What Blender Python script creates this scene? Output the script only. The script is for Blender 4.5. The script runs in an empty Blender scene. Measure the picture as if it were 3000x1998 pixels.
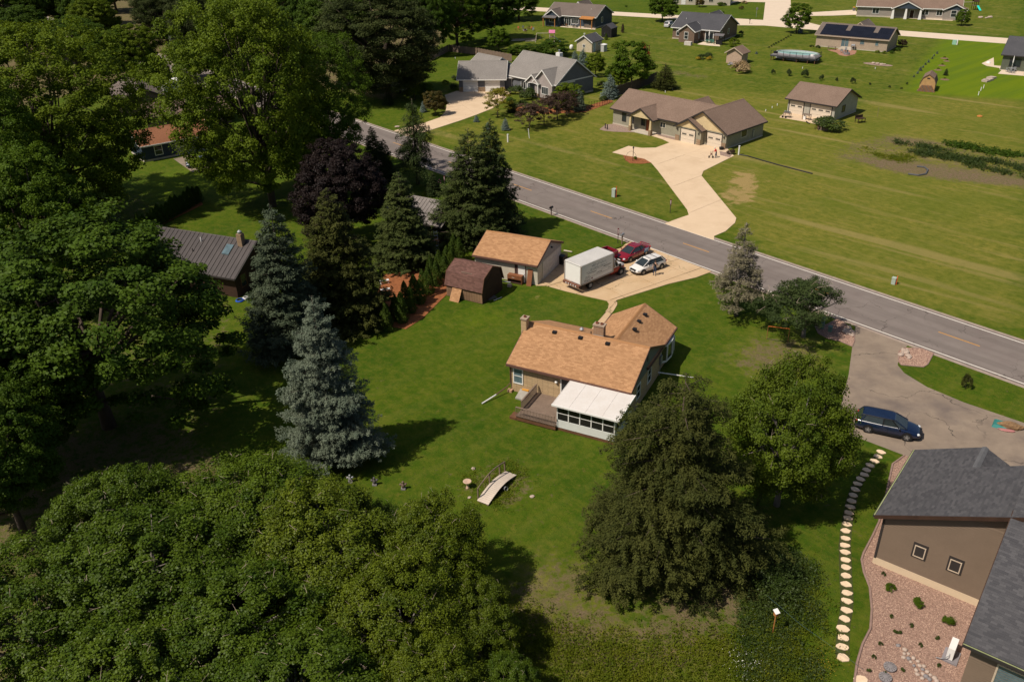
import bpy, math, random
import numpy as np
from mathutils import Vector, Matrix
PI = math.pi; R = math.radians
S = bpy.context.scene; COL = S.collection

# ------------------------------------------------------------ camera
FPX, CAMH = 2480.0, 38.8
_p, _r = R(28.9), R(-1.4)
cF = np.array([0, math.cos(_p), -math.sin(_p)]); _R0 = np.array([1., 0, 0]); _U0 = np.array([0, math.sin(_p), math.cos(_p)])
cR = math.cos(_r)*_R0 + math.sin(_r)*_U0; cU = -math.sin(_r)*_R0 + math.cos(_r)*_U0
cam = bpy.data.cameras.new('camera'); camo = bpy.data.objects.new('camera', cam); COL.objects.link(camo)
camo.matrix_world = Matrix(((cR[0], cU[0], -cF[0], 0), (cR[1], cU[1], -cF[1], 0), (cR[2], cU[2], -cF[2], CAMH), (0, 0, 0, 1)))
cam.sensor_width = 36; cam.lens = FPX/3000*36; cam.clip_end = 9000; cam.clip_start = 0.5
S.camera = camo
# ------------------------------------------------------------ light
SUN_AZ, SUN_EL = 240.0, 55.0            # where the sun stands: behind and left of the viewer
W = bpy.data.worlds.new('World'); S.world = W; W.use_nodes = True
nt = W.node_tree; bg = nt.nodes['Background']
sky = nt.nodes.new('ShaderNodeTexSky'); sky.sky_type = 'NISHITA'; sky.sun_disc = False
sky.sun_elevation = R(SUN_EL); sky.sun_rotation = R(SUN_AZ); sky.dust_density = 2.0
nt.links.new(sky.outputs[0], bg.inputs[0]); bg.inputs[1].default_value = 0.07
sl = bpy.data.lights.new('sun', 'SUN'); so = bpy.data.objects.new('sun', sl); COL.objects.link(so)
sl.energy = 4.8; sl.angle = R(0.55); sl.color = (1.0, 0.91, 0.79)
_d = Vector((-math.sin(R(SUN_AZ))*math.cos(R(SUN_EL)), -math.cos(R(SUN_AZ))*math.cos(R(SUN_EL)), -math.sin(R(SUN_EL))))
so.rotation_euler = _d.to_track_quat('-Z', 'Y').to_euler(); so.location = (0, 0, 120)
S.view_settings.view_transform = 'Standard'; S.view_settings.look = 'None'; S.view_settings.exposure = 0.0; S.view_settings.gamma = 1.0
S.view_settings.use_curve_mapping = False
S.render.engine = 'CYCLES'; S.cycles.max_bounces = 5; S.cycles.diffuse_bounces = 2; S.cycles.transmission_bounces = 3; S.cycles.transparent_max_bounces = 4

# ------------------------------------------------------------ geometry helpers
def G(x, y, z=0.0):
    "surveyed point: where the sight line through a point of the photograph meets the level z"
    d = cF + cR*(x-1500)/FPX - cU*(y-999)/FPX
    t = (z-CAMH)/d[2]
    return np.array([d[0]*t, d[1]*t, z])
def GP(pts, z=0.0): return [tuple(G(x, y, z)[:2]) for x, y in pts]
def depth(P): return float(np.dot(np.array([P[0], P[1], 0])-np.array([0, 0, CAMH]), cF))
def tall(base, topy):
    b = G(*base); lo, hi = 0.0, 40.0
    for _ in range(40):
        h = (lo+hi)/2; v = b+[0, 0, h]-np.array([0, 0, CAMH]); y = 999-FPX*np.dot(v, cU)/np.dot(v, cF)
        if y > topy: lo = h
        else: hi = h
    return b, h
OFF = {}
class MB:
    def __init__(s, cx=0, cy=0, rot=0, z=0): s.v = []; s.f = []; s.xf = (cx, cy, math.cos(R(rot)), math.sin(R(rot)), z)
    def at(s, cx=0, cy=0, rot=0, z=0): s.xf = (cx, cy, math.cos(R(rot)), math.sin(R(rot)), z); return s
    def add(s, V, F):
        n = len(s.v); cx, cy, c, q, z0 = s.xf
        for x, y, z in V: s.v.append((cx+c*x-q*y, cy+q*x+c*y, z0+z))
        for f in F: s.f.append([n+i for i in f])
        return s
    def box(s, x0, x1, y0, y1, z0, z1):
        return s.add([(x0, y0, z0), (x1, y0, z0), (x1, y1, z0), (x0, y1, z0), (x0, y0, z1), (x1, y0, z1), (x1, y1, z1), (x0, y1, z1)],
                     [(0, 3, 2, 1), (4, 5, 6, 7), (0, 1, 5, 4), (1, 2, 6, 5), (2, 3, 7, 6), (3, 0, 4, 7)])
    def prism(s, poly, z0, z1):
        n = len(poly)
        a = sum(poly[i][0]*poly[(i+1) % n][1]-poly[(i+1) % n][0]*poly[i][1] for i in range(n))
        if a < 0: poly = poly[::-1]
        return s.add([(x, y, z0) for x, y in poly]+[(x, y, z1) for x, y in poly],
                     [tuple(range(n-1, -1, -1)), tuple(range(n, 2*n))]+[(i, (i+1) % n, n+(i+1) % n, n+i) for i in range(n)])
    def sheet(s, poly, z):
        n = len(poly)
        a = sum(poly[i][0]*poly[(i+1) % n][1]-poly[(i+1) % n][0]*poly[i][1] for i in range(n))
        if a < 0: poly = poly[::-1]
        return s.add([(x, y, z) for x, y in poly], [tuple(range(n))])
    def exx(s, prof, x0, x1):
        "extrude a profile given as (y, z) along x"
        n = len(prof)
        return s.add([(x0, y, z) for y, z in prof]+[(x1, y, z) for y, z in prof],
                     [tuple(range(n)), tuple(range(2*n-1, n-1, -1))]+[(i, n+i, n+(i+1) % n, (i+1) % n) for i in range(n)])
    def exy(s, prof, y0, y1):
        n = len(prof)
        return s.add([(x, y0, z) for x, z in prof]+[(x, y1, z) for x, z in prof],
                     [tuple(range(n-1, -1, -1)), tuple(range(n, 2*n))]+[(i, (i+1) % n, n+(i+1) % n, n+i) for i in range(n)])
    def slab(s, quad, th):
        "a plate given by its top corners, th thick downward"
        q = [tuple(p) for p in quad]; n = len(q)
        return s.add(q+[(x, y, z-th) for x, y, z in q], [tuple(range(n)), tuple(range(2*n-1, n-1, -1))]+[(i, n+i, n+(i+1) % n, (i+1) % n) for i in range(n)])
    def tube(s, pts, r0, r1=None, n=6, cap=True):
        r1 = r0 if r1 is None else r1
        P = [Vector(p) for p in pts]; m = len(P); V = []; F = []
        for i, p in enumerate(P):
            d = (P[min(i+1, m-1)]-P[max(i-1, 0)]).normalized()
            a = d.cross(Vector((0, 0, 1)) if abs(d.z) < .9 else Vector((1, 0, 0))).normalized(); b = d.cross(a)
            rr = r0+(r1-r0)*i/max(m-1, 1)
            for k in range(n):
                t = 2*PI*k/n; V.append(tuple(p+a*math.cos(t)*rr+b*math.sin(t)*rr))
        for i in range(m-1):
            for k in range(n): F.append((i*n+k, i*n+(k+1) % n, (i+1)*n+(k+1) % n, (i+1)*n+k))
        if cap: F.append(tuple(range(n-1, -1, -1))); F.append(tuple(range((m-1)*n, m*n)))
        return s.add(V, F)
    def lathe(s, prof, n=12, c=(0, 0, 0)):
        V = []; F = []; m = len(prof)
        for r, z in prof:
            for k in range(n): t = 2*PI*k/n; V.append((c[0]+r*math.cos(t), c[1]+r*math.sin(t), c[2]+z))
        for i in range(m-1):
            for k in range(n): F.append((i*n+k, i*n+(k+1) % n, (i+1)*n+(k+1) % n, (i+1)*n+k))
        F.append(tuple(range(n-1, -1, -1))); F.append(tuple(range((m-1)*n, m*n)))
        return s.add(V, F)
    def cyl_y(s, c, r, w, n=16):
        "a disc or wheel whose axle runs along y"
        V = []; 
        for y in (-w/2, w/2):
            for k in range(n): t = 2*PI*k/n; V.append((c[0]+r*math.cos(t), c[1]+y, c[2]+r*math.sin(t)))
        return s.add(V, [tuple(range(n)), tuple(range(2*n-1, n-1, -1))]+[(k, n+k, n+(k+1) % n, (k+1) % n) for k in range(n)])
    def blob(s, c, r, n=8, m=5, jit=.0, sq=(1, 1, 1), seed=0):
        rg = random.Random(seed); V = []; F = []
        for i in range(m+1):
            ph = PI*i/m
            for k in range(n):
                t = 2*PI*k/n; q = r*(1+rg.uniform(-jit, jit))
                V.append((c[0]+q*math.sin(ph)*math.cos(t)*sq[0], c[1]+q*math.sin(ph)*math.sin(t)*sq[1], c[2]+q*math.cos(ph)*sq[2]))
        for i in range(m):
            for k in range(n): F.append(((i+1)*n+k, (i+1)*n+(k+1) % n, i*n+(k+1) % n, i*n+k))
        return s.add(V, F)
    def build(s, name, mat, parent=None, smooth=False, kind=None):
        off = OFF.get(parent.name, (0, 0, 0)) if parent else (0, 0, 0)
        me = bpy.data.meshes.new(name)
        me.from_pydata([(x-off[0], y-off[1], z-off[2]) for x, y, z in s.v], [], s.f); me.update()
        if mat: me.materials.append(mat)
        if smooth: me.polygons.foreach_set('use_smooth', [True]*len(me.polygons))
        return link(name, me, parent, kind)
def link(name, me, parent=None, kind=None):
    o = bpy.data.objects.new(name, me); COL.objects.link(o)
    if parent: o.parent = parent; OFF[o.name] = OFF.get(parent.name, (0, 0, 0))
    if kind: o['kind'] = kind
    return o
def thing(name, label, cat, loc=(0, 0, 0), rz=0, group=None):
    o = bpy.data.objects.new(name, None); COL.objects.link(o); o.empty_display_size = .3
    o.location = (float(loc[0]), float(loc[1]), float(loc[2]) if len(loc) > 2 else 0); o.rotation_euler = (0, 0, R(rz))
    o['label'] = label; o['category'] = cat
    if group: o['group'] = group
    return o
def wthing(name, label, cat, loc, group=None):
    "a thing whose parts are given in world coordinates"
    o = thing(name, label, cat, loc, 0, group); OFF[o.name] = tuple(o.location); return o
def tag(o, label, cat, group=None):
    o['label'] = label; o['category'] = cat
    if group: o['group'] = group
    return o
def dup(root, loc, rz=0, sc=1, label=None, group=None):
    r = root.copy(); COL.objects.link(r); r.location = (float(loc[0]), float(loc[1]), float(loc[2]) if len(loc) > 2 else 0); r.rotation_euler = (0, 0, R(rz))
    r.scale = (sc, sc, sc) if np.isscalar(sc) else sc
    if label: r['label'] = label
    if group: r['group'] = group
    for ch in [o for o in root.children]:
        c = ch.copy(); COL.objects.link(c); c.parent = r
        for g in ch.children:
            d = g.copy(); COL.objects.link(d); d.parent = c
    return r
def npmesh(name, V, F, mat=None, attr=None):
    me = bpy.data.meshes.new(name); V = np.asarray(V, np.float32); F = np.asarray(F, np.int32); k = F.shape[1]
    me.vertices.add(len(V)); me.vertices.foreach_set('co', V.ravel())
    me.loops.add(F.size); me.loops.foreach_set('vertex_index', F.ravel())
    me.polygons.add(len(F)); me.polygons.foreach_set('loop_start', np.arange(0, F.size, k, dtype=np.int32))
    me.polygons.foreach_set('loop_total', np.full(len(F), k, np.int32)) if bpy.app.version < (4, 1) else None
    me.update(calc_edges=True); me.validate(); me.polygons.foreach_set('use_smooth', np.zeros(len(F), bool))
    if attr is not None:
        for nm, (dom, arr) in attr.items():
            a = me.attributes.new(nm, 'FLOAT', dom); a.data.foreach_set('value', np.asarray(arr, np.float32))
    if mat: me.materials.append(mat)
    return me

# ------------------------------------------------------------ materials
MATS = {}
def _new(name):
    m = bpy.data.materials.new(name); m.use_nodes = True; nt = m.node_tree; b = nt.nodes['Principled BSDF']; return m, nt, b
def N(nt, t, **kw):
    n = nt.nodes.new(t)
    for k, v in kw.items():
        if k[0] == '_': setattr(n, k[1:], v)
        else: n.inputs[k.replace('_', ' ')].default_value = v
    return n
def mixc(nt, fac, a, b, mode='MIX'):
    n = nt.nodes.new('ShaderNodeMix'); n.data_type = 'RGBA'; n.blend_type = mode
    for i, v in ((0, fac), (6, a), (7, b)):
        if hasattr(v, 'is_linked') or isinstance(v, bpy.types.NodeSocket): nt.links.new(v, n.inputs[i])
        else: n.inputs[i].default_value = v if i == 0 else ((*v, 1) if len(v) == 3 else v)
    return n.outputs[2]
def mathn(nt, op, a, b=0.0, c=None, clamp=False):
    n = nt.nodes.new('ShaderNodeMath'); n.operation = op; n.use_clamp = clamp
    for i, v in enumerate((a, b, c)):
        if v is None: continue
        if isinstance(v, bpy.types.NodeSocket): nt.links.new(v, n.inputs[i])
        else: n.inputs[i].default_value = v
    return n.outputs[0]
def ramp(nt, fac, p0, p1, c0=(0, 0, 0), c1=(1, 1, 1)):
    n = nt.nodes.new('ShaderNodeValToRGB'); e = n.color_ramp.elements; e[0].position = p0; e[1].position = p1; e[0].color = (*c0, 1); e[1].color = (*c1, 1)
    nt.links.new(fac, n.inputs[0]); return n.outputs[0]
def noise(nt, vec, scale, detail=4, rough=.55, dist=0):
    n = N(nt, 'ShaderNodeTexNoise', Scale=scale, Detail=detail, Roughness=rough, Distortion=dist)
    if vec is not None: nt.links.new(vec, n.inputs['Vector'])
    return n.outputs['Fac']
def pos(nt): return nt.nodes.new('ShaderNodeNewGeometry').outputs['Position']
def objc(nt): return nt.nodes.new('ShaderNodeTexCoord').outputs['Object']
def mapping(nt, vec, scale=(1, 1, 1), rot=(0, 0, 0)):
    n = nt.nodes.new('ShaderNodeMapping'); n.inputs['Scale'].default_value = scale; n.inputs['Rotation'].default_value = rot
    nt.links.new(vec, n.inputs['Vector']); return n.outputs[0]
def bump(nt, b, h, strength=.3, dist=.02):
    n = N(nt, 'ShaderNodeBump', Strength=strength, Distance=dist); nt.links.new(h, n.inputs['Height']); nt.links.new(n.outputs[0], b.inputs['Normal'])
def sc(c, k): return tuple(min(x*k, 1) for x in c)
def M(name, col, rough=.7, var=.18, scale=2.5, metal=0., bmp=0., bs=30, spec=.3, col2=None, coat=0.):
    if name in MATS: return MATS[name]
    m, nt, b = _new(name); v = objc(nt)
    n1 = noise(nt, v, scale, 5, .6); n2 = noise(nt, v, scale*9, 3, .6)
    f = mathn(nt, 'ADD', mathn(nt, 'MULTIPLY', n1, .6), mathn(nt, 'MULTIPLY', n2, .4))
    f = ramp(nt, f, .33, .67)
    nt.links.new(mixc(nt, f, sc(col, 1-var), col2 if col2 else sc(col, 1+var)), b.inputs['Base Color'])
    b.inputs['Roughness'].default_value = rough; b.inputs['Metallic'].default_value = metal; b.inputs['Specular IOR Level'].default_value = spec
    b.inputs['Coat Weight'].default_value = coat; b.inputs['Coat Roughness'].default_value = .06
    if bmp: bump(nt, b, noise(nt, v, bs, 4, .6), bmp, .02)
    MATS[name] = m; return m
def lapped(name, col, pitch=.18, var=.1, axis=2, dark=.55, rough=.65, w=.1):
    "lap siding or boards: a dark shadow line every pitch metres"
    if name in MATS: return MATS[name]
    m, nt, b = _new(name); v = objc(nt); sp = nt.nodes.new('ShaderNodeSeparateXYZ'); nt.links.new(v, sp.inputs[0])
    fr = mathn(nt, 'FRACT', mathn(nt, 'DIVIDE', sp.outputs[axis], pitch))
    line = mathn(nt, 'LESS_THAN', fr, w)
    n1 = ramp(nt, noise(nt, v, 1.2, 5, .65), .3, .7)
    base = mixc(nt, n1, sc(col, 1-var), sc(col, 1+var))
    nt.links.new(mixc(nt, line, base, sc(col, dark)), b.inputs['Base Color']); b.inputs['Roughness'].default_value = rough
    b.inputs['Specular IOR Level'].default_value = .25
    bump(nt, b, fr, .35, .02); MATS[name] = m; return m
def shingle_mat(name, col, col2, rough=.9):
    "asphalt granules: each shingle a slightly different shade"
    m, nt, b = _new(name); v = objc(nt)
    at = N(nt, 'ShaderNodeAttribute', _attribute_name='rnd'); oi = nt.nodes.new('ShaderNodeObjectInfo')
    r = at.outputs['Fac']
    base = mixc(nt, r, col, col2)
    base = mixc(nt, mathn(nt, 'MULTIPLY', ramp(nt, noise(nt, v, .5, 4, .6), .35, .7), .25), base, sc(col, .6))
    g = noise(nt, v, 60, 2, .7)
    base = mixc(nt, mathn(nt, 'MULTIPLY', g, .35), base, sc(col2, .7))
    nt.links.new(base, b.inputs['Base Color']); b.inputs['Roughness'].default_value = rough; b.inputs['Specular IOR Level'].default_value = .12
    bump(nt, b, g, .25, .01); MATS[name] = m; return m
def far_roof(name, col, col2, pitch=.145):
    "asphalt shingles too far away to tell apart"
    m, nt, b = _new(name); v = objc(nt)
    n1 = noise(nt, v, 7, 4, .75); n2 = noise(nt, v, .35, 3, .5)
    f = ramp(nt, n1, .36, .64)
    base = mixc(nt, f, col, col2); base = mixc(nt, mathn(nt, 'MULTIPLY', ramp(nt, n2, .35, .7), .3), base, sc(col, .7))
    sp = nt.nodes.new('ShaderNodeSeparateXYZ'); nt.links.new(v, sp.inputs[0])
    fr = mathn(nt, 'FRACT', mathn(nt, 'DIVIDE', sp.outputs[2], pitch*.45))
    base = mixc(nt, mathn(nt, 'MULTIPLY', mathn(nt, 'LESS_THAN', fr, .16), .3), base, sc(col, .5))
    nt.links.new(base, b.inputs['Base Color']); b.inputs['Roughness'].default_value = .92; b.inputs['Specular IOR Level'].default_value = .1
    MATS[name] = m; return m
def brick_mat(name, c1, c2, mort, bw=.42, bh=.095):
    m, nt, b = _new(name); v = objc(nt)
    sp = nt.nodes.new('ShaderNodeSeparateXYZ'); nt.links.new(v, sp.inputs[0])
    cb = nt.nodes.new('ShaderNodeCombineXYZ'); nt.links.new(mathn(nt, 'ADD', sp.outputs[0], sp.outputs[1]), cb.inputs[0]); nt.links.new(sp.outputs[2], cb.inputs[1])
    t = N(nt, 'ShaderNodeTexBrick', Color1=(*c1, 1), Color2=(*c2, 1), Mortar=(*mort, 1), Scale=1.0); t.inputs['Brick Width'].default_value = bw; t.inputs['Row Height'].default_value = bh
    t.inputs['Mortar Size'].default_value = .011; t.inputs['Mortar Smooth'].default_value = .3; t.inputs['Bias'].default_value = -.1
    nt.links.new(cb.outputs[0], t.inputs['Vector'])
    base = mixc(nt, mathn(nt, 'MULTIPLY', ramp(nt, noise(nt, v, 2.2, 5, .7), .3, .75), .4), t.outputs['Color'], sc(c1, .72))
    nt.links.new(base, b.inputs['Base Color']); b.inputs['Roughness'].default_value = .9
    bump(nt, b, mathn(nt, 'SUBTRACT', 1.0, t.outputs['Fac']), .5, .02); MATS[name] = m; return m
def leaf_mat(name, col, col2, trans=.25, rough=.55, spec=.25):
    m, nt, b = _new(name); v = objc(nt)
    oi = nt.nodes.new('ShaderNodeObjectInfo')
    geo = nt.nodes.new('ShaderNodeNewGeometry')
    f = ramp(nt, noise(nt, v, .55, 3, .6), .35, .68)
    c = mixc(nt, f, col, col2)
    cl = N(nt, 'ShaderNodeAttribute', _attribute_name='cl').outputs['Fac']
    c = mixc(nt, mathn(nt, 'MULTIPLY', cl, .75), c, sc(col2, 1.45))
    c = mixc(nt, mathn(nt, 'MULTIPLY', geo.outputs['Random Per Island'], .55), c, sc(col2, .62))
    c = mixc(nt, mathn(nt, 'MULTIPLY', oi.outputs['Random'], .3), c, sc(col, .75))
    nt.links.new(c, b.inputs['Base Color']); b.inputs['Roughness'].default_value = rough; b.inputs['Specular IOR Level'].default_value = spec
    tr = nt.nodes.new('ShaderNodeBsdfTranslucent'); nt.links.new(mixc(nt, 1.0, c, (1.15, 1.1, .5), 'MULTIPLY'), tr.inputs['Color'])
    mx = nt.nodes.new('ShaderNodeMixShader'); mx.inputs[0].default_value = trans
    nt.links.new(b.outputs[0], mx.inputs[1]); nt.links.new(tr.outputs[0], mx.inputs[2]); nt.links.new(mx.outputs[0], nt.nodes['Material Output'].inputs['Surface'])
    MATS[name] = m; return m

white = M('white_trim', (.72, .70, .66), .55, .05)
cream = M('cream_trim', (.55, .50, .40), .6, .06)
darktrim = M('dark_trim', (.035, .03, .028), .6, .1)
browntrim = M('brown_trim', (.12, .06, .045), .6, .12)
glass = M('window_glass', (.02, .026, .03), .08, .3, .6, spec=.6)
glassblue = M('window_glass_pale', (.10, .15, .17), .12, .35, .8, spec=.6)
black = M('black_plastic', (.012, .012, .013), .5, .2)
rubber = M('tyre_rubber', (.014, .013, .013), .85, .15)
alloy = M('alloy', (.5, .5, .5), .35, .08, metal=.6)
steel = M('galvanised', (.30, .31, .32), .45, .15, metal=.4)
conc = M('cast_concrete', (.46, .40, .32), .9, .12, 1.0, bmp=.15)
dirt = M('bare_dirt', (.17, .105, .065), .95, .3, 1.5, bmp=.4)
mulchm = M('orange_mulch', (.24, .085, .03), .95, .45, 3.0, bmp=.6, bs=25)
woodgrey = M('weathered_wood', (.19, .135, .10), .85, .25, 1.2, bmp=.2)
woodpale = M('bleached_wood', (.52, .44, .36), .85, .12, 2.0, bmp=.15)
wooddark = M('dark_stained_wood', (.045, .022, .013), .8, .3, 1.5)
woodorange = M('cedar', (.38, .16, .045), .7, .2, 1.5)
woodbrown = M('brown_wood', (.13, .06, .03), .75, .25, 1.5)
bark = M('bark', (.085, .062, .048), .95, .35, 2.0, bmp=.7, bs=12)
barkgrey = M('grey_bark', (.19, .165, .145), .95, .3, 2.0, bmp=.6, bs=12)
rockm = M('pale_rock', (.42, .33, .27), .9, .25, 2.0, bmp=.4, bs=10)
rockgrey = M('grey_rock', (.22, .2, .2), .9, .25, 2.0, bmp=.4, bs=10)
plaster = M('aged_white_block', (.50, .45, .36), .9, .12, 1.2, bmp=.1)
green_box = M('utility_green', (.13, .22, .18), .6, .1)
pvc = M('white_pvc', (.75, .73, .70), .5, .05)
# ============================================================ THE GROUND
def inpoly(X, Y, poly):
    ins = np.zeros(X.shape, bool); n = len(poly); j = n-1
    for i in range(n):
        xi, yi = poly[i]; xj, yj = poly[j]
        if yi != yj: ins ^= ((yi > Y) != (yj > Y)) & (X < (xj-xi)*(Y-yi)/(yj-yi)+xi)
        j = i
    return ins
STEP = 1.0
xs = np.concatenate([[-5000, -1800, -700, -330], np.arange(-190, 200.1, STEP), [330, 700, 1800, 5000]])
ys = np.concatenate([[-600, -150, -20], np.arange(10, 345.1, STEP), [420, 700, 1500, 6000]])
GX, GY = np.meshgrid(xs, ys)
def mask(items, blur=1):
    m = np.zeros(GX.shape)
    for poly, w in items: m = np.maximum(m, inpoly(GX, GY, GP(poly))*w)
    for _ in range(blur):
        q = m.copy(); q[1:-1] = (m[:-2]+2*m[1:-1]+m[2:])/4; m = q.copy(); m[:, 1:-1] = (q[:, :-2]+2*q[:, 1:-1]+q[:, 2:])/4
    return m
dry = mask([([(1150, 385), (1560, 20), (2240, 60), (3050, 120), (3050, 990), (2250, 755), (1500, 503)], .40), ([(1180, 395), (1560, 335), (1790, 400), (1880, 480), (2000, 640), (1500, 503)], .55),
            ([(1560, 335), (1800, 265), (2100, 262), (2300, 285), (2480, 340), (2600, 290), (3000, 275), (3000, 990), (2250, 755), (2160, 640), (2060, 510), (1960, 420), (1700, 420)], .85),
            ([(2240, 0), (3000, 0), (3000, 110), (2250, 70)], .45),
            ([(1480, 1640), (1620, 1560), (1760, 1700), (1900, 1840), (2300, 1900), (2300, 2200), (1300, 2200), (1380, 1760)], .6),
            ([(2120, 990), (2450, 960), (2480, 1100), (2300, 1180), (2100, 1080)], .5)], 6)
soil = mask([([(2454, 459), (2543, 480), (2617, 506), (2722, 520), (3000, 548), (3100, 560), (3100, 540), (3000, 527), (2854, 504), (2722, 485), (2590, 468)], 1),
             ([(2454, 455), (2600, 393), (2780, 418), (3100, 462), (3100, 565), (2722, 522), (2560, 490)], .5),
             ([(2617, 398), (2749, 417), (2760, 424), (2643, 420), (2590, 410)], .9), ([(2360, 505), (2420, 480), (2470, 420), (2600, 395), (2600, 405), (2480, 440), (2430, 490)], .55),
             ([(1480, 1720), (1560, 1650), (1650, 1620), (1760, 1720), (1850, 1830), (2100, 1870), (2100, 2010), (1700, 2010), (1350, 2010), (1420, 1830)], .62),
             ([(1800, 1620), (2200, 1500), (2300, 1650), (2200, 1850), (1950, 1850)], .7),
             ([(2150, 1010), (2290, 990), (2420, 1010), (2380, 1090), (2250, 1110), (2140, 1080)], .62), ([(2235, 985), (2325, 990), (2315, 1012), (2238, 1006)], .95),
             ([(-400, -40), (1500, -60), (1300, 120), (1150, 300), (900, 250), (600, 120), (300, 260), (-300, 400)], .75), ([(0, 650), (420, 560), (700, 900), (640, 1250), (200, 1400), (-200, 1400)], .35), ([(-200, 1300), (500, 1250), (1000, 1500), (1400, 1800), (1300, 2300), (-300, 2300)], .6),
             ([(1375, 1375), (1470, 1362), (1545, 1390), (1562, 1450), (1500, 1480), (1400, 1480), (1360, 1430)], .62),
             ([(1970, 205), (2080, 225), (2070, 232), (1960, 215)], .7), ([(2440, 1420), (2480, 1440), (2455, 1990), (2425, 2000)], .3)], 2)
fresh = mask([([(2765, 112), (3100, 135), (3100, 300), (2650, 272), (2700, 190)], 1), ([(2300, 1090), (2470, 1080), (2455, 1200), (2400, 1190)], .6),
              ([(1320, 900), (1480, 880), (1500, 980), (1300, 960)], .35), ([(420, 520), (620, 470), (620, 560), (430, 620)], .5)], 7)
straw = mask([([(2105, 560), (2150, 500), (2205, 495), (2230, 560), (2195, 605), (2125, 618)], .8), ([(2190, 500), (2260, 470), (2265, 490), (2210, 520)], .5),
              ([(1880, 480), (1960, 540), (1950, 560), (1870, 500)], .35), ([(1900, 560), (1940, 570), (1930, 590), (1880, 585)], .3)], 2)
nx, ny = len(xs), len(ys)
idx = np.arange(nx*ny).reshape(ny, nx)
F = np.stack([idx[:-1, :-1], idx[:-1, 1:], idx[1:, 1:], idx[1:, :-1]], -1).reshape(-1, 4)
V = np.stack([GX, GY, np.zeros_like(GX)], -1).reshape(-1, 3)

gm, nt, b = _new('lawn'); P = pos(nt)
def A(nm): return N(nt, 'ShaderNodeAttribute', _attribute_name=nm).outputs['Fac']
nb = noise(nt, P, .12, 5, .6); nm_ = noise(nt, P, .9, 6, .65); nf = noise(nt, P, 7, 6, .75); nc = noise(nt, P, .35, 4, .6, 1.0)
rotm = lambda ang, sc_: mapping(nt, mapping(nt, P, (1, 1, 1), (0, 0, R(ang))), sc_)
streak = noise(nt, rotm(49.5, (.14, .8, 1)), 1.0, 6, .7); trk = noise(nt, rotm(46, (.02, .33, 1)), 1.0, 3, .5); mott = noise(nt, rotm(49.5, (.8, 1.1, 1)), 1.1, 8, .8)
st2 = noise(nt, rotm(-40, (.03, .5, 1)), 1.0, 3, .6)
def edge(a, br=.8, lo=.38, hi=.62):
    s = mathn(nt, 'ADD', a, mathn(nt, 'MULTIPLY', mathn(nt, 'SUBTRACT', nc, .5), br))
    s = mathn(nt, 'ADD', s, mathn(nt, 'MULTIPLY', mathn(nt, 'SUBTRACT', nm_, .5), br*.7))
    return ramp(nt, s, lo, hi)
fine = ramp(nt, nf, .3, .72); n2 = noise(nt, P, 2.6, 5, .7)
lush = mixc(nt, fine, (.030, .070, .003), (.066, .112, .005))
lush = mixc(nt, mathn(nt, 'MULTIPLY', ramp(nt, nm_, .40, .66), .55), lush, (.100, .125, .009))
lush = mixc(nt, mathn(nt, 'MULTIPLY', ramp(nt, nb, .44, .62), .65), lush, (.026, .068, .003))
lush = mixc(nt, mathn(nt, 'MULTIPLY', ramp(nt, mott, .44, .62), .6), lush, (.122, .130, .014))
lush = mixc(nt, mathn(nt, 'MULTIPLY', ramp(nt, n2, .52, .66), .5), lush, (.028, .062, .003))
lush = mixc(nt, mathn(nt, 'MULTIPLY', ramp(nt, noise(nt, P, 1.7, 6, .75), .56, .68), .5), lush, (.150, .122, .026))
dryc = mixc(nt, ramp(nt, mott, .34, .62), (.072, .100, .007), (.225, .195, .036))
dryc = mixc(nt, mathn(nt, 'MULTIPLY', ramp(nt, nb, .4, .62), .5), dryc, (.085, .120, .009))
dryc = mixc(nt, mathn(nt, 'MULTIPLY', ramp(nt, streak, .52, .64), .5), dryc, (.25, .20, .055))
dryc = mixc(nt, mathn(nt, 'MULTIPLY', ramp(nt, trk, .58, .66), .65), dryc, (.30, .23, .085))
dryc = mixc(nt, mathn(nt, 'MULTIPLY', fine, .35), dryc, (.075, .095, .008))
soilc = mixc(nt, fine, (.10, .066, .042), (.25, .175, .115))
soilc = mixc(nt, mathn(nt, 'MULTIPLY', ramp(nt, n2, .45, .6), .6), soilc, (.085, .10, .014))
freshc = mixc(nt, fine, (.085, .140, .004), (.16, .200, .008))
freshc = mixc(nt, mathn(nt, 'MULTIPLY', ramp(nt, st2, .42, .62), .7), freshc, (.075, .135, .006))
c = mixc(nt, edge(A('dry'), 1.0, .2, .75), lush, dryc)
c = mixc(nt, edge(A('fresh'), .5, .15, .8), c, freshc)
c = mixc(nt, mathn(nt, 'MULTIPLY', edge(A('straw'), 1.9, .45, .75), .85), c, mixc(nt, fine, (.24, .16, .06), (.42, .30, .13)))
ss = mathn(nt, 'ADD', A('soil'), mathn(nt, 'ADD', mathn(nt, 'MULTIPLY', mathn(nt, 'SUBTRACT', nm_, .5), 1.7), mathn(nt, 'MULTIPLY', mathn(nt, 'SUBTRACT', n2, .5), 2.6)))
c = mixc(nt, ramp(nt, ss, .38, .72), c, soilc)
c = mixc(nt, mathn(nt, 'MULTIPLY', ramp(nt, st2, .5, .6), .12), c, (.14, .15, .03))
nt.links.new(c, b.inputs['Base Color']); b.inputs['Roughness'].default_value = .95; b.inputs['Specular IOR Level'].default_value = .08
bump(nt, b, noise(nt, P, 11, 5, .8), .75, .12)
gme = npmesh('ground', V, F, gm, dict(dry=('POINT', dry.ravel()), soil=('POINT', soil.ravel()), fresh=('POINT', fresh.ravel()), straw=('POINT', straw.ravel())))
link('ground', gme, None, 'structure')

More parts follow.
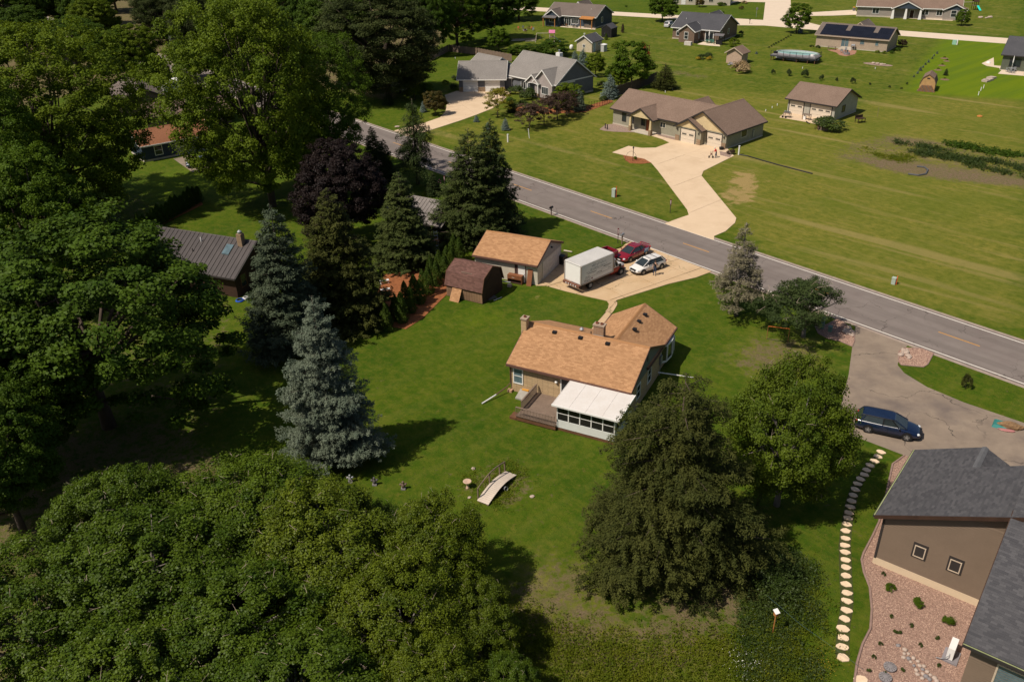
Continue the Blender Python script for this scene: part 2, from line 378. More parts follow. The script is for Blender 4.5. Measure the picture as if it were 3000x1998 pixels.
# ------------------------------------------------------------ paving
def crack_mat(name, c1, c2, crack, cell=.28, width=.02, amount=.8, dark=None, darkamt=.0, fscale=25, lane=None):
    m, nt, b = _new(name); P = pos(nt)
    n1 = noise(nt, P, .5, 5, .65); nf = noise(nt, P, fscale, 3, .7); nd = N(nt, 'ShaderNodeTexNoise', Scale=.55, Detail=5.0); nt.links.new(P, nd.inputs['Vector'])
    base = mixc(nt, ramp(nt, n1, .3, .7), c1, c2)
    base = mixc(nt, mathn(nt, 'MULTIPLY', nf, .3), base, sc(c1, .7))
    if dark: base = mixc(nt, mathn(nt, 'MULTIPLY', ramp(nt, noise(nt, P, .22, 4, .6), .5, .72), darkamt), base, dark)
    if lane is not None:
        ln_ = noise(nt, mapping(nt, mapping(nt, P, (1, 1, 1), (0, 0, R(lane))), (.03, .9, 1)), 1.0, 4, .6)
        base = mixc(nt, mathn(nt, 'MULTIPLY', ramp(nt, ln_, .42, .62), .45), base, sc(c1, .68))
    pv = nt.nodes.new('ShaderNodeVectorMath'); pv.operation = 'MULTIPLY_ADD'; nt.links.new(nd.outputs['Color'], pv.inputs[0]); pv.inputs[1].default_value = (3.2, 3.2, 0); nt.links.new(P, pv.inputs[2])
    vo = N(nt, 'ShaderNodeTexVoronoi', _feature='DISTANCE_TO_EDGE', Scale=cell, _voronoi_dimensions='2D'); nt.links.new(pv.outputs[0], vo.inputs['Vector'])
    ln = mathn(nt, 'LESS_THAN', vo.outputs['Distance'], width*cell)
    gate = ramp(nt, noise(nt, P, .16, 3, .5), .42, .55)
    ln = mathn(nt, 'MULTIPLY', mathn(nt, 'MULTIPLY', ln, gate), amount)
    nt.links.new(mixc(nt, ln, base, crack), b.inputs['Base Color']); b.inputs['Roughness'].default_value = .92; b.inputs['Specular IOR Level'].default_value = .15
    bump(nt, b, nf, .2, .01); MATS[name] = m; return m
asphalt = crack_mat('aged_asphalt', (.185, .155, .138), (.225, .190, .170), (.085, .07, .062), .24, .045, .8, (.155, .12, .11), .5, lane=49.5)
drivegrey = crack_mat('grey_drive', (.20, .155, .12), (.30, .235, .175), (.06, .05, .045), .16, .04, .9, (.125, .10, .09), .85)
drivecon = crack_mat('concrete_drive', (.60, .45, .30), (.66, .50, .34), (.35, .25, .16), .12, .02, .45, (.46, .33, .21), .6)
slabcon = crack_mat('stained_slab', (.50, .345, .20), (.58, .42, .26), (.10, .09, .04), .3, .03, .6, (.42, .26, .12), .6)
farcon = crack_mat('pale_street', (.62, .50, .38), (.68, .56, .43), (.45, .36, .27), .1, .02, .3)
shoulder = M('road_shoulder', (.30, .235, .19), .95, .25, 1.5, bmp=.3)
paintw = M('white_paint', (.72, .66, .58), .7, .15, 3.0)
painty = M('yellow_paint', (.58, .27, .035), .7, .15, 3.0)

RD = np.array([.64878, -.76098]); RN = np.array([.76098, .64878]); RO = np.array([10.66, 104.79])
def road_pt(s, n): q = RO+RD*s+RN*n; return (q[0], q[1])
def strip(s0, s1, n0, n1): return [road_pt(s0, n0), road_pt(s1, n0), road_pt(s1, n1), road_pt(s0, n1)]
MB().sheet(strip(-260, 160, -4.55, 4.15), .004).build('road_shoulder', shoulder, None, kind='structure')
road = MB().prism(strip(-260, 160, -4.15, 3.75), .0, .02).build('road', asphalt, None, kind='structure')
for nn in (-3.85, 3.38):
    MB().sheet(strip(-260, 160, nn-.06, nn+.06), .024).build('edge_line', paintw, road)
for k in range(-16, 10):
    MB().sheet(strip(k*15.24, k*15.24+3.81, -.055, .055), .024).build('centre_dash', painty, road)
def pave(name, pts, mat, z=.03, px=True):
    return MB().prism(GP(pts) if px else pts, -.01, z).build(name, mat, None, kind='structure')
# concrete drive of the house across the road
acr = [(1793, 448), (1841, 429), (1879, 435), (1921, 434), (1962, 419), (1941, 409), (1900, 396), (1872, 388), (1880, 374), (1930, 385), (1985, 400), (2130, 436), (2150, 458), (2061, 502), (2055, 516), (2157, 640),
       (2153, 654), (2125, 679), (2092, 693), (2092, 704), (1948, 656), (1991, 640), (2018, 631), (2013, 615), (1927, 500), (1909, 479), (1888, 467), (1831, 456)]
def clip(poly, a, n):
    out = []
    for i in range(len(poly)):
        p, q = poly[i], poly[(i+1) % len(poly)]; dp = (p[0]-a[0])*n[0]+(p[1]-a[1])*n[1]; dq = (q[0]-a[0])*n[0]+(q[1]-a[1])*n[1]
        if dp >= 0: out.append(p)
        if (dp >= 0) != (dq >= 0): t = dp/(dp-dq); out.append((p[0]+t*(q[0]-p[0]), p[1]+t*(q[1]-p[1])))
    return out
def slabs(name, poly, org, ang, du, dv, mat, base, gap=.035, z=.05):
    root = MB().sheet(poly, .012).build(name, base, None, kind='structure')
    c, s = math.cos(R(ang)), math.sin(R(ang)); u = (c, s); v = (-s, c)
    for i in range(-12, 13):
        for j in range(-12, 13):
            q = poly
            for (d, k, st) in ((u, i, du), (v, j, dv)):
                a = (org[0]+d[0]*(k*st+gap/2), org[1]+d[1]*(k*st+gap/2)); e = (org[0]+d[0]*((k+1)*st-gap/2), org[1]+d[1]*((k+1)*st-gap/2))
                q = clip(q, a, d)
                if len(q) > 2: q = clip(q, e, (-d[0], -d[1]))
                if len(q) < 3: break
            if len(q) < 3: continue
            ar = abs(sum(q[k][0]*q[(k+1) % len(q)][1]-q[(k+1) % len(q)][0]*q[k][1] for k in range(len(q))))/2
            if ar < .15: continue
            MB().prism(q, .0, z+((i*7+j*3) % 5)*.003).build('slab', mat, root)
    return root
slabs('neighbour_driveway', GP(acr), G(2055, 516)[:2], 42.0, 6.5, 8.0, drivecon, M('joint_sand', (.3, .22, .14), .95), .03)
weedjoint = M('weedy_joint', (.06, .055, .018), .95, .4, 3.0)
mdr = [(1570, 838), (1600, 838), (1653, 853), (1723, 870), (1777, 882), (1808, 880), (1959, 833), (2039, 814), (2085, 797), (1895, 724), (1842, 708), (1819, 728), (1784, 738), (1678, 755), (1625, 768)]
o = G(1856, 805); e = G(1747, 842)
slabs('home_driveway', GP(mdr), o[:2], math.degrees(math.atan2(o[1]-e[1], o[0]-e[0])), 4.6, 3.3, slabcon, weedjoint, .06)
slabs('garden_walk', GP([(1777, 881), (1784, 891), (1781, 905), (1735, 962), (1700, 1010), (1740, 1010), (1760, 960), (1798, 911), (1808, 894), (1808, 879)]), G(1790, 900)[:2], 62, 1.25, 5, slabcon, weedjoint, .03)
pave('asphalt_drive', [(2460, 937), (2506, 957), (2497, 1016), (2486, 1099), (2460, 1204), (2484, 1271), (2569, 1303), (2645, 1332), (2700, 1420), (3200, 1420), (3200, 1310), (3000, 1239), (2824, 1179), (2716, 1134), (2649, 1093), (2630, 1070), (2633, 1038), (2660, 1012)], drivegrey, .014)
slabs('curved_driveway', GP([(1155, 384), (1247, 360), (1290, 345), (1305, 328), (1310, 300), (1303, 280), (1338, 268), (1500, 268), (1470, 300), (1442, 319), (1400, 336), (1350, 354), (1241, 389), (1192, 400)]), G(1300, 345)[:2], 20, 6, 7, drivecon, M('joint_sand', (.3, .22, .14)), .04)
# far streets
pave('far_street', [(1400, 13), (1560, 22), (1985, 46), (2236, 60), (2243, 0), (2246, -30), (2322, -30), (2316, 0), (2318, 35), (2345, 62), (2400, 75), (2640, 91), (2950, 113), (3200, 131), (3200, 147), (2920, 127), (2640, 106), (2400, 90), (2240, 76), (2150, 75), (1985, 57), (1560, 33), (1400, 24)], farcon, .03)
pave('far_driveway', [(2320, 38), (2368, 38), (2505, 30), (2516, 44), (2440, 47), (2370, 48), (2330, 52)], farcon, .035)
pave('cottage_drive', [(2125, 12), (2150, 3), (2250, 0), (2250, 8), (2160, 6), (2128, 16)], farcon, .035)
pave('porch_path', [(2516, 45), (2800, 58), (2790, 62), (2560, 50), (2514, 48)], farcon, .035)
pave('patio', [(2876, 187), (2911, 170), (2912, 193), (2960, 197), (3200, 190), (3200, 240), (2924, 217), (2934, 207), (2926, 200), (2890, 194)], farcon, .04)
pave('garage_apron', [(2283, 345), (2300, 330), (2450, 352), (2440, 358), (2388, 364), (2360, 358)], drivecon, .04)
pave('left_drive', [(508, 466), (560, 455), (640, 480), (596, 505), (563, 505)], drivegrey, .03)
pave('back_lane', [(470, 245), (492, 240), (492, 248), (475, 252)], farcon, .03)
pave('back_lane', [(485, 150), (500, 150), (512, 190), (505, 195)], farcon, .03)
pave('mulch_bed', [(1090, 905), (1125, 805), (1230, 792), (1290, 770), (1350, 790), (1345, 830), (1290, 882), (1240, 932), (1190, 965), (1125, 955)], mulchm, .05)
pave('mulch_bed', [(1825, 456), (1850, 460), (1890, 466), (1909, 478), (1880, 481), (1845, 479), (1832, 470)], mulchm, .045)
pave('mulch_bed', [(1500, 318), (1560, 308), (1620, 320), (1700, 318), (1790, 290), (1796, 300), (1715, 330), (1600, 335), (1510, 326)], mulchm, .04)
pave('mulch_bed', [(430, 668), (590, 592), (595, 600), (440, 676)], mulchm, .04)
pave('stone_bed', [(1756, 380), (1775, 366), (1800, 364), (1882, 388), (1862, 389), (1800, 387), (1770, 384)], M('river_stone', (.27, .19, .15), .95, .4, 4.0, bmp=.5), .045)
pave('stone_bed', [(1930, 392), (1980, 405), (1978, 412), (1925, 398)], MATS['river_stone'], .085)
pave('stone_bed', [(2108, 445), (2145, 452), (2138, 463), (2110, 456)], MATS['river_stone'], .09)
pave('paver_patio', [(2425, 148), (2460, 143), (2510, 150), (2505, 160), (2480, 166), (2460, 163), (2450, 155)], M('brick_paver', (.33, .17, .11), .9, .2, 3.0), .05)
pave('deck_patio', [(1640, 78), (1745, 84), (1744, 88), (1700, 85), (1641, 80)], farcon, .05)
pave('brown_patio', [(2043, 131), (2060, 124), (2105, 128), (2110, 137), (2080, 135)], farcon, .05)

# gravel beds with loose stone
def pebbles(name, poly, n, s0, s1, cols, parent=None, z=.03, seed=1):
    rg = np.random.default_rng(seed); P = np.array(poly); lo, hi = P.min(0), P.max(0); pts = []
    while sum(len(p) for p in pts) < n:
        q = rg.uniform(lo, hi, (n, 2)); pts.append(q[inpoly(q[:, 0], q[:, 1], poly)])
    q = np.concatenate(pts)[:n]; s = rg.uniform(s0, s1, n); a = rg.uniform(0, PI, n); e = rg.uniform(.6, 1.5, n)
    base = np.array([(1, 0, 0), (0, 1, 0), (-1, 0, 0), (0, -1, 0), (0, 0, .75)])
    V = np.repeat(base[None], n, 0)*s[:, None, None]; V[:, :, 0] *= e[:, None]
    ca, sa = np.cos(a)[:, None], np.sin(a)[:, None]; x = V[:, :, 0]*ca-V[:, :, 1]*sa; y = V[:, :, 0]*sa+V[:, :, 1]*ca
    V = np.stack([x+q[:, :1], y+q[:, 1:], V[:, :, 2]+z], -1).reshape(-1, 3)
    f = np.array([(0, 1, 4), (1, 2, 4), (2, 3, 4), (3, 0, 4)]); F = (f[None]+np.arange(n)[:, None, None]*5).reshape(-1, 3)
    me = npmesh(name, V, F, cols, dict(rnd=('FACE', np.repeat(rg.uniform(0, 1, n), 4))))
    o = link(name, me, parent, 'stuff'); return o
def stone_mat(name, c1, c2):
    m, nt, b = _new(name); r = N(nt, 'ShaderNodeAttribute', _attribute_name='rnd').outputs['Fac']
    nt.links.new(mixc(nt, r, c1, c2), b.inputs['Base Color']); b.inputs['Roughness'].default_value = .9; return m
peb = stone_mat('pink_gravel', (.16, .085, .065), (.46, .31, .23))
bedpx = [(2650, 1335), (2615, 1360), (2608, 1393), (2600, 1430), (2592, 1470), (2575, 1530), (2556, 1571), (2530, 1620), (2524, 1640), (2531, 1677), (2548, 1721), (2554, 1785), (2550, 1842), (2527, 1887), (2511, 1941), (2503, 2000), (2500, 2080)]
inner = [(2900, 2080), (2840, 1990), (2900, 1880), (2990, 1780), (2700, 1600), (2760, 1400), (2720, 1350)]
gb = MB().prism(GP(bedpx+inner), 0, .03).build('gravel_bed', M('gravel_base', (.26, .165, .125), .95, .45, 9.0, bmp=.6, bs=20), None, kind='structure')
pebbles('loose_gravel', GP(bedpx+inner), 26000, .018, .045, peb, gb)
MB().tube([tuple(G(x, y)+[0, 0, .05]) for x, y in bedpx], .075, n=6).build('stone_edging', M('edging_stone', (.26, .17, .14), .9, .2, 5.0), gb)
rb = [[(2388, 958), (2403, 957), (2425, 951), (2452, 935), (2472, 946), (2490, 962), (2503, 978), (2503, 1000), (2497, 1016), (2462, 1001), (2425, 992), (2398, 978)],
      [(2633, 1030), (2650, 1020), (2700, 1022), (2735, 1036), (2718, 1068), (2706, 1076), (2640, 1070), (2632, 1060)]]
for k, q in enumerate(rb):
    r_ = MB().prism(GP(q), 0, .035).build('rock_bed', M('gravel_base', (.3, .2, .15)), None, kind='structure')
    pebbles('loose_gravel', GP(q), 2600, .03, .06, peb, r_, .035, 5+k)
    MB().tube([tuple(G(x, y)+[0, 0, .04]) for x, y in q+[q[0]]], .05, n=5).build('stone_edging', MATS['edging_stone'], r_)

# stepping stones, each a slab of its own, on a worn strip
stp = [(1040, 1018), (1008, 1058), (978, 1100), (938, 1140), (907, 1182), (882, 1226), (848, 1265), (825, 1310), (800, 1360), (783, 1414), (765, 1466), (757, 1522)]
stp = [(2250+x/3.136, 1000+y/3.136) for x, y in stp]+[(2250+x/3.136, 1498+y/3.136) for x, y in [(740, 15), (733, 62), (725, 118), (716, 180), (711, 248), (704, 312), (709, 375), (709, 446), (714, 515), (714, 590), (718, 670), (724, 748), (725, 824), (720, 908), (706, 988), (690, 1078), (690, 1160), (683, 1244), (688, 1345)]]
pl = [G(x, y) for x, y in stp]
lf = [(p[0]-.42, p[1]-.05) for p in pl]; rt = [(p[0]+.42, p[1]+.05) for p in pl[::-1]]
worn = M('worn_path_soil', (.10, .085, .03), .95, .6, 2.2, bmp=.5, col2=(.05, .07, .012))
path = MB().sheet(lf+rt, .006).build('stepping_stone_path', worn, None, kind='structure')
lime = M('limestone', (.70, .53, .36), .85, .16, 2.0, bmp=.15)
for k, p in enumerate(pl):
    rg = random.Random(k); d = pl[min(k+1, len(pl)-1)]-pl[max(k-1, 0)]; a0 = math.atan2(d[1], d[0])+PI/2; n = 9
    poly = []
    for i in range(n):
        t = 2*PI*i/n+rg.uniform(-.25, .25); rx, ry = rg.uniform(.28, .37), rg.uniform(.20, .27)
        if k > 26: rx *= 1.1; ry *= 1.1
        x, y = rx*math.cos(t), ry*math.sin(t); poly.append((p[0]+x*math.cos(a0)-y*math.sin(a0), p[1]+x*math.sin(a0)+y*math.cos(a0)))
    MB().prism(poly, 0, .055).build('stone', lime, path)
# ============================================================ BUILDINGS
def shingled(parent, org, u, v, length, height, mat, ex=.145, tw=.32, lift=.006, single=0, seed=0, th=.006):
    """rows of overlapping shingle tabs on a slope: org = eave corner on the roof top, u along the eave, v up the slope (unit 3-vectors)"""
    rg = np.random.default_rng(seed); org = np.array(org, float); u = np.array(u, float); v = np.array(v, float); n = np.cross(u, v)
    off = np.array(OFF.get(parent.name, (0, 0, 0))); nr = int(height/ex); P = []
    for r in range(nr+1):
        x = -(tw/2)*(r % 2)-rg.uniform(0, .08)
        while x < length:
            w = tw; a, e = max(x, 0), min(x+w-.008, length)
            if e-a > .04: P.append((r, a, e))
            x += w
    P = np.array(P); r, a, e = P[:, 0], P[:, 1], P[:, 2]; m = len(P)
    jl = rg.uniform(-.006, .006, m)
    y0 = r*ex-.015+jl; y1 = np.minimum(y0+ex+.03, height)
    def pt(x, y, h): return org+x[:, None]*u+y[:, None]*v+h*n
    z = np.zeros(m)
    V = np.stack([pt(a, y0, lift+th), pt(e, y0, lift+th), pt(e, y1, lift*.25), pt(a, y1, lift*.25), pt(a, y0, -.004), pt(e, y0, -.004)], 1)-off
    f = np.array([(0, 1, 2, 3), (4, 5, 1, 0), (5, 4, 3, 2)]); rn = rg.uniform(0, 1, m)
    if single:
        C = V.mean(1)+off-np.array([0, 0, CAMH]); dd = np.linalg.norm(C, axis=1); xx = 1500+FPX*(C@cR)/(C@cF); yy = 999-FPX*(C@cU)/(C@cF)
        vis = (xx > 5) & (xx < 2995) & (yy > 5) & (yy < 1993); order = np.argsort(np.where(vis, dd, dd+999)); pick = order[:single]; rest = order[single:]
        for k in pick:
            me = bpy.data.meshes.new('shingle'); me.from_pydata([tuple(q) for q in V[k]], [], [tuple(q) for q in f[:2]]); me.materials.append(mat)
            at = me.attributes.new('rnd', 'FLOAT', 'FACE'); at.data.foreach_set('value', [float(rn[k])]*2); link('shingle', me, parent)
        V = V[rest]; rn = rn[rest]; m = len(rest)
    F = (f[None]+np.arange(m)[:, None, None]*6).reshape(-1, 4)
    link('shingles', npmesh('shingles', V.reshape(-1, 3), F, mat, dict(rnd=('FACE', np.repeat(rn, 3)))), parent, 'stuff')

class Blk: pass
def block(th, cx, cy, rot, L, W, he, hr, wall, roof, trim=None, ov=.4, rth=.14, found=None, walls=True, gmat=None, ridge=True, gutter=True, z0=0.0, endov=None):
    B = Blk(); B.th = th; B.f = (cx, cy, rot); eo = ov if endov is None else endov
    wl, ww = L/2-eo, W/2-ov; s = (hr-he)/(W/2); B.wl, B.ww, B.s, B.L, B.W, B.he, B.hr = wl, ww, s, L, W, he, hr
    hw = he+s*ov-rth-.01; B.hw = hw; mb = lambda: MB(cx, cy, rot)
    if walls:
        fz = found or 0
        B.wall = mb().exx([(-ww, fz), (ww, fz), (ww, hw), (0, hr-rth-.01), (-ww, hw)], -wl, wl).build('wall', wall, th)
        if found: mb().box(-wl-.03, wl+.03, -ww-.03, ww+.03, z0-.2, found).build('foundation', conc, th)
        if gmat:
            for sx in (-1, 1):
                mb().exx([(-ww+.05, hw-.05), (ww-.05, hw-.05), (0, hr-rth-.08)], sx*wl-.012, sx*wl+.012).build('gable_panel', gmat, th)
    B.roof = mb().exx([(-W/2, he), (0, hr), (W/2, he), (W/2, he-rth), (0, hr-rth), (-W/2, he-rth)], -L/2, L/2).build('roof', roof, th)
    if ridge: mb().exx([(-.16, hr-.16*s+.025), (0, hr+.035), (.16, hr-.16*s+.025), (.16, hr-.16*s-.03), (-.16, hr-.16*s-.03)], -L/2+.004, L/2-.004).build('ridge_cap', roof, B.roof)
    if trim:
        for sy in (-1, 1):
            if gutter:
                y = sy*(W/2)
                mb().box(-L/2-.01, L/2+.01, min(y+sy*.005, y+sy*.11), max(y+sy*.005, y+sy*.11), he-rth-.06, he-.015).build('gutter', trim, th)
        for sx in (-1, 1):
            for sy in (-1, 1):
                x0 = sx*(L/2+.004); x1 = sx*(L/2+.045)
                mb().exx([(sy*W/2, he+.01), (0, hr+.012), (0, hr-rth-.1), (sy*W/2, he-rth-.1)], min(x0, x1), max(x0, x1)).build('rake_board', trim, th)
    return B
def face(B, side, u, z, out):
    "point on a wall of a block: u along the wall seen in the block's own axes, out = distance proud of the wall"
    if side == 'F': return (u, -B.ww-out, z)
    if side == 'B': return (u, B.ww+out, z)
    if side == 'L': return (-B.wl-out, u, z)
    return (B.wl+out, u, z)
def wbox(mb, B, side, u0, u1, z0, z1, o0, o1):
    a = face(B, side, u0, z0, o0); c = face(B, side, u1, z1, o1)
    mb.box(min(a[0], c[0]), max(a[0], c[0]), min(a[1], c[1]), max(a[1], c[1]), min(a[2], c[2]), max(a[2], c[2])); return mb
def window(B, side, u, z, w, h, fr=None, gl=None, split='v', ft=.09, name='window'):
    fr = fr or white; gl = gl or glass; q = MB(*B.f)
    p = wbox(q, B, side, u-w/2, u+w/2, z, z+h, .004, .02).build(name, gl, B.th)
    m = MB(*B.f)
    for a, c, d, e in ((u-w/2-ft, u+w/2+ft, z-ft, z), (u-w/2-ft, u+w/2+ft, z+h, z+h+ft), (u-w/2-ft, u-w/2, z, z+h), (u+w/2, u+w/2+ft, z, z+h)): wbox(m, B, side, a, c, d, e, 0, .06)
    if 'v' in split: wbox(m, B, side, u-w/2, u+w/2, z+h/2-.025, z+h/2+.025, .006, .045)
    if 'h' in split: wbox(m, B, side, u-.03, u+.03, z, z+h, .006, .045)
    if '3' in split:
        for k in (-1, 1): wbox(m, B, side, u+k*w/6-.03, u+k*w/6+.03, z, z+h, .006, .045)
    m.build('frame', fr, p); return p
def door(B, side, u, w=.95, h=2.05, mat=None, fr=None, z=.05):
    p = wbox(MB(*B.f), B, side, u-w/2, u+w/2, z, z+h, .004, .035).build('door', mat or white, B.th)
    m = MB(*B.f)
    for a, c, d, e in ((u-w/2-.1, u-w/2, z, z+h), (u+w/2, u+w/2+.1, z, z+h), (u-w/2-.1, u+w/2+.1, z+h, z+h+.1)): wbox(m, B, side, a, c, d, e, 0, .06)
    m.build('frame', fr or white, p)
    wbox(MB(*B.f), B, side, u+w*.36, u+w*.42, z+.95, z+1.05, .036, .08).build('handle', steel, p); return p
def garage_door(B, side, u, w, h=2.15, mat=None, fr=None, panes=0, rows=4, pr=2, z=.03):
    p = wbox(MB(*B.f), B, side, u-w/2, u+w/2, z, z+h, .0, .012).build('garage_door', darktrim, B.th)
    for k in range(rows):
        wbox(MB(*B.f), B, side, u-w/2+.02, u+w/2-.02, z+h*k/rows+.012, z+h*(k+1)/rows-.012, .012, .04).build('door_section', mat or white, p)
    if panes:
        zz = z+h*(pr+.25)/rows; hh = h*.5/rows
        for k in range(panes):
            uc = u-w/2+w*(k+.5)/panes; ww = w/panes*.62
            for j in range(4): wbox(MB(*B.f), B, side, uc-ww/2+ww*j/4+.02, uc-ww/2+ww*(j+1)/4-.02, zz, zz+hh, .041, .05).build('pane', glass, p)
    m = MB(*B.f)
    for a, c, d, e in ((u-w/2-.12, u-w/2, z, z+h), (u+w/2, u+w/2+.12, z, z+h), (u-w/2-.12, u+w/2+.12, z+h, z+h+.12)): wbox(m, B, side, a, c, d, e, 0, .055)
    m.build('frame', fr or white, p); return p
def slope_shingles(B, side, mat, seed=0, single=0, ex=.145, tw=.32, x0=0.0, x1=0.0):
    cx, cy, rot = B.f; c, s_ = math.cos(R(rot)), math.sin(R(rot)); ux = np.array([c, s_, 0]); uy = np.array([-s_, c, 0])
    hl = math.hypot(B.W/2, B.hr-B.he)
    if side == 'F': o = (-B.L/2+x0, -B.W/2); u = ux; v = (uy*(B.W/2)+np.array([0, 0, B.hr-B.he]))/hl
    else: o = (B.L/2-x0, B.W/2); u = -ux; v = (-uy*(B.W/2)+np.array([0, 0, B.hr-B.he]))/hl
    O = np.array([cx, cy, B.he])+ux*o[0]+uy*o[1]
    shingled(B.roof, O, u, v, B.L-x0-x1, hl-.06, mat, ex, tw, seed=seed, single=single)
def loc2w(f, x, y, z=0): c, s = math.cos(R(f[2])), math.sin(R(f[2])); return (f[0]+c*x-s*y, f[1]+s*x+c*y, z)

# ---------------------------------------------------------------- the brick bungalow
tan = shingle_mat('tan_shingle', (.33, .175, .085), (.49, .275, .140))
tanbase = M('tan_roof_base', (.33, .165, .07), .9, .1)
brick = brick_mat('buff_ledge_brick', (.56, .40, .22), (.42, .28, .15), (.20, .145, .09))
brickr = brick_mat('red_brown_brick', (.33, .19, .10), (.25, .13, .07), (.30, .25, .2), .21, .075)
greysid = lapped('slate_gable_siding', (.15, .16, .155), .2)
HX = (6.35, 62.60, -27.3)
t = wthing('brick_bungalow', 'buff brick bungalow with tan shingle roof, white sunroom and wooden deck', 'house', (HX[0], HX[1], 0))
H = block(t, *HX, 11.03, 8.57, 2.82, 4.76, brick, tanbase, browntrim, ov=.35, endov=.2)
slope_shingles(H, 'F', tan, 1); slope_shingles(H, 'B', tan, 2)
for sx in (1,): MB(*HX).exx([(-H.ww+.02, H.hw-.45), (H.ww-.02, H.hw-.45), (H.ww-.02, H.hw-.02), (0, H.hr-.2), (-H.ww+.02, H.hw-.02)], H.wl+.004, H.wl+.05).build('gable_panel', greysid, t)
MB(*HX).box(H.wl+.05, H.wl+.08, -.12, .12, 3.4, 3.9).build('gable_vent', darktrim, t)
# wing toward the road
c_ = loc2w(HX, 2.42, 3.9)
Wg = block(t, c_[0], c_[1], HX[2]+90, 7.9, 6.1, 2.80, 4.55, brick, tanbase, browntrim, ov=.3, endov=.2)
slope_shingles(Wg, 'F', tan, 3, x0=1.0); slope_shingles(Wg, 'B', tan, 4, x1=1.0)
window(H, 'F', -4.6, .95, .75, 1.35, gl=glassblue, fr=white); 
window(H, 'R', -1.9, .95, .8, 1.2); window(H, 'R', .9, .95, .8, 1.2)
door(H, 'F', -.15, .9, 2.05, glass, white, .75)
window(Wg, 'F', -2.3, .9, 1.0, 1.3); window(Wg, 'R', .6, .9, 1.6, 1.3, split='h')
m = MB(*HX)                                             # bow window on the right side
ys_ = [4.35, 4.9, 6.0, 6.9, 7.35]; xo = [5.2, 5.62, 5.74, 5.62, 5.2]
bw = MB(*HX).prism(list(zip(xo, ys_)), .75, .95).build('bow_window', white, t)
MB(*HX).prism(list(zip(xo, ys_)), 2.35, 2.5).build('head', white, bw)
for k in range(4):
    a, e = (xo[k], ys_[k]), (xo[k+1], ys_[k+1]); d = Vector((e[0]-a[0], e[1]-a[1], 0)); n = Vector((d.y, -d.x, 0)).normalized()*.02
    MB(*HX).add([(a[0]-n.x, a[1]-n.y, .95), (e[0]-n.x, e[1]-n.y, .95), (e[0]-n.x, e[1]-n.y, 2.35), (a[0]-n.x, a[1]-n.y, 2.35)], [(0, 1, 2, 3)]).build('pane', glass, bw)
for a in zip(xo, ys_): MB(*HX).box(a[0]-.05, a[0]+.05, a[1]-.05, a[1]+.05, .95, 2.35).build('mullion', white, bw)
# chimneys and roof vents
ch = MB(*HX).box(-5.75, -5.25, -.95, -.35, 0, 5.35).build('chimney', brick, t)
MB(*HX).box(-5.81, -5.19, -1.01, -.29, 5.35, 5.47).build('chimney_cap', M('cap_mortar', (.34, .26, .19), .9, .2), ch); MB(*HX).lathe([(.12, 5.46), (.13, 5.6), (.1, 5.6), (.1, 5.48)], 10, (-5.5, -.65, 0)).build('flue', M('clay', (.2, .07, .04)), ch)
ch = MB(*HX).box(.5, 1.4, .1, .62, 4.2, 5.6).build('chimney', brickr, t)
MB(*HX).box(.44, 1.46, .04, .68, 5.6, 5.72).build('chimney_cap', M('cap_mortar', (.34, .26, .19), .9, .2), ch); MB(*HX).box(.46, 1.44, .02, .1, 4.3, 4.78).build('flashing', steel, ch)
for x in (.72, 1.15): MB(*HX).lathe([(.14, 5.7), (.14, 5.84), (.11, 5.84), (.11, 5.7)], 10, (x, .36, 0)).build('flue', MATS['clay'], ch)
def roof_vent(F_, x, y, z, s=1):
    v = MB(*F_).box(x-.15, x+.15, y-.16, y+.16, z-.15, z+.06).build('roof_vent', black, t); MB(*F_).box(x-.18, x+.18, y-.2, y+.16, z+.06, z+.1).build('hood', black, v)
for x in (-2.77, -.39, 2.04): roof_vent(HX, x, -.55, 4.55)
for x, y in ((3.0, 6.2), (2.95, 4.75), (3.1, 3.2)): roof_vent(HX, x, y, 4.3)
MB(*HX).lathe([(.1, 4.1), (.1, 4.35), (.2, 4.36), (.2, 4.42), (.08, 4.55), (.01, 4.58)], 12, (-1.0, 1.2, 0)).build('turbine_vent', steel, t)
MB(*HX).lathe([(.05, 4.3), (.05, 4.85)], 8, (.2, .35, 0)).build('vent_pipe', darktrim, t)
# white sunroom
sr = MB(*HX).box(.62, 5.5, -7.66, -3.95, .02, .3).build('sunroom', woodbrown, t)
MB(*HX).box(.62, 5.5, -7.68, -7.6, .3, 1.0).build('knee_wall', M('white_panel', (.62, .63, .60), .5, .06), sr)
MB(*HX).box(.60, .68, -7.6, -3.95, .3, 1.08).build('knee_wall', MATS['white_panel'], sr); MB(*HX).box(5.44, 5.52, -7.6, -3.95, .3, 1.08).build('knee_wall', MATS['white_panel'], sr)
MB(*HX).box(.69, 5.43, -7.58, -3.97, .3, .34).build('sunroom_floor', woodgrey, sr)
screen = M('dark_screen', (.018, .017, .016), .35, .3)
for k in range(5):
    x0 = .68+k*.955; MB(*HX).box(x0+.07, x0+.9, -7.65, -7.63, 1.02, 2.4).build('pane', screen, sr)
    MB(*HX).box(x0+.05, x0+.93, -7.67, -7.615, 1.62, 1.66).build('transom', white, sr)
for k in range(6): MB(*HX).box(.62+k*.955, .70+k*.955, -7.69, -7.59, 1.0, 2.42).build('post', white, sr)
for xx in (.62, 5.46):
    for k in range(4):
        y0 = -7.55+k*.89; MB(*HX).box(xx, xx+.02, y0+.08, y0+.82, 1.1, 2.3).build('pane', screen, sr); MB(*HX).box(xx-.02, xx+.05, y0-.02, y0+.06, 1.08, 2.4).build('post', white, sr)
MB(*HX).box(.6, 5.52, -7.7, -7.58, 2.38, 2.46).build('head_rail', white, sr)
panm = M('white_roof_panel', (.74, .70, .66), .45, .08, .7, col2=(.60, .55, .50))
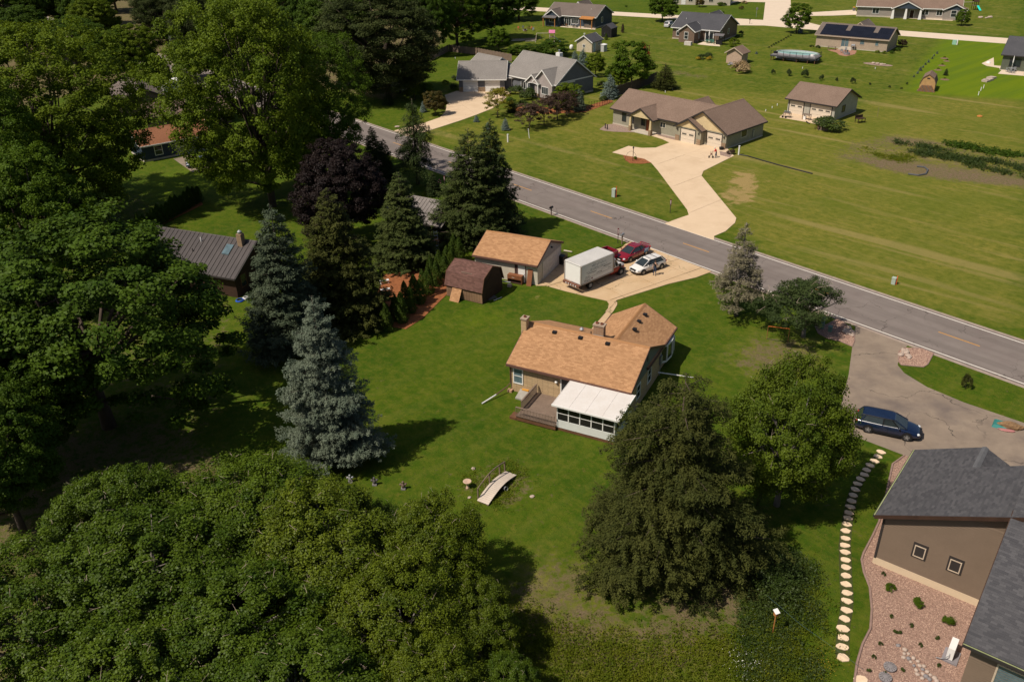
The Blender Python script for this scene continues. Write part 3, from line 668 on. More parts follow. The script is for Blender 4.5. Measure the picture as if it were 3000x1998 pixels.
for k in range(4):
    x0 = .36+k*1.375; MB(*HX).slab([(x0, -8.0, 2.56), (x0+1.36, -8.0, 2.56), (x0+1.36, -4.3, 2.69), (x0, -4.3, 2.69)], .09).build('roof_panel', panm, sr)
    MB(*HX).slab([(x0-.02, -8.01, 2.578), (x0+.02, -8.01, 2.578), (x0+.02, -4.31, 2.708), (x0-.02, -4.31, 2.708)], .03).build('roof_rib', panm, sr)
MB(*HX).box(.33, 5.89, -8.09, -8.0, 2.44, 2.58).build('gutter', white, sr); MB(*HX).slab([(5.86, -8.05, 2.60), (5.92, -8.05, 2.60), (5.92, -4.3, 2.73), (5.86, -4.3, 2.73)], .16).build('fascia', white, sr)
# deck
dk = MB(*HX).box(-2.85, .6, -7.9, -3.96, .1, .44).build('deck', woodbrown, t)
for k in range(27):
    y0 = -7.92+k*.146; MB(*HX).box(-2.9, .61, y0, y0+.135, .442, .475).build('deck_board', woodgrey, dk)
def railing(par, p0, p1, z, h=.95, step=.13, mat=woodgrey, tread=.035):
    d = Vector(p1)-Vector(p0); L = d.length; n = max(int(L/step), 1); ang = math.degrees(math.atan2(d.y, d.x)); w0 = loc2w(HX, p0[0], p0[1]) 
    q = lambda: MB(w0[0], w0[1], HX[2]+ang)
    q().box(0, L, -.06, .06, z+h-.04, z+h).build('top_rail', mat, par); q().box(0, L, -.03, .03, z+.1, z+.15).build('bottom_rail', mat, par)
    for k in range(n+1): q().box(L*k/n-tread/2, L*k/n+tread/2, -.02, .02, z+.02, z+h-.04).build('baluster', mat, par)
railing(dk, (-2.85, -7.95), (.55, -7.95), .45); railing(dk, (-2.82, -7.0), (-2.82, -4.1), .45)
MB(*HX).box(-3.5, -2.92, -7.85, -7.05, 0, .22).build('deck_step', woodbrown, dk)
bh = MB(*HX).add([(-4.4, -5.0, .12), (-3.55, -5.0, .12), (-3.55, -3.95, .42), (-4.4, -3.95, .42), (-4.4, -5.0, 0), (-3.55, -5.0, 0), (-3.55, -3.95, 0), (-4.4, -3.95, 0)], [(0, 1, 2, 3), (4, 5, 1, 0), (5, 6, 2, 1), (6, 7, 3, 2), (7, 4, 0, 3)]).build('cellar_hatch', M('grey_hatch', (.3, .28, .24), .8), t)
MB(*HX).box(-4.2, -3.6, -4.1, -3.96, .4, .5).build('hatch_cap', painty, bh)
dsp = MB(*HX).tube([(-5.3, -4.22, 2.6), (-5.32, -4.0, 2.3), (-5.32, -4.0, .8), (-5.5, -4.4, .55)], .045, n=6).build('downspout', browntrim, t)
MB(*HX).box(-5.5, -5.1, -4.3, -3.98, 0, .22).build('splash_block', M('pinkish_block', (.45, .27, .17)), t)
ex = MB(*HX).tube([(-5.5, -4.4, .55), (-6.1, -5.9, .22)], .05, n=6).build('downspout_extension', browntrim, t); MB(*HX).tube([(-5.9, -5.4, .32), (-6.55, -6.9, .08)], .055, n=6).build('outlet', white, ex)
lt = MB(*HX).lathe([(.05, 2.1), (.13, 2.0), (.13, 1.96), (.02, 1.95)], 8, (-1.05, -4.05, 0)).build('wall_light', white, t)
MB(*HX).box(5.33, 5.5, 3.6, 4.0, 1.1, 1.9).build('meter_box', steel, t); MB(*HX).tube([(5.42, 3.7, 0), (5.42, 3.7, 1.1)], .03).build('conduit', steel, t)
p0, p1 = loc2w(HX, 5.45, 3.0, .7), G(2032, 1106, .12)
ex = MB().tube([p0, tuple((np.array(p0)+p1)/2), tuple(p1)], .05, n=6).build('downspout_extension', white, t)

# ---------------------------------------------------------------- its garage
GX_ = (.97, 87.14, -26.0)
t = wthing('garage', 'whitewashed block garage with tan shingle gable roof beside the concrete drive', 'garage', (GX_[0], GX_[1], 0))
H = block(t, *GX_, 7.76, 7.23, 2.43, 3.95, plaster, tanbase, browntrim, ov=.3, endov=.12)
slope_shingles(H, 'F', tan, 5); slope_shingles(H, 'B', tan, 6)
MB(*GX_).exx([(-H.ww+.02, H.hw-.3), (H.ww-.02, H.hw-.3), (H.ww-.02, H.hw-.02), (0, H.hr-.2), (-H.ww+.02, H.hw-.02)], H.wl+.004, H.wl+.03).build('gable_panel', M('grey_gable', (.34, .31, .28), .85), t)
garage_door(H, 'R', .5, 4.9, 2.1, M('offwhite_door', (.56, .53, .48), .7), plaster); door(H, 'F', 1.9, .85, 2.0, white, browntrim, .02)
window(H, 'F', 1.25, .3, .14, 1.7, fr=browntrim, split='')
MB(*GX_).lathe([(.06, 0), (.16, .08), (.02, .2)], 10, (H.wl+.12, .3, 2.95)).build('wall_light', black, t)

# ---------------------------------------------------------------- brown barn shed with leaning ramp
bsh = shingle_mat('red_brown_shingle', (.10, .053, .042), (.18, .095, .077))
bx = G(1369, 876); cx_, cy_ = -2.9, 80.1
a0, a1 = G(1302, 834, 1.35), G(1412, 860, 1.35); rotb = math.degrees(math.atan2(a1[1]-a0[1], a1[0]-a0[0])); Lb = float(np.hypot(*(a1-a0)[:2])); mid = (a0+a1)/2
nb_ = (-math.sin(R(rotb)), math.cos(R(rotb))); BX = (mid[0]+nb_[0]*2.2, mid[1]+nb_[1]*2.2, rotb)
t = wthing('barn_shed', 'small dark brown gambrel shed with worn red brown shingles', 'shed', (BX[0], BX[1], 0))
pr = [(-2.2, 1.35), (-1.7, 2.75), (0, 3.5), (1.7, 2.75), (2.2, 1.35)]
wallp = [(-2.0, 0), (2.0, 0), (2.0, 1.5), (1.6, 2.63), (0, 3.36), (-1.6, 2.63), (-2.0, 1.5)]
MB(*BX).exx(wallp, -Lb/2+.1, Lb/2-.1).build('wall', wooddark, t)
for k in range(14):
    x0 = -Lb/2+.1+k*(Lb-.2)/14; MB(*BX).box(x0+.01, x0+(Lb-.2)/14-.01, -2.035, -2.003, .05, 1.45).build('plank', M('shed_plank', (.20, .12, .07), .85, .35, 1.0), t)
    if k < 16: y0 = -1.95+k*.242; MB(*BX).box(Lb/2-.098, Lb/2-.07, y0+.01, y0+.232, .05, 1.45+max(0, 1.3-abs(y0+.12)*.62)).build('plank', wooddark, t)
rf = MB(*BX).exx(pr+[(2.12, 1.3), (1.65, 2.68), (0, 3.42), (-1.65, 2.68), (-2.12, 1.3)], -Lb/2, Lb/2).build('roof', M('brown_roof_base', (.13, .06, .05), .9), t)
c, s_ = math.cos(R(rotb)), math.sin(R(rotb)); ux = np.array([c, s_, 0]); uy = np.array([-s_, c, 0])
for i in range(4):
    (y0, z0), (y1, z1) = (pr[i], pr[i+1])
    if i < 2: o = np.array([BX[0], BX[1], 0])-ux*Lb/2+uy*y0+[0, 0, z0]; u = ux; vv = uy*(y1-y0)+np.array([0, 0, z1-z0])
    else: o = np.array([BX[0], BX[1], 0])+ux*Lb/2+uy*y1+[0, 0, z1]; u = -ux; vv = uy*(y0-y1)+np.array([0, 0, z0-z1])
    hl = np.linalg.norm(vv); shingled(rf, o, u, vv/hl, Lb, hl-.02, bsh, .15, .32, seed=20+i)
for sx in (-1, 1): MB(*BX).exx([(-2.24, 1.28), (-1.72, 2.78), (0, 3.54), (1.72, 2.78), (2.24, 1.28), (2.1, 1.28), (1.62, 2.66), (0, 3.38), (-1.62, 2.66), (-2.1, 1.28)], sx*(Lb/2+.01)-.015, sx*(Lb/2+.01)+.015).build('rake_board', woodbrown, t)
MB(*BX).box(-.55, .75, -1.55, -1.47, 2.86, 2.92).build('roof_board', woodgrey, t)
q = loc2w(BX, -.8, -2.45)
t2 = wthing('shingled_ramp', 'sloping panel of tan shingles leaning against the brown shed', 'ramp', (q[0], q[1], 0))
rp = MB(*BX).add([(-1.35, -2.85, 0), (-.2, -2.85, 0), (-.2, -2.08, 1.3), (-1.35, -2.08, 1.3), (-1.35, -2.80, 0), (-.2, -2.80, 0), (-.2, -2.04, 1.25), (-1.35, -2.04, 1.25)], [(0, 1, 2, 3), (7, 6, 5, 4), (0, 4, 5, 1), (1, 5, 6, 2), (2, 6, 7, 3), (3, 7, 4, 0)]).build('panel', woodbrown, t2)
vv = uy*.77+np.array([0, 0, 1.3]); o = np.array(loc2w(BX, -1.35, -2.85)); shingled(rp, o, ux, vv/np.linalg.norm(vv), 1.15, 1.5, tan, .15, .3, seed=31)

# ---------------------------------------------------------------- ranch house across the road
taupe = far_roof('taupe_shingle', (.155, .105, .078), (.25, .175, .135))
sage = lapped('sage_siding', (.29, .27, .20), .2); yel = lapped('cream_gable_siding', (.60, .47, .27), .2)
fstone = brick_mat('field_stone', (.30, .20, .12), (.22, .14, .08), (.33, .26, .18), .35, .16)
AX = (28.02, 144.29, -47.5)
t = wthing('ranch_house', 'sage sided ranch house with taupe roof, cream gables and two garage doors', 'house', (AX[0], AX[1], 0))
H = block(t, *AX, 19.0, 9.7, 2.78, 5.30, sage, taupe, darktrim, found=.25)
for u, w in ((-6.6, .75), (-4.85, .6), (-2.4, .7)): window(H, 'F', u, .95, w, 1.3, darktrim, split='')
window(H, 'F', 1.75, 1.3, 1.0, .8, cream, split='h'); door(H, 'F', -1.2, .95, 2.05, M('rust_door', (.22, .06, .02)), darktrim)
c_ = loc2w(AX, -1.75, -3.9)
E2 = block(t, c_[0], c_[1], AX[2]+90, 4.8, 5.6, 2.6, 4.25, sage, taupe, darktrim, walls=False, ov=.35)
fx = (c_[0], c_[1], AX[2]+90)
MB(*fx).exx([(-2.3, 2.62), (2.3, 2.62), (0, 3.98)], -2.2, -2.08).build('porch_gable', yel, t)
for y in (-2.15, 2.15):
    MB(*fx).box(-2.35, -1.85, y-.25, y+.25, 0, .95).build('pier', fstone, t); MB(*fx).add([(-2.28, y-.2, .95), (-1.92, y-.2, .95), (-1.92, y+.2, .95), (-2.28, y+.2, .95), (-2.22, y-.14, 2.5), (-1.98, y-.14, 2.5), (-1.98, y+.14, 2.5), (-2.22, y+.14, 2.5)], [(4, 5, 6, 7), (0, 1, 5, 4), (1, 2, 6, 5), (2, 3, 7, 6), (3, 0, 4, 7)]).build('column', yel, t)
MB(*fx).box(-2.3, 1.0, -2.4, 2.4, -.05, .14).build('porch_floor', conc, t)
GA = (35.12, 137.78, 42.5)
H2 = block(t, *GA, 11.3, 9.9, 2.45, 5.36, sage, taupe, darktrim, found=.2)
f0 = H2
MB(*GA).exx([(-4.4, 2.45), (4.4, 2.45), (0, 5.05)], -H2.wl-.03, -H2.wl-.005).build('gable_panel', yel, t)
garage_door(H2, 'L', -2.35, 2.75, 2.1, panes=2, mat=M('cream_door', (.62, .53, .42), .6, .05), fr=darktrim, pr=2)
window(H2, 'F', -.35, 1.05, 1.5, 1.05, cream, split='')
c_ = loc2w(GA, -5.2, 2.05)
H3 = block(t, c_[0], c_[1], 42.5, 2.6, 5.6, 2.4, 3.95, sage, taupe, darktrim, ov=.35)
MB(*H3.f).exx([(-2.3, 2.4), (2.3, 2.4), (0, 3.66)], -H3.wl-.03, -H3.wl-.005).build('gable_panel', yel, t)
garage_door(H3, 'L', .05, 2.75, 2.1, panes=2, mat=MATS['cream_door'], fr=darktrim, pr=2)
for B_, us in ((H3, (-2.05, 2.1)), (H2, (-4.15,))):
    for u in us: wbox(MB(*B_.f), B_, 'L', u-.38, u+.38, 0, .95, .0, .1).build('stone_facing', fstone, t); wbox(MB(*B_.f), B_, 'L', u-.1, u+.1, 1.7, 2.0, .0, .12).build('wall_light', darktrim, t)
c_ = loc2w(AX, 2.4, 4.4); block(t, c_[0], c_[1], 42.5, 5.0, 5.0, 2.7, 4.6, sage, taupe, darktrim)
wbox(MB(*GA), H2, 'F', 2.1, 2.5, .5, 1.6, 0, .15).build('meter_box', steel, t)

# ---------------------------------------------------------------- detached garage
DX = (56.62, 152.53, -46.0); stucco = lapped('pale_panel_siding', (.36, .345, .29), .3, axis=0, w=.06)
t = wthing('detached_garage', 'detached two bay garage with taupe roof and pale grey walls', 'garage', (DX[0], DX[1], 0))
H = block(t, *DX, 9.8, 9.3, 2.6, 4.75, stucco, taupe, darktrim, found=.12, ov=.45)
garage_door(H, 'F', -2.75, 2.7, 2.2, panes=2, mat=MATS['cream_door'], fr=darktrim, pr=2); garage_door(H, 'F', 1.9, 3.9, 2.2, panes=3, mat=MATS['cream_door'], fr=darktrim, pr=2); window(H, 'R', -1.0, 1.0, .95, 1.05, darktrim, split='')

# ---------------------------------------------------------------- blue grey house
greyr = far_roof('grey_shingle', (.18, .165, .15), (.28, .255, .235)); bgs = lapped('slate_blue_siding', (.135, .14, .155), .2); mauve = lapped('pale_mauve_shake', (.36, .31, .29), .2)
QX = (8.85, 175.46, -49.1)
t = wthing('slate_blue_house', 'slate blue house with grey roof, white trim and arched entry porch', 'house', (QX[0], QX[1], 0))
H = block(t, *QX, 15.4, 11.1, 2.99, 6.9, bgs, greyr, white, found=.35)
for u, w in ((-2.1, 1.3), (3.4, 1.5)): window(H, 'F', u, .9, w, 1.3, split='h')
wbox(MB(*QX), H, 'R', -5.1, 5.1, 3.0, 3.2, .0, .04).build('band_board', white, t); window(H, 'R', -3.2, 1.0, .9, 1.3)
c_ = loc2w(QX, 4.4, -3.1); D1 = block(t, c_[0], c_[1], QX[2]+90, 6.2, 5.6, 2.95, 5.5, mauve, greyr, white, ov=.35)
window(D1, 'L', -.5, .9, 1.7, 1.3, split='3')
c_ = loc2w(QX, 1.7, -4.0); D2 = block(t, c_[0], c_[1], QX[2]+90, 5.0, 3.9, 2.75, 4.3, mauve, greyr, white, walls=False, ov=.3)
MB(*D2.f).exx([(-1.6, 2.7), (1.6, 2.7), (0, 3.95)], -2.2, -2.1).build('porch_gable', mauve, t)
for y in (-1.5, 1.5): MB(*D2.f).box(-2.25, -2.05, y-.1, y+.1, 0, 2.7).build('post', white, t); MB(*D2.f).box(-2.32, -1.98, y-.17, y+.17, 0, .8).build('pier', fstone, t)
MB(*D2.f).exx([(-1.4, 2.7), (-1.4, 2.35), (-.9, 2.55), (0, 2.62), (.9, 2.55), (1.4, 2.35), (1.4, 2.7)], -2.22, -2.08).build('arch', white, t)
MB(*D2.f).box(-2.2, 0, -1.7, 1.7, 0, .18).build('porch_floor', conc, t)
chs = MB(*QX).box(.8, 1.9, 1.0, 1.9, 5.4, 7.3).build('chimney', white, t); MB(*QX).lathe([(.15, 7.3), (.15, 7.75), (.2, 7.76), (.2, 7.85)], 10, (1.35, 1.45, 0)).build('flue', steel, chs)
QG = (-4.52, 179.45, -4.8)
G1 = block(t, *QG, 10.1, 9.1, 2.55, 5.35, bgs, greyr, white, ov=.4)
for u in (-2.3, 2.2): garage_door(G1, 'F', u, 2.8, 2.15)
for u, w in ((-4.25, .85), (0, 1.4), (4.25, .85)): wbox(MB(*QG), G1, 'F', u-w/2, u+w/2, 0, .95, 0, .07).build('stone_facing', fstone, t)
c_ = loc2w(QG, 7.3, .4); LK = block(t, c_[0], c_[1], -8, 6.5, 7.0, 2.6, 4.5, bgs, greyr, white, ridge=False); window(LK, 'F', -.5, .9, 1.2, 1.3, split='h')
c_ = loc2w(QG, .6, 8.6); block(t, c_[0], c_[1], -50, 8.0, 7.5, 2.6, 4.9, bgs, greyr, white)

# ---------------------------------------------------------------- navy house with pergolas
navy = lapped('navy_siding', (.045, .062, .085), .2); gbr = far_roof('brown_grey_shingle', (.125, .10, .085), (.185, .15, .13))
FX = (21.79, 259.65, -33.3)
t = wthing('navy_house', 'navy sided house with brown grey roof behind two timber pergolas', 'house', (FX[0], FX[1], 0))
H = block(t, *FX, 16.7, 11.0, 2.95, 5.6, navy, gbr, white, found=.3)
c_ = loc2w(FX, -5.2, -4.6); P1 = block(t, c_[0], c_[1], FX[2]+90, 5.2, 5.2, 2.8, 4.6, navy, gbr, white, ov=.35); window(P1, 'L', 0, 1.2, 1.6, 1.1, split='h')
window(H, 'F', -1.0, .3, 2.0, 2.0, split='3'); window(H, 'F', 1.4, .9, 2.0, 1.3, split='3'); window(H, 'R', -1.2, 1.1, .8, 1.4, split='')
c_ = loc2w(FX, -1.2, 4.5); block(t, c_[0], c_[1], FX[2]+90, 6.5, 6, 2.9, 5.9, navy, gbr, white)
MB(*FX).lathe([(.06, 4.0), (.06, 4.75)], 8, (5.0, -2.2, 0)).build('vent_pipe', pvc, t)
def pergola(label, f, lx, ly, h, rmat, name='pergola'):
    t = wthing(name, label, 'pergola', (f[0], f[1], 0))
    for sx in (-1, 1):
        for sy in (-1, 1): MB(*f).box(sx*(lx/2-.3)-.1, sx*(lx/2-.3)+.1, sy*(ly/2-.3)-.1, sy*(ly/2-.3)+.1, 0, h-.1).build('post', woodorange, t)
    for sy in (-1, 1): MB(*f).box(-lx/2, lx/2, sy*(ly/2-.3)-.07, sy*(ly/2-.3)+.07, h-.1, h+.12).build('beam', woodorange, t)
    rf = MB(*f).exx([(-ly/2, h+.2), (0, h+.75), (ly/2, h+.2), (ly/2, h+.12), (0, h+.67), (-ly/2, h+.12)], -lx/2, lx/2).build('roof', rmat, t)
    return t
q = G(1719, 85); pergola('orange cedar pergola sheltering a pale spa tub', (q[0]+.6, q[1]+1.2, -33), 4.2, 3.6, 2.4, woodorange)
q = G(1616, 79); pergola('dark roofed timber pergola over grills and garden chairs', (q[0], q[1]+1.0, -33), 4.4, 3.4, 2.3, M('grey_metal_roof', (.12, .11, .11), .6))
q = G(1723, 82.5)
t = wthing('spa_tub', 'pale square spa tub under the orange cedar pergola', 'hot tub', (q[0]+.4, q[1]+.6, 0)); MB(q[0]+.4, q[1]+.6, -33).box(-1.1, 1.1, -1.0, 1.0, 0, .85).build('shell', M('tan_shell', (.45, .38, .3)), t); MB(q[0]+.4, q[1]+.6, -33).box(-1.05, 1.05, -.95, .95, .85, .97).build('cover', white, t)
# ---------------------------------------------------------------- brown house with slate roof
slate = far_roof('slate_dark_shingle', (.058, .058, .064), (.095, .093, .10)); umber = lapped('umber_siding', (.175, .118, .085), .2)
BXX = (52.58, 233.03, -36.2)
t = wthing('umber_house', 'brown sided house with dark slate roof and white framed windows', 'house', (BXX[0], BXX[1], 0))
H = block(t, *BXX, 13.6, 12.6, 2.87, 5.9, umber, slate, white, found=.25)
c_ = loc2w(BXX, -.6, -7.3); P1 = block(t, c_[0], c_[1], BXX[2]+90, 5.8, 4.9, 2.8, 4.5, umber, slate, white, ov=.35); window(P1, 'L', .1, .9, .95, 1.6); window(P1, 'F', .4, .9, .6, 1.4, split='')
window(H, 'F', -4.8, .9, .95, 1.6); window(H, 'F', 3.9, .2, 2.0, 2.1, split='h', ft=.16); window(H, 'R', -4.3, 1.0, .7, 1.3, split=''); window(H, 'R', .2, 1.3, .7, 1.2, split='')
MB(*BXX).lathe([(.06, 4.0), (.06, 4.8)], 8, (-4.2, -2.8, 0)).build('vent_pipe', pvc, t)
c_ = loc2w(BXX, .0, 5.2); block(t, c_[0], c_[1], BXX[2]+90, 6.5, 8, 2.8, 5.7, umber, slate, white)
# ---------------------------------------------------------------- solar house
beige = lapped('beige_siding', (.40, .31, .23), .2); SX = (85.55, 214.63, -37.3)
t = wthing('solar_house', 'long beige ranch house with rows of black solar panels on its roof', 'house', (SX[0], SX[1], 0))
H = block(t, *SX, 17.6, 9.2, 2.78, 5.02, beige, gbr, M('tan_trim', (.42, .33, .25), .6, .05), found=.2)
pm = M('solar_glass', (.010, .011, .018), .28, .3, .8, spec=.35); sl_ = (5.02-2.78)/4.6
for row, (ya, yb, skips) in enumerate(((-4.45, -2.6, ()), (-2.55, -.7, (5, 11)))):
    for k in range(15):
        if k in skips: continue
        x0 = -7.6+k*1.08
        MB(*SX).slab([(x0, ya, 2.78+(ya+4.6)*sl_+.14), (x0+1.05, ya, 2.78+(ya+4.6)*sl_+.14), (x0+1.05, yb, 2.78+(yb+4.6)*sl_+.14), (x0, yb, 2.78+(yb+4.6)*sl_+.14)], .05).build('solar_panel', pm, t)
window(H, 'F', -1.4, .25, 1.7, 2.0, M('tan_trim', (.4, .3, .2)), glassblue, 'h'); window(H, 'F', 2.6, 1.3, .95, .95, MATS['tan_trim'], glassblue, ''); window(H, 'F', 6.0, 1.3, .7, .95, MATS['tan_trim'], glassblue, '')
c_ = loc2w(SX, 0, 4.2); block(t, c_[0], c_[1], SX[2]+90, 6.5, 7, 2.7, 5.5, beige, gbr, MATS['tan_trim'])
# ---------------------------------------------------------------- craftsman house at the top
TX = (117.5, 260.72, -24.2); tgrey = lapped('warm_grey_siding', (.30, .26, .225), .2)
t = wthing('craftsman_house', 'warm grey house with tapered white porch columns and taupe roof', 'house', (TX[0], TX[1], 0))
H = block(t, *TX, 28.0, 11.0, 2.81, 5.6, tgrey, taupe, white, found=.35)
for u, w in ((-8.5, 1.7), (4.6, 1.7), (8.3, 1.4)): window(H, 'F', u, 1.0, w, 1.35, split='h')
c_ = loc2w(TX, -.2, -4.6); P1 = block(t, c_[0], c_[1], TX[2]+90, 5.5, 8.2, 2.75, 4.7, tgrey, taupe, white, walls=False, ov=.3)
MB(*P1.f).exx([(-3.6, 2.75), (3.6, 2.75), (0, 4.4)], -2.55, -2.45).build('porch_gable', navy, t); door(H, 'F', 1.2, 1.0, 2.1, wooddark)
for y in (-3.6, .2, 3.6): MB(*P1.f).add([(-2.75, y-.42, 0), (-2.0, y-.42, 0), (-2.0, y+.42, 0), (-2.75, y+.42, 0), (-2.55, y-.2, 2.7), (-2.2, y-.2, 2.7), (-2.2, y+.2, 2.7), (-2.55, y+.2, 2.7)], [(0, 1, 5, 4), (1, 2, 6, 5), (2, 3, 7, 6), (3, 0, 4, 7)]).build('column', white, t)
c_ = loc2w(TX, 12.2, -4.7); P2 = block(t, c_[0], c_[1], TX[2]+90, 4.2, 6.4, 2.75, 4.3, tgrey, taupe, white, ov=.35); MB(*P2.f).exx([(-2.7, 2.65), (2.7, 2.65), (0, 4.0)], -P2.wl-.03, -P2.wl-.005).build('gable_panel', navy, t); window(P2, 'L', .3, .9, 1.3, 1.7)
garage_door(H, 'L', 0, 5, 2.2)
# ---------------------------------------------------------------- cottage cut by the top edge
q0, q1 = G(1984, 17), G(2027, 17); ang = math.degrees(math.atan2(q1[1]-q0[1], q1[0]-q0[0]))
KX = (q0[0]+9, q0[1]+3.5, -18)
t = wthing('cream_cottage', 'cream sided house with white door beyond the far street', 'house', (KX[0], KX[1], 0))
H = block(t, *KX, 19, 9, 3.2, 5.8, lapped('cream_siding', (.46, .41, .32), .2), gbr, white, found=.3)
for u in (-8.0, -3.5, 3.0): window(H, 'F', u, 1.0, 1.3, 1.2, cream, split='h')
door(H, 'F', -5.8, 1.2, 2.2)
# ---------------------------------------------------------------- olive house at the right edge
olive = lapped('olive_siding', (.105, .115, .082), .2); RX = (113.6, 183.6, -37.0)
t = wthing('olive_house', 'dark olive house with charcoal roof, covered patio and timber post', 'house', (RX[0], RX[1], 0))
H = block(t, *RX, 15.0, 10.5, 3.2, 6.2, olive, slate, darktrim, found=.15)
window(H, 'F', -4.6, 1.0, 2.0, 1.5, darktrim, split='')
c_ = loc2w(RX, 1.5, -5.2); P1 = block(t, c_[0], c_[1], RX[2]+90, 6.5, 8, 3.0, 5.0, olive, slate, darktrim, walls=False)
MB(*P1.f).box(-3.0, -2.75, 3.2, 3.45, 0, 3.0).build('post', woodorange, t); MB(*P1.f).box(-2.9, 1.0, -3.8, 3.6, 0, .45).build('patio_deck', woodbrown, t)

# ---------------------------------------------------------------- small sheds
def small_shed(name, label, f, L, W, he, hr, wall, roof, trim, ov=.25):
    t = wthing(name, label, 'shed', (f[0], f[1], 0)); return t, block(t, *f, L, W, he, hr, wall, roof, trim, ov=ov, gutter=False, ridge=False)
blk = M('black_shed_paint', (.014, .013, .013), .7, .2)
t, H = small_shed('black_shed', 'black wooden garden shed with slate blue gable roof', (27.98, 237.4, 58.0), 3.7, 3.1, 2.3, 3.3, blk, slate, None, .08); door(H, 'L', 0, 1.4, 1.9, blk, blk)
for k in range(8): MB(*H.f).box(-1.6+k*.4, -1.22+k*.4, -H.ww-.02, -H.ww-.002, .05, H.hw-.05).build('plank', blk, t)
t, H = small_shed('cream_shed', 'cream shed with charcoal gable roof and a small square window', (20.9, 218.2, 54.0), 5.6, 5.0, 2.4, 3.9, M('cream_board', (.50, .42, .30)), slate, white, .35); window(H, 'L', .1, 1.1, .6, .6, split='h'); door(H, 'F', -1.3, .9, 2.0, M('pale_blue_door', (.33, .42, .45))); window(H, 'F', .9, 1.3, .4, .6, split='')
q = G(2163, 188); t, H = small_shed('beige_shed', 'small beige shed with taupe gable roof beside a dried shrub', (q[0], q[1]+1.6, 50), 3.9, 4.5, 2.3, 3.6, M('tan_board', (.42, .30, .22)), taupe, M('tan_trim', (.42, .33, .25)), .4)
# gambrel shed with firewood
q0, q1 = G(2689, 267), G(2737, 271); ang = math.degrees(math.atan2(q1[1]-q0[1], q1[0]-q0[0])); mid = (q0+q1)/2; wd = float(np.hypot(*(q1-q0)[:2]))
f = (mid[0]-math.sin(R(ang))*2.0, mid[1]+math.cos(R(ang))*2.0, ang)
t = wthing('gambrel_shed', 'tan plywood gambrel shed with weathered taupe shingle roof', 'shed', (f[0], f[1], 0)); h = wd/2
pr = [(-h, 1.5), (-h*.72, 2.6), (0, 3.3), (h*.72, 2.6), (h, 1.5)]
MB(*f).exy([(-h+.1, 0), (h-.1, 0), (h-.1, 1.5), (h*.66, 2.5), (0, 3.2), (-h*.66, 2.5), (-h+.1, 1.5)], -2, 2).build('wall', M('plywood', (.43, .26, .11), .8), t)
MB(*f).exy(pr+[(h-.06, 1.46), (h*.69, 2.54), (0, 3.23), (-h*.69, 2.54), (-h+.06, 1.46)], -2.15, 2.15).build('roof', taupe, t)
MB(*f).box(-.25, .25, -2.03, -2.0, 2.35, 2.6).build('gable_vent', darktrim, t)
fw = wthing('firewood_stack', 'stack of split firewood against the plywood gambrel shed', 'firewood', (*loc2w(f, 0, -2.3)[:2], 0))
for r in range(7):
    for k in range(14-r): MB(*f).tube([(-1.55+k*.23+r*.11, -2.5+.03*(k % 3), .1+r*.17), (-1.55+k*.23+r*.11, -2.06, .1+r*.17)], .1+.012*((k*5+r) % 3), n=6).build('log', M('split_wood', (.25, .13, .07), .9, .4, 5.0) if (k+r) % 3 else woodgrey, fw)

# ---------------------------------------------------------------- dark cabin with standing seam roof
seam = M('brown_metal_roof', (.055, .045, .042), .42, .25, .6, metal=.25, spec=.5); MX = (-33.71, 87.41, -22.6)
t = wthing('metal_roof_cabin', 'dark timber cabin under a brown standing seam metal roof', 'house', (MX[0], MX[1], 0))
H = block(t, *MX, 14.6, 8.8, 2.47, 5.03, wooddark, seam, darktrim, ov=.5, rth=.1)
sl_ = (5.03-2.47)/4.4
for k in range(26):
    x0 = -7.2+k*.576
    for sy in (-1, 1): MB(*MX).add([(x0, sy*4.4, 2.47), (x0+.04, sy*4.4, 2.47), (x0+.04, 0, 5.03), (x0, 0, 5.03), (x0, sy*4.4, 2.53), (x0+.04, sy*4.4, 2.53), (x0+.04, 0, 5.09), (x0, 0, 5.09)], [(4, 5, 6, 7), (0, 1, 5, 4), (1, 2, 6, 5), (3, 0, 4, 7)]).build('seam', seam, H.roof)
chm = MB(*MX).box(5.4, 6.0, -.9, -.3, 3.8, 5.9).build('chimney', fstone, t); MB(*MX).lathe([(.2, 5.9), (.24, 6.0), (.24, 6.15), (.05, 6.3)], 10, (5.7, -.6, 0)).build('flue', steel, chm)
MB(*MX).slab([(4.0, -2.0, 2.47+2.4*sl_+.12), (4.9, -2.0, 2.47+2.4*sl_+.12), (4.9, -.9, 2.47+3.5*sl_+.12), (4.0, -.9, 2.47+3.5*sl_+.12)], .12).build('skylight', glassblue, t)
for x, y in ((-1.6, -2.6), (.3, -2.2)): MB(*MX).lathe([(.05, 0), (.05, .35)], 8, (x, y, 2.47+(4.4+y)*sl_)).build('vent_pipe', darktrim, t)
MB(*MX).lathe([(.06, 0), (.06, .5)], 8, (.6, -1.0, 2.47+3.4*sl_)).build('vent_pipe', pvc, t)
window(H, 'R', -2.6, .9, .8, 1.3, woodbrown); door(H, 'R', .4, .9, 2.0, wooddark, woodbrown)
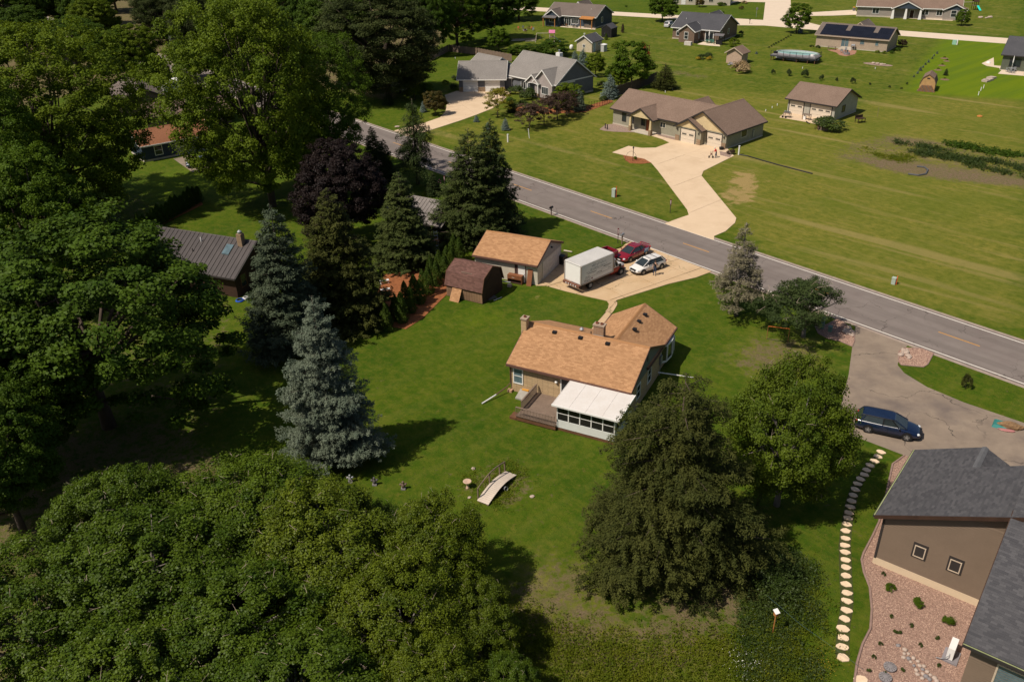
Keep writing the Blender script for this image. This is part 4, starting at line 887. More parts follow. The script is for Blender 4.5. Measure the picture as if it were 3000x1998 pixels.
# second cabin roof seen between the spruces
q = G(1300, 648, 2.5); CX = (q[0]-2.2, q[1]+3.3, -31)
t = wthing('hidden_cabin', 'dark cabin with weathered ribbed roof half hidden between two spruces', 'house', (CX[0], CX[1], 0)); H = block(t, *CX, 9, 7, 2.5, 4.3, wooddark, M('weathered_metal', (.20, .175, .16), .5, .3, .8, metal=.2), darktrim, ov=.5, rth=.1)
for k in range(18):
    x0 = -4.4+k*.5; MB(*CX).add([(x0, -3.5, 2.5), (x0+.08, -3.5, 2.5), (x0+.08, 0, 4.3), (x0, 0, 4.3), (x0, -3.5, 2.56), (x0+.08, -3.5, 2.56), (x0+.08, 0, 4.36), (x0, 0, 4.36)], [(4, 5, 6, 7), (0, 1, 5, 4), (1, 2, 6, 5), (3, 0, 4, 7)]).build('seam', MATS['weathered_metal'], H.roof)

# ---------------------------------------------------------------- left neighbourhood
rust = far_roof('rust_shingle', (.20, .085, .045), (.29, .13, .07)); brr = far_roof('cocoa_shingle', (.13, .085, .07), (.19, .13, .105)); deepnavy = lapped('deep_navy_siding', (.028, .042, .07), .2)
e0, e1 = G(407, 432, 2.6), G(542, 407, 2.6); ang = math.degrees(math.atan2(e1[1]-e0[1], e1[0]-e0[0])); ux = np.array([math.cos(R(ang)), math.sin(R(ang)), 0]); uy = np.array([-ux[1], ux[0], 0])
cc = e0+ux*6.0+uy*3.8; LX = (cc[0], cc[1], ang)
t = wthing('rust_roof_house', 'deep navy house with rust coloured roof behind the maples', 'house', (LX[0], LX[1], 0)); H = block(t, *LX, 12.0, 7.6, 2.6, 4.3, deepnavy, rust, white, found=.3); window(H, 'F', -3.1, .8, 1.1, 1.4); garage_door(H, 'F', 2.0, 4.5, 2.1, M('grey_door', (.3, .3, .32)))
e0, e1 = G(455, 318, 2.6), G(567, 300, 2.6); cc = G(515, 318, 3.2); LX2 = (cc[0]+1, cc[1]+2.5, 22)
t = wthing('cocoa_roof_house', 'low house with cocoa brown roof in front of the white trailer', 'house', (LX2[0], LX2[1], 0)); H = block(t, *LX2, 15, 8.5, 2.6, 4.2, M('brown_board', (.10, .07, .055)), brr, darktrim); window(H, 'F', 5.2, .9, 1.2, 1.2, cream)
cc = G(400, 265, 3.2); LX3 = (cc[0], cc[1], -60)
t = wthing('far_left_house', 'house with brown grey roof mostly hidden by maples beside the trailer', 'house', (LX3[0], LX3[1], 0)); block(t, *LX3, 15, 9, 2.7, 5.0, M('brown_board', (.10, .07, .055)), gbr, darktrim)
q = G(462, 297); f = (q[0]+1.6, q[1]+3.6, 75)
t = wthing('travel_trailer', 'white travel trailer parked behind the cocoa roofed house', 'trailer', (f[0], f[1], 0))
MB(*f).exx([(-1.2, .5), (1.2, .5), (1.25, 1.2), (1.25, 3.0), (1.0, 3.15), (-1.0, 3.15), (-1.25, 3.0), (-1.25, 1.2)], -3.4, 3.4).build('body', white, t); MB(*f).box(-1.6, -1.0, -.3, .3, 3.15, 3.3).build('roof_vent', steel, t)
for x in (-.4, .5): MB(*f).cyl_y((x, -1.15, .36), .36, .24).build('wheel', rubber, t); MB(*f).cyl_y((x, 1.15, .36), .36, .24).build('wheel', rubber, t)
MB(*f).box(-3.43, -3.4, -.7, .5, 1.6, 2.3).build('window', glass, t); MB(*f).box(-1.8, -.4, 1.25, 1.28, 1.5, 2.2).build('window', glass, t); MB(*f).box(1.0, 1.7, 1.25, 1.29, .6, 2.5).build('door', steel, t)
for x in (-3.0, 3.0): MB(*f).box(x-.05, x+.05, -.05, .05, 0, .5).build('jack', steel, t)
# ---------------------------------------------------------------- taupe house with charcoal roof, lower right
ch_s = shingle_mat('charcoal_shingle', (.056, .055, .060), (.098, .095, .099)); chb = M('charcoal_base', (.05, .05, .055), .9)
ROT = -38.8; NX = (22.6, 40.0, ROT)      # local x along the gable wall, y away from it
taupes = M('taupe_plank', (.165, .118, .083), .7, .08, 1.0)
t = wthing('taupe_house', 'taupe plank house with charcoal shingle roof above the gravel bed', 'house', (NX[0], NX[1], 0))
SL = .487; zl = lambda x: 4.0+SL*(x+.45)
MB(*NX).box(0, 15, 0, 5.0, .55, 3.8).build('wall', taupes, t); MB(*NX).box(0, 6.6, 4.9, 7.5, .55, 3.8).build('wall', taupes, t)
MB(*NX).exy([(0, 3.8), (9.6, 3.8), (9.6, zl(9.6)-.2), (0, zl(0)-.2)], 0, 4.9).build('gable_wall', taupes, t)
MB(*NX).box(-.06, 6.7, -.06, 7.55, -.1, .55).build('foundation', M('foundation_concrete', (.60, .47, .32), .9, .06), t)
MB(*NX).box(6.64, 17, -7.15, .02, -.1, .55).build('foundation', MATS['foundation_concrete'], t); MB(*NX).box(6.65, 17, -7.13, 0, .55, 3.7).build('wall', taupes, t)
MB(*NX).exx([(-7.1, 3.6), (1.5, 3.6), (1.5, 7.4), (-7.1, 3.9)], 6.7, 17).build('upper_wall', taupes, t)
ex_ = .155
for k in range(34):                                # lap planks of the gable wall, each its own board
    z0 = .56+k*ex_; xa = 0 if z0+ex_ < 3.85 else (z0+ex_-3.95)/SL
    if xa > 6.6: break
    MB(*NX).add([(xa, -.045, z0), (6.66, -.045, z0), (6.66, -.006, z0+ex_), (xa, -.006, z0+ex_), (xa, 0, z0), (6.66, 0, z0), (6.66, 0, z0+ex_), (xa, 0, z0+ex_)], [(0, 1, 2, 3), (4, 5, 1, 0), (7, 4, 0, 3), (1, 5, 6, 2)]).build('plank', taupes, t)
for k in range(20):
    z0 = .56+k*ex_; MB(*NX).add([(6.65, -7.175, z0), (17, -7.175, z0), (17, -7.137, z0+ex_), (6.65, -7.137, z0+ex_), (6.65, -7.13, z0), (17, -7.13, z0)], [(0, 1, 2, 3), (4, 5, 1, 0)]).build('plank', taupes, t)
for k in range(21):
    z0 = .56+k*ex_; MB(*NX).add([(-.022, 0, z0), (-.022, 7.5, z0), (-.006, 7.5, z0+ex_), (-.006, 0, z0+ex_), (0, 0, z0), (0, 7.5, z0)], [(3, 2, 1, 0), (0, 1, 5, 4)]).build('plank', taupes, t)
MB(*NX).box(-.05, .09, -.07, .0, .5, 3.75).build('corner_board', darktrim, t)
rl = MB(*NX).slab([(-.45, -.45, 4.0), (9.6, -.45, zl(9.6)), (9.6, 5.3, zl(9.6)), (3.5, 5.3, zl(3.5)), (3.5, 7.85, zl(3.5)), (-.45, 7.85, 4.0)], .2).build('roof', chb, t)
MB(*NX).slab([(9.6, -.45, zl(9.6)), (19, -.45, zl(9.6)-9.4*SL), (19, 5.3, zl(9.6)-9.4*SL), (9.6, 5.3, zl(9.6))], .2).build('roof', chb, t)
c, s_ = math.cos(R(ROT)), math.sin(R(ROT)); a3 = np.array([c, s_, 0]); b3 = np.array([-s_, c, 0]); o3 = np.array([NX[0], NX[1], 0])
h1 = math.hypot(1, SL)
shingled(rl, o3+a3*-.45+b3*5.3+[0, 0, 4.0], -b3, (a3+np.array([0, 0, SL]))/h1, 5.75, 10.0*h1, ch_s, .145, .32, seed=41, single=140)
shingled(rl, o3+a3*-.45+b3*7.85+[0, 0, 4.0], -b3, (a3+np.array([0, 0, SL]))/h1, 2.55, 3.9*h1, ch_s, .145, .32, seed=42)
rs = MB(*NX).slab([(3.5, 5.3, zl(3.5)), (7.2, 5.3, zl(3.5)-3.7*SL), (7.2, 7.85, zl(3.5)-3.7*SL), (3.5, 7.85, zl(3.5))], .2).build('roof', chb, t)
shingled(rs, o3+a3*7.2+b3*5.3+[0, 0, zl(3.5)-3.7*SL], b3, (-a3+np.array([0, 0, SL]))/h1, 2.55, 3.6*h1, ch_s, .145, .32, seed=43)
MB(*NX).slab([(3.3, 5.2, zl(3.5)-.06), (3.5, 5.2, zl(3.5)+.04), (3.7, 5.2, zl(3.5)-.06), (3.7, 7.87, zl(3.5)-.06), (3.5, 7.87, zl(3.5)+.04), (3.3, 7.87, zl(3.5)-.06)], .08).build('ridge_cap', M('ridge_grey', (.10, .10, .105), .9), rs)
MB(*NX).add([(-.47, -.49, 3.98), (9.6, -.49, zl(9.6)-.02), (9.6, -.49, zl(9.6)-.3), (-.47, -.49, 3.72), (-.47, -.452, 3.98), (9.6, -.452, zl(9.6)-.02), (9.6, -.452, zl(9.6)-.3), (-.47, -.452, 3.72)], [(3, 2, 1, 0), (0, 1, 5, 4), (2, 3, 7, 6)]).build('rake_board', wooddark, t)
guard = M('moss_gutter', (.30, .33, .15), .6, .3, 2.0)
gt = MB(*NX).box(-.58, -.455, -.45, 7.85, 3.80, 3.97).build('gutter', darktrim, t); MB(*NX).box(-.545, -.49, -.44, 7.84, 3.97, 3.985).build('gutter_guard', guard, gt)
zr = lambda y: 3.9+.47*(y+7.57); h2 = math.hypot(1, .47)
rr = MB(*NX).slab([(6.25, -7.57, 3.9), (17, -7.57, 3.9), (17, 1.6, zr(1.6)), (6.25, 1.6, zr(1.6))], .2).build('roof', chb, t)
shingled(rr, o3+a3*6.25+b3*-7.57+[0, 0, 3.9], a3, (b3+np.array([0, 0, .47]))/h2, 7.0, 9.1*h2, ch_s, .145, .32, seed=44, single=160)
MB(*NX).add([(6.21, -7.57, 3.88), (6.21, 0, zr(0)-.02), (6.21, 0, zr(0)-.28), (6.21, -7.57, 3.62), (6.248, -7.57, 3.88), (6.248, 0, zr(0)-.02), (6.248, 0, zr(0)-.28), (6.248, -7.57, 3.62)], [(0, 1, 2, 3), (4, 5, 1, 0), (3, 2, 6, 7)]).build('rake_board', wooddark, t)
gt = MB(*NX).box(6.22, 17, -7.70, -7.575, 3.7, 3.87).build('gutter', darktrim, t); MB(*NX).box(6.24, 17, -7.665, -7.61, 3.87, 3.885).build('gutter_guard', guard, gt)
Bn = Blk(); Bn.th = t; Bn.f = NX; Bn.ww = .045; Bn.wl = 0
for u, z in ((2.35, 1.9), (4.35, 1.9)):
    wbox(MB(*NX), Bn, 'F', u-.42, u+.42, z-.14, z+.98, 0, .03).build('casing', darktrim, t)
    window(Bn, 'F', u, z, .52, .74, M('tan_sash', (.50, .40, .30)), split='', ft=.06)
Bn2 = Blk(); Bn2.th = t; Bn2.f = NX; Bn2.ww = 7.15; Bn2.wl = 0
window(Bn2, 'F', 9.3, 1.4, 2.6, 1.7, MATS['tan_sash'], glassblue, 'h', .09)
# ============================================================ TREES
CL = {}
def nrm(v): return v/np.maximum(np.linalg.norm(v, axis=-1, keepdims=True), 1e-9)
def cards(C, Nn, size, asp, rg, T=None):
    "leaf faces: one lozenge per leaf, centre C, facing Nn"
    n = len(C); Nn = nrm(Nn)
    r = rg.normal(size=(n, 3)) if T is None else T
    t = nrm(r-(r*Nn).sum(1, keepdims=True)*Nn); b = np.cross(Nn, t)
    s = size[:, None]
    V = np.stack([C-t*s*.5, C-b*s*.5*asp+t*s*.05, C+t*s*.5, C+b*s*.5*asp+t*s*.05], 1).reshape(-1, 3)
    return V, np.arange(4*n).reshape(n, 4)
def lobes(D, rg, k=14, amp=.36):
    L = nrm(rg.normal(size=(k, 3))); a = rg.uniform(-.5, 1, k)*amp
    return 1+(a[None]*np.exp(-6.0*(1-(D@L.T)))).sum(1)
def broad(seed, H=13, Rr=6, nclump=170, per=240, leaf=.26, cr=1.0, zc=.60, zr=.42, asp=.75, flat=.6, limb=14, twig=0, tr=.34, shell=.55, skew=0, low=-.75, shift=0):
    rg = np.random.default_rng(seed); D = nrm(rg.normal(size=(nclump*3, 3))); D = D[D[:, 2] > low][:nclump]
    rad = lobes(D, rg)*np.maximum(shell+(1-shell)*rg.uniform(0, 1, len(D))**.6, 0)
    C = D*rad[:, None]*np.array([Rr, Rr, H*zr])*(1-.10)+np.array([0, 0, H*zc]); C[:, 0] += skew*(H*zc-C[:, 2])*.4+shift*(.3+.7*(C[:, 2] < H*zc))
    C[:, 2] = np.clip(C[:, 2], H*.12, H*.985)
    crs = cr*rg.uniform(.6, 1.25, len(C)); k = rg.integers(int(per*.6), int(per*1.4), len(C))
    ci = np.repeat(np.arange(len(C)), k); m = len(ci)
    o = nrm(rg.normal(size=(m, 3)))*(rg.uniform(0, 1, m)**.45)[:, None]
    Pp = C[ci]+o*crs[ci][:, None]*np.array([1, 1, flat])
    out = nrm(Pp-np.array([0, 0, H*zc*.9]))
    Nn = .45*out+.55*o+np.array([0, 0, .55])+rg.normal(size=(m, 3))*.55
    V, F = cards(Pp, Nn, leaf*rg.uniform(.65, 1.35, m), asp, rg); CL[id(V)] = (rg.uniform(0, 1, len(C))**1.6)[ci]
    mb = MB(); rr = random.Random(seed)
    top = Vector((0, 0, H*zc*1.15)); mb.tube([(0, 0, -.15), (.05*tr, 0, H*.12), (rr.uniform(-.3, .3), rr.uniform(-.3, .3), H*.32), (rr.uniform(-.5, .5), rr.uniform(-.5, .5), H*.55), tuple(top)], tr, tr*.25, 9)
    for i in rr.sample(range(len(C)), min(limb, len(C))):
        e = Vector(C[i]); z0 = min(H*rr.uniform(.15, .42), e.z*.8); s = Vector((rr.uniform(-.1, .1), rr.uniform(-.1, .1), z0)); mid = s.lerp(e, .5)+Vector((rr.uniform(-.4, .4), rr.uniform(-.4, .4), rr.uniform(-.2, .6)))
        mb.tube([tuple(s), tuple(mid), tuple(e)], tr*.38, .03, 6)
        for _ in range(2):
            j = rr.randrange(len(C)); f = Vector(C[j])
            if (f-mid).length < Rr*.8: mb.tube([tuple(mid), tuple(mid.lerp(f, .6)+Vector((0, 0, .2))), tuple(f)], tr*.14, .02, 5)
    tw = None
    if twig:
        tw = MB()
        for _ in range(twig):
            c = Vector(C[rr.randrange(len(C))]); d = Vector(nrm(np.array(c)-np.array([0, 0, H*.5]))); s = c+d*rr.uniform(-.2, cr*.75)+Vector((rr.uniform(-.5, .5), rr.uniform(-.5, .5), rr.uniform(.0, .5)))
            q = Vector((rr.uniform(-1, 1), rr.uniform(-1, 1), rr.uniform(-.3, .8))).normalized(); l = rr.uniform(.35, 1.0)
            tw.tube([tuple(s), tuple(s+q*l*.5+Vector((0, 0, .05))), tuple(s+q*l)], .014, .005, 4, False)
            if rr.random() < .6: p = s+q*l*.45; q2 = (q+Vector((rr.uniform(-.8, .8), rr.uniform(-.8, .8), rr.uniform(-.4, .6)))).normalized(); tw.tube([tuple(p), tuple(p+q2*l*.45)], .010, .005, 4, False)
    return V, F, mb, tw
def spruce(seed, H=14, Rr=3.6, nb=150, side=5, den=42, size=.2, asp=.32, droop=.25, up=.18, zmin=.05, sparse=0, powr=.75, hang=.12, tr=.2, irr=.2, th=.13):
    "a conifer: whorled limbs, each a drooping plume with side plumes of needles"
    rg = np.random.default_rng(seed); mb = MB(); mb.tube([(0, 0, -.15), (0, 0, H*.4), (0, 0, H*.985)], tr, .02, 8)
    tt = (np.arange(nb)+rg.uniform(0, 1, nb))/nb; zs = zmin+(.975-zmin)*(1-(1-tt)**.70); ph = rg.uniform(0, 6.28, 4); Cs = []; Ts = []; Ns = []; Kl = []
    def plume(p0, d, L, dr, u, s0, br):
        k = max(int(den*L*(1+.6*s0/.13)), 8); t = rg.uniform(0, 1, k)**.8
        perp = np.array([-d[1], d[0], 0]); a = rg.normal(0, 1, k)*s0*(1.05-.6*t); b = rg.normal(0, 1, k)*s0*.55
        C = p0+d*(L*t)[:, None]+perp*a[:, None]+np.array([0, 0, 1.])*(L*(-dr*t*t+u*t**3)+b-hang*np.abs(rg.normal(0, 1, k))-.4*np.abs(a))[:, None]
        slope = -2*dr*t+3*u*t*t
        T = d+np.array([0, 0, 1.])*slope[:, None]+perp*(np.sign(a)*.9)[:, None]+rg.normal(0, .25, (k, 3))-np.array([0, 0, 1.])*(hang*2.0*rg.uniform(0, 1, k))[:, None]
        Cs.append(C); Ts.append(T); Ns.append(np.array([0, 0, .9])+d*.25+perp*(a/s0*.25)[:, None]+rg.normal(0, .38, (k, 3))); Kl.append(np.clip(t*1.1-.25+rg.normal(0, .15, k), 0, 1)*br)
    for i in range(nb):
        if rg.uniform() < sparse: continue
        az = i*2.39996+rg.uniform(-.5, .5); sect = 1+.12*math.sin(az*2+ph[0])+.10*math.sin(az*3+ph[1]+zs[i]*7)
        l = Rr*((1-zs[i])**powr)*sect*rg.uniform(1-irr*1.5, 1+irr*.6)+.14; z0 = zs[i]*H; d = np.array([math.cos(az), math.sin(az), 0.]); dr = droop*rg.uniform(.6, 1.4); br = rg.uniform(.2, 1)
        bz = lambda t: z0+l*(.08*t-dr*t*t+up*t**3)
        plume(np.array([0, 0, z0])+d*l*.12+[0, 0, l*.01], d, l*.88, dr, up, th*(.6+.5*l/Rr), br)
        ns = int(round(side*(.3+.7*l/Rr)*rg.uniform(.8, 1.3)))
        for k in range(ns):
            t = .22+.68*(k+rg.uniform(0, 1))/max(ns, 1); sg = 1 if k % 2 else -1; a2 = az+sg*rg.uniform(.55, 1.05); d2 = np.array([math.cos(a2), math.sin(a2), 0.]); L2 = l*(.16+.42*(1-t))*rg.uniform(.8, 1.25)+.12
            plume(np.array([d[0]*l*t, d[1]*l*t, bz(t)]), d2, L2, dr*1.1, up*1.0, th*.9, br)
        if i % 2 == 0: mb.tube([(0, 0, z0), (d[0]*l*.5, d[1]*l*.5, bz(.5)-.03), (d[0]*l*.85, d[1]*l*.85, bz(.85)-.05)], .02+.010*l, .008, 4, False)
    for k in range(5): plume(np.array([0, 0, H*(.93+.012*k)]), np.array([math.cos(k*2.4), math.sin(k*2.4), 0]), .16, -1.2, .2, th*.5, .6)
    C = np.concatenate(Cs); m = len(C)
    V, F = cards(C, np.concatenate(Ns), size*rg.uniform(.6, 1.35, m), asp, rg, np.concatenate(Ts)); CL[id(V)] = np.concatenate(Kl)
    return V, F, mb, None
def column(seed, H=3.2, Rr=.55, n=3200, size=.13):
    rg = np.random.default_rng(seed); z = rg.uniform(.02, 1, n)**.85; a = rg.uniform(0, 2*PI, n)
    prof = np.minimum(1, (z/.12)**.5)*(1-z**2.2)**.75+.03; r = Rr*prof*(rg.uniform(.45, 1, n)**.4)*(1+.13*np.sin(a*5+z*9)+.1*np.sin(a*3-z*14))
    C = np.stack([r*np.cos(a), r*np.sin(a), z*H], -1); Nn = np.stack([np.cos(a), np.sin(a), .35*np.ones(n)], -1)+rg.normal(0, .5, (n, 3))
    V, F = cards(C, Nn, size*rg.uniform(.6, 1.4, n), .5, rg, rg.normal(0, .35, (n, 3))+[0, 0, 1]); mb = MB().tube([(0, 0, -.1), (0, 0, H*.8)], .05, .02, 6)
    return V, F, mb, None
def tree_proto(key, data, H, Rr, leaf, brk, twm=None):
    V, F, mb, tw = data; me = npmesh('crown', V, F, leaf, dict(cl=('FACE', CL[id(V)])) if id(V) in CL else None)
    tm = bpy.data.meshes.new('trunk'); tm.from_pydata(mb.v, [], mb.f); tm.materials.append(brk); tm.polygons.foreach_set('use_smooth', [True]*len(tm.polygons))
    wm = None
    if tw: wm = bpy.data.meshes.new('twigs'); wm.from_pydata(tw.v, [], tw.f); wm.materials.append(twm)
    PROTO[key] = (me, tm, wm, H, Rr)
PROTO = {}
L_maple = leaf_mat('maple_leaf', (.044, .092, .005), (.088, .140, .008), .28, .6, .12)
L_maple2 = leaf_mat('yellow_green_leaf', (.068, .118, .005), (.138, .182, .010), .3, .6, .12)
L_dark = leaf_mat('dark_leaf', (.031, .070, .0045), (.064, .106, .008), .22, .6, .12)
L_pop = leaf_mat('poplar_leaf', (.036, .076, .004), (.082, .122, .007), .24, .5, .18)
L_ypop = leaf_mat('yellowish_poplar_leaf', (.052, .088, .004), (.112, .142, .008), .25, .5, .18)
L_purple = leaf_mat('purple_leaf', (.011, .007, .007), (.020, .012, .010), .12, .6, .15)
L_spr = leaf_mat('spruce_needle', (.034, .054, .014), (.072, .088, .022), .08, .7, .1)
L_sprd = leaf_mat('deep_spruce_needle', (.024, .044, .013), (.048, .066, .018), .08, .7, .1)
L_blue = leaf_mat('blue_spruce_needle', (.085, .120, .082), (.165, .188, .130), .06, .7, .1)
L_bluel = leaf_mat('pale_blue_needle', (.12, .17, .15), (.20, .25, .21), .06, .7, .1)
L_greysp = leaf_mat('olive_grey_needle', (.12, .11, .062), (.20, .175, .11), .08, .7, .1)
L_olive = leaf_mat('olive_spruce_needle', (.026, .037, .008), (.062, .066, .014), .1, .7, .1)
L_pine = leaf_mat('pine_needle', (.026, .040, .011), (.050, .062, .016), .1, .7, .1)
L_thuja = leaf_mat('thuja_spray', (.030, .060, .006), (.075, .100, .010), .12, .65, .1)
L_plum = leaf_mat('plum_leaf', (.048, .026, .018), (.075, .045, .026), .2)
L_lime = leaf_mat('lime_leaf', (.15, .15, .010), (.24, .21, .015), .3)
L_rust = leaf_mat('rust_green_leaf', (.050, .058, .010), (.115, .075, .014), .25)
L_shrub = leaf_mat('shrub_leaf', (.030, .055, .008), (.06, .085, .012), .2)
L_gold = leaf_mat('gold_leaf', (.30, .20, .01), (.42, .30, .02), .25)
L_straw = leaf_mat('straw_leaf', (.28, .19, .09), (.40, .29, .15), .2)
L_red = leaf_mat('red_leaf', (.28, .02, .015), (.38, .04, .02), .2)
L_weed = leaf_mat('weed_leaf', (.070, .110, .005), (.165, .175, .010), .3, .6, .1)
twigm = M('bare_twig', (.36, .28, .21), .8, .2)
tree_proto('poplar', broad(1, 12, 6, 520, 210, .15, .78, .56, .44, .85, .8, 16, 110), 12, 6, L_pop, barkgrey, twigm)
tree_proto('poplar2', broad(2, 12, 5.5, 460, 210, .15, .78, .56, .44, .85, .8, 16, 100, low=-.9), 12, 5.5, L_pop, barkgrey, twigm)
tree_proto('maple', broad(3, 15, 7, 560, 200, .19, .78, .58, .43, .85, .62, 22, 0, .42, low=-.85), 15, 7, L_maple, bark)
tree_proto('maple2', broad(4, 15, 7, 560, 200, .19, .76, .58, .43, .85, .62, 22, 0, .42, low=-.8), 15, 7, L_maple, bark)
tree_proto('elm', broad(9, 24, 10.5, 1050, 140, .22, .95, .54, .46, .85, .75, 30, 0, .5, low=-.93), 24, 10.5, L_maple2, bark)
tree_proto('round', broad(5, 5, 2.3, 150, 130, .15, .45, .56, .45, .8, .6, 9, 0, .12), 5, 2.3, L_maple, bark)
tree_proto('airy', broad(6, 5, 2.3, 90, 75, .15, .45, .62, .38, .7, .5, 12, 0, .09, shell=.35), 5, 2.3, L_plum, bark)
tree_proto('shrub', broad(7, 1.4, .9, 40, 70, .12, .3, .45, .5, .7, .8, 4, 0, .05, low=-.3), 1.4, .9, L_shrub, bark)
tree_proto('juniper', broad(8, 6, 3.0, 130, 150, .17, .5, .62, .36, .35, .7, 26, 40, .17, shell=.3, shift=-1.1), 6, 3.0, L_sprd, barkgrey, twigm)
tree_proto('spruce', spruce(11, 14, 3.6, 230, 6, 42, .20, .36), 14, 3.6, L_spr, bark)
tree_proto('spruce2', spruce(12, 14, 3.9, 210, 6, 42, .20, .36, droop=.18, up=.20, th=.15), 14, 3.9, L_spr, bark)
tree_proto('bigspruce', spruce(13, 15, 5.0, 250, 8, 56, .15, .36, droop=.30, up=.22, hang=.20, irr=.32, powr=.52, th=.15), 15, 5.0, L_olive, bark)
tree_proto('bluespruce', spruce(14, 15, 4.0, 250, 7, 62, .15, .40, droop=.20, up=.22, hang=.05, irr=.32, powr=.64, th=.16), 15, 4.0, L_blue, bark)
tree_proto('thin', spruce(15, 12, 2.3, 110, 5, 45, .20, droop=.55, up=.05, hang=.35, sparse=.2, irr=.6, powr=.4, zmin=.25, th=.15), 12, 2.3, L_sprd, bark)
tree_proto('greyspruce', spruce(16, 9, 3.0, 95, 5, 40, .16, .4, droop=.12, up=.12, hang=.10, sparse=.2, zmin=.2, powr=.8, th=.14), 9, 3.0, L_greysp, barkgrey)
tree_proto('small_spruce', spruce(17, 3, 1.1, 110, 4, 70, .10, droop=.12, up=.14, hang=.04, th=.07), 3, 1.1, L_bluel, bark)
tree_proto('pine', broad(18, 18, 6.5, 620, 170, .30, 1.05, .50, .50, .34, .5, 14, 0, .4, low=-.95), 18, 6.5, L_pine, bark)
tree_proto('thuja', column(19), 3.2, .55, L_thuja, bark)
_cnt = [0]
def plant(key, loc, h, r, leaf, label, cat='tree', group=None, name=None, rz=None, brk=None):
    me, tm, wm, H0, R0 = PROTO[key]; _cnt[0] += 1; k = _cnt[0]
    t = thing(name or 'tree', label, cat, loc, (k*67) % 360 if rz is None else rz, group)
    t.scale = (r/R0, r/R0, h/H0)
    def mk(nm, m, mt):
        o = bpy.data.objects.new(nm, m); COL.objects.link(o); o.parent = t
        if mt: o.material_slots[0].link = 'OBJECT'; o.material_slots[0].material = mt
        return o
    mk('trunk', tm, brk); mk('crown', me, leaf)
    if wm: mk('twigs', wm, None)['kind'] = 'stuff'
    return t
def treepx(key, bx, by, topy, wpx, leaf, label, cat='tree', group=None, name=None, rz=None, hk=1.0):
    b, h = tall((bx, by), topy); r = wpx/2*depth(b)/FPX
    return plant(key, b, h*hk, r, leaf, label, cat, group, name, rz)
# --- big trees round the brick bungalow's lot
treepx('bluespruce', 985, 1350, 858, 275, None, 'tall blue spruce standing alone on the lawn left of the brick bungalow', name='blue_spruce', rz=20)
treepx('bigspruce', 1960, 1650, 1085, 520, None, 'huge olive spruce with cones beside the white sunroom', name='spruce_tree', rz=40)
treepx('poplar2', 2275, 1480, 1082, 330, leaf_mat('birch_leaf', (.046, .084, .005), (.100, .135, .009), .25, .6, .15), 'birch with bare pale twigs between the huge spruce and the blue wagon', name='birch_tree')
treepx('greyspruce', 2155, 925, 648, 205, None, 'sparse grey green spruce beside the road right of the concrete drive', name='spruce_tree', rz=80)
treepx('juniper', 2352, 988, 815, 250, None, 'leaning juniper with bare trunk beside the rock bed', name='juniper_tree', rz=0)
treepx('spruce', 1190, 768, 500, 225, None, 'green spruce above the orange mulch bed', name='spruce_tree', rz=10)
treepx('spruce2', 1385, 712, 372, 255, None, 'broad dark spruce directly behind the whitewashed garage', name='spruce_tree', rz=120)
treepx('spruce', 1445, 690, 342, 210, L_sprd, 'spruce with a second taller tip behind the whitewashed garage', name='spruce_tree', rz=200)
treepx('spruce2', 860, 1020, 592, 290, leaf_mat('teal_spruce', (.046, .070, .042), (.085, .105, .060), .08, .7, .1), 'teal tinted spruce beside the metal roofed cabin', name='spruce_tree', rz=33)
treepx('spruce', 1010, 945, 543, 290, L_olive, 'olive spruce standing between the teal spruce and the thuja hedge', name='spruce_tree', rz=77)
treepx('thin', 1225, 540, 285, 130, None, 'thin ragged spruce with sparse hanging limbs beside the road', name='spruce_tree', rz=0)
treepx('spruce', 1100, 500, 368, 85, L_sprd, 'young dark spruce on the roadside beside the purple maple', name='spruce_tree')
treepx('spruce2', 1132, 530, 405, 75, L_sprd, 'slender young spruce beside the thin ragged spruce', name='spruce_tree')
treepx('spruce2', 1270, 570, 505, 60, L_sprd, 'low spruce between the thin ragged spruce and the peony bed', name='spruce_tree')
treepx('maple', 1010, 720, 420, 290, L_purple, 'dark purple leaved maple behind the olive spruce', name='purple_maple')
# --- maples, left
treepx('elm', 800, 605, -15, 470, None, 'towering yellow green maple left of the road', name='maple_tree', rz=15)
treepx('elm', 935, 545, 110, 300, L_maple, 'maple leaning over the road edge right of the towering maple', name='maple_tree', rz=140)
treepx('elm', 200, 640, 90, 540, None, 'broad yellow green maple hiding the cocoa roofed house', name='maple_tree', rz=200)
treepx('elm', 30, 740, 205, 400, L_maple, 'maple at the left beside the broad yellow green maple', name='maple_tree', rz=50)
treepx('maple', 160, 900, 440, 400, L_maple, 'shady maple above the dark spreading maple', name='maple_tree', rz=260)
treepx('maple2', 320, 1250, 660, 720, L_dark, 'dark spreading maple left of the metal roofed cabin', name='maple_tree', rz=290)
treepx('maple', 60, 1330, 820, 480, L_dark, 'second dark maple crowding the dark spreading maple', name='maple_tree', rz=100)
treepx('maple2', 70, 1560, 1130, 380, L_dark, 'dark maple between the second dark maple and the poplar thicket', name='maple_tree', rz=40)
treepx('maple', -60, 1480, 1000, 420, L_dark, 'outermost dark maple above the poplar thicket', name='maple_tree', rz=70)
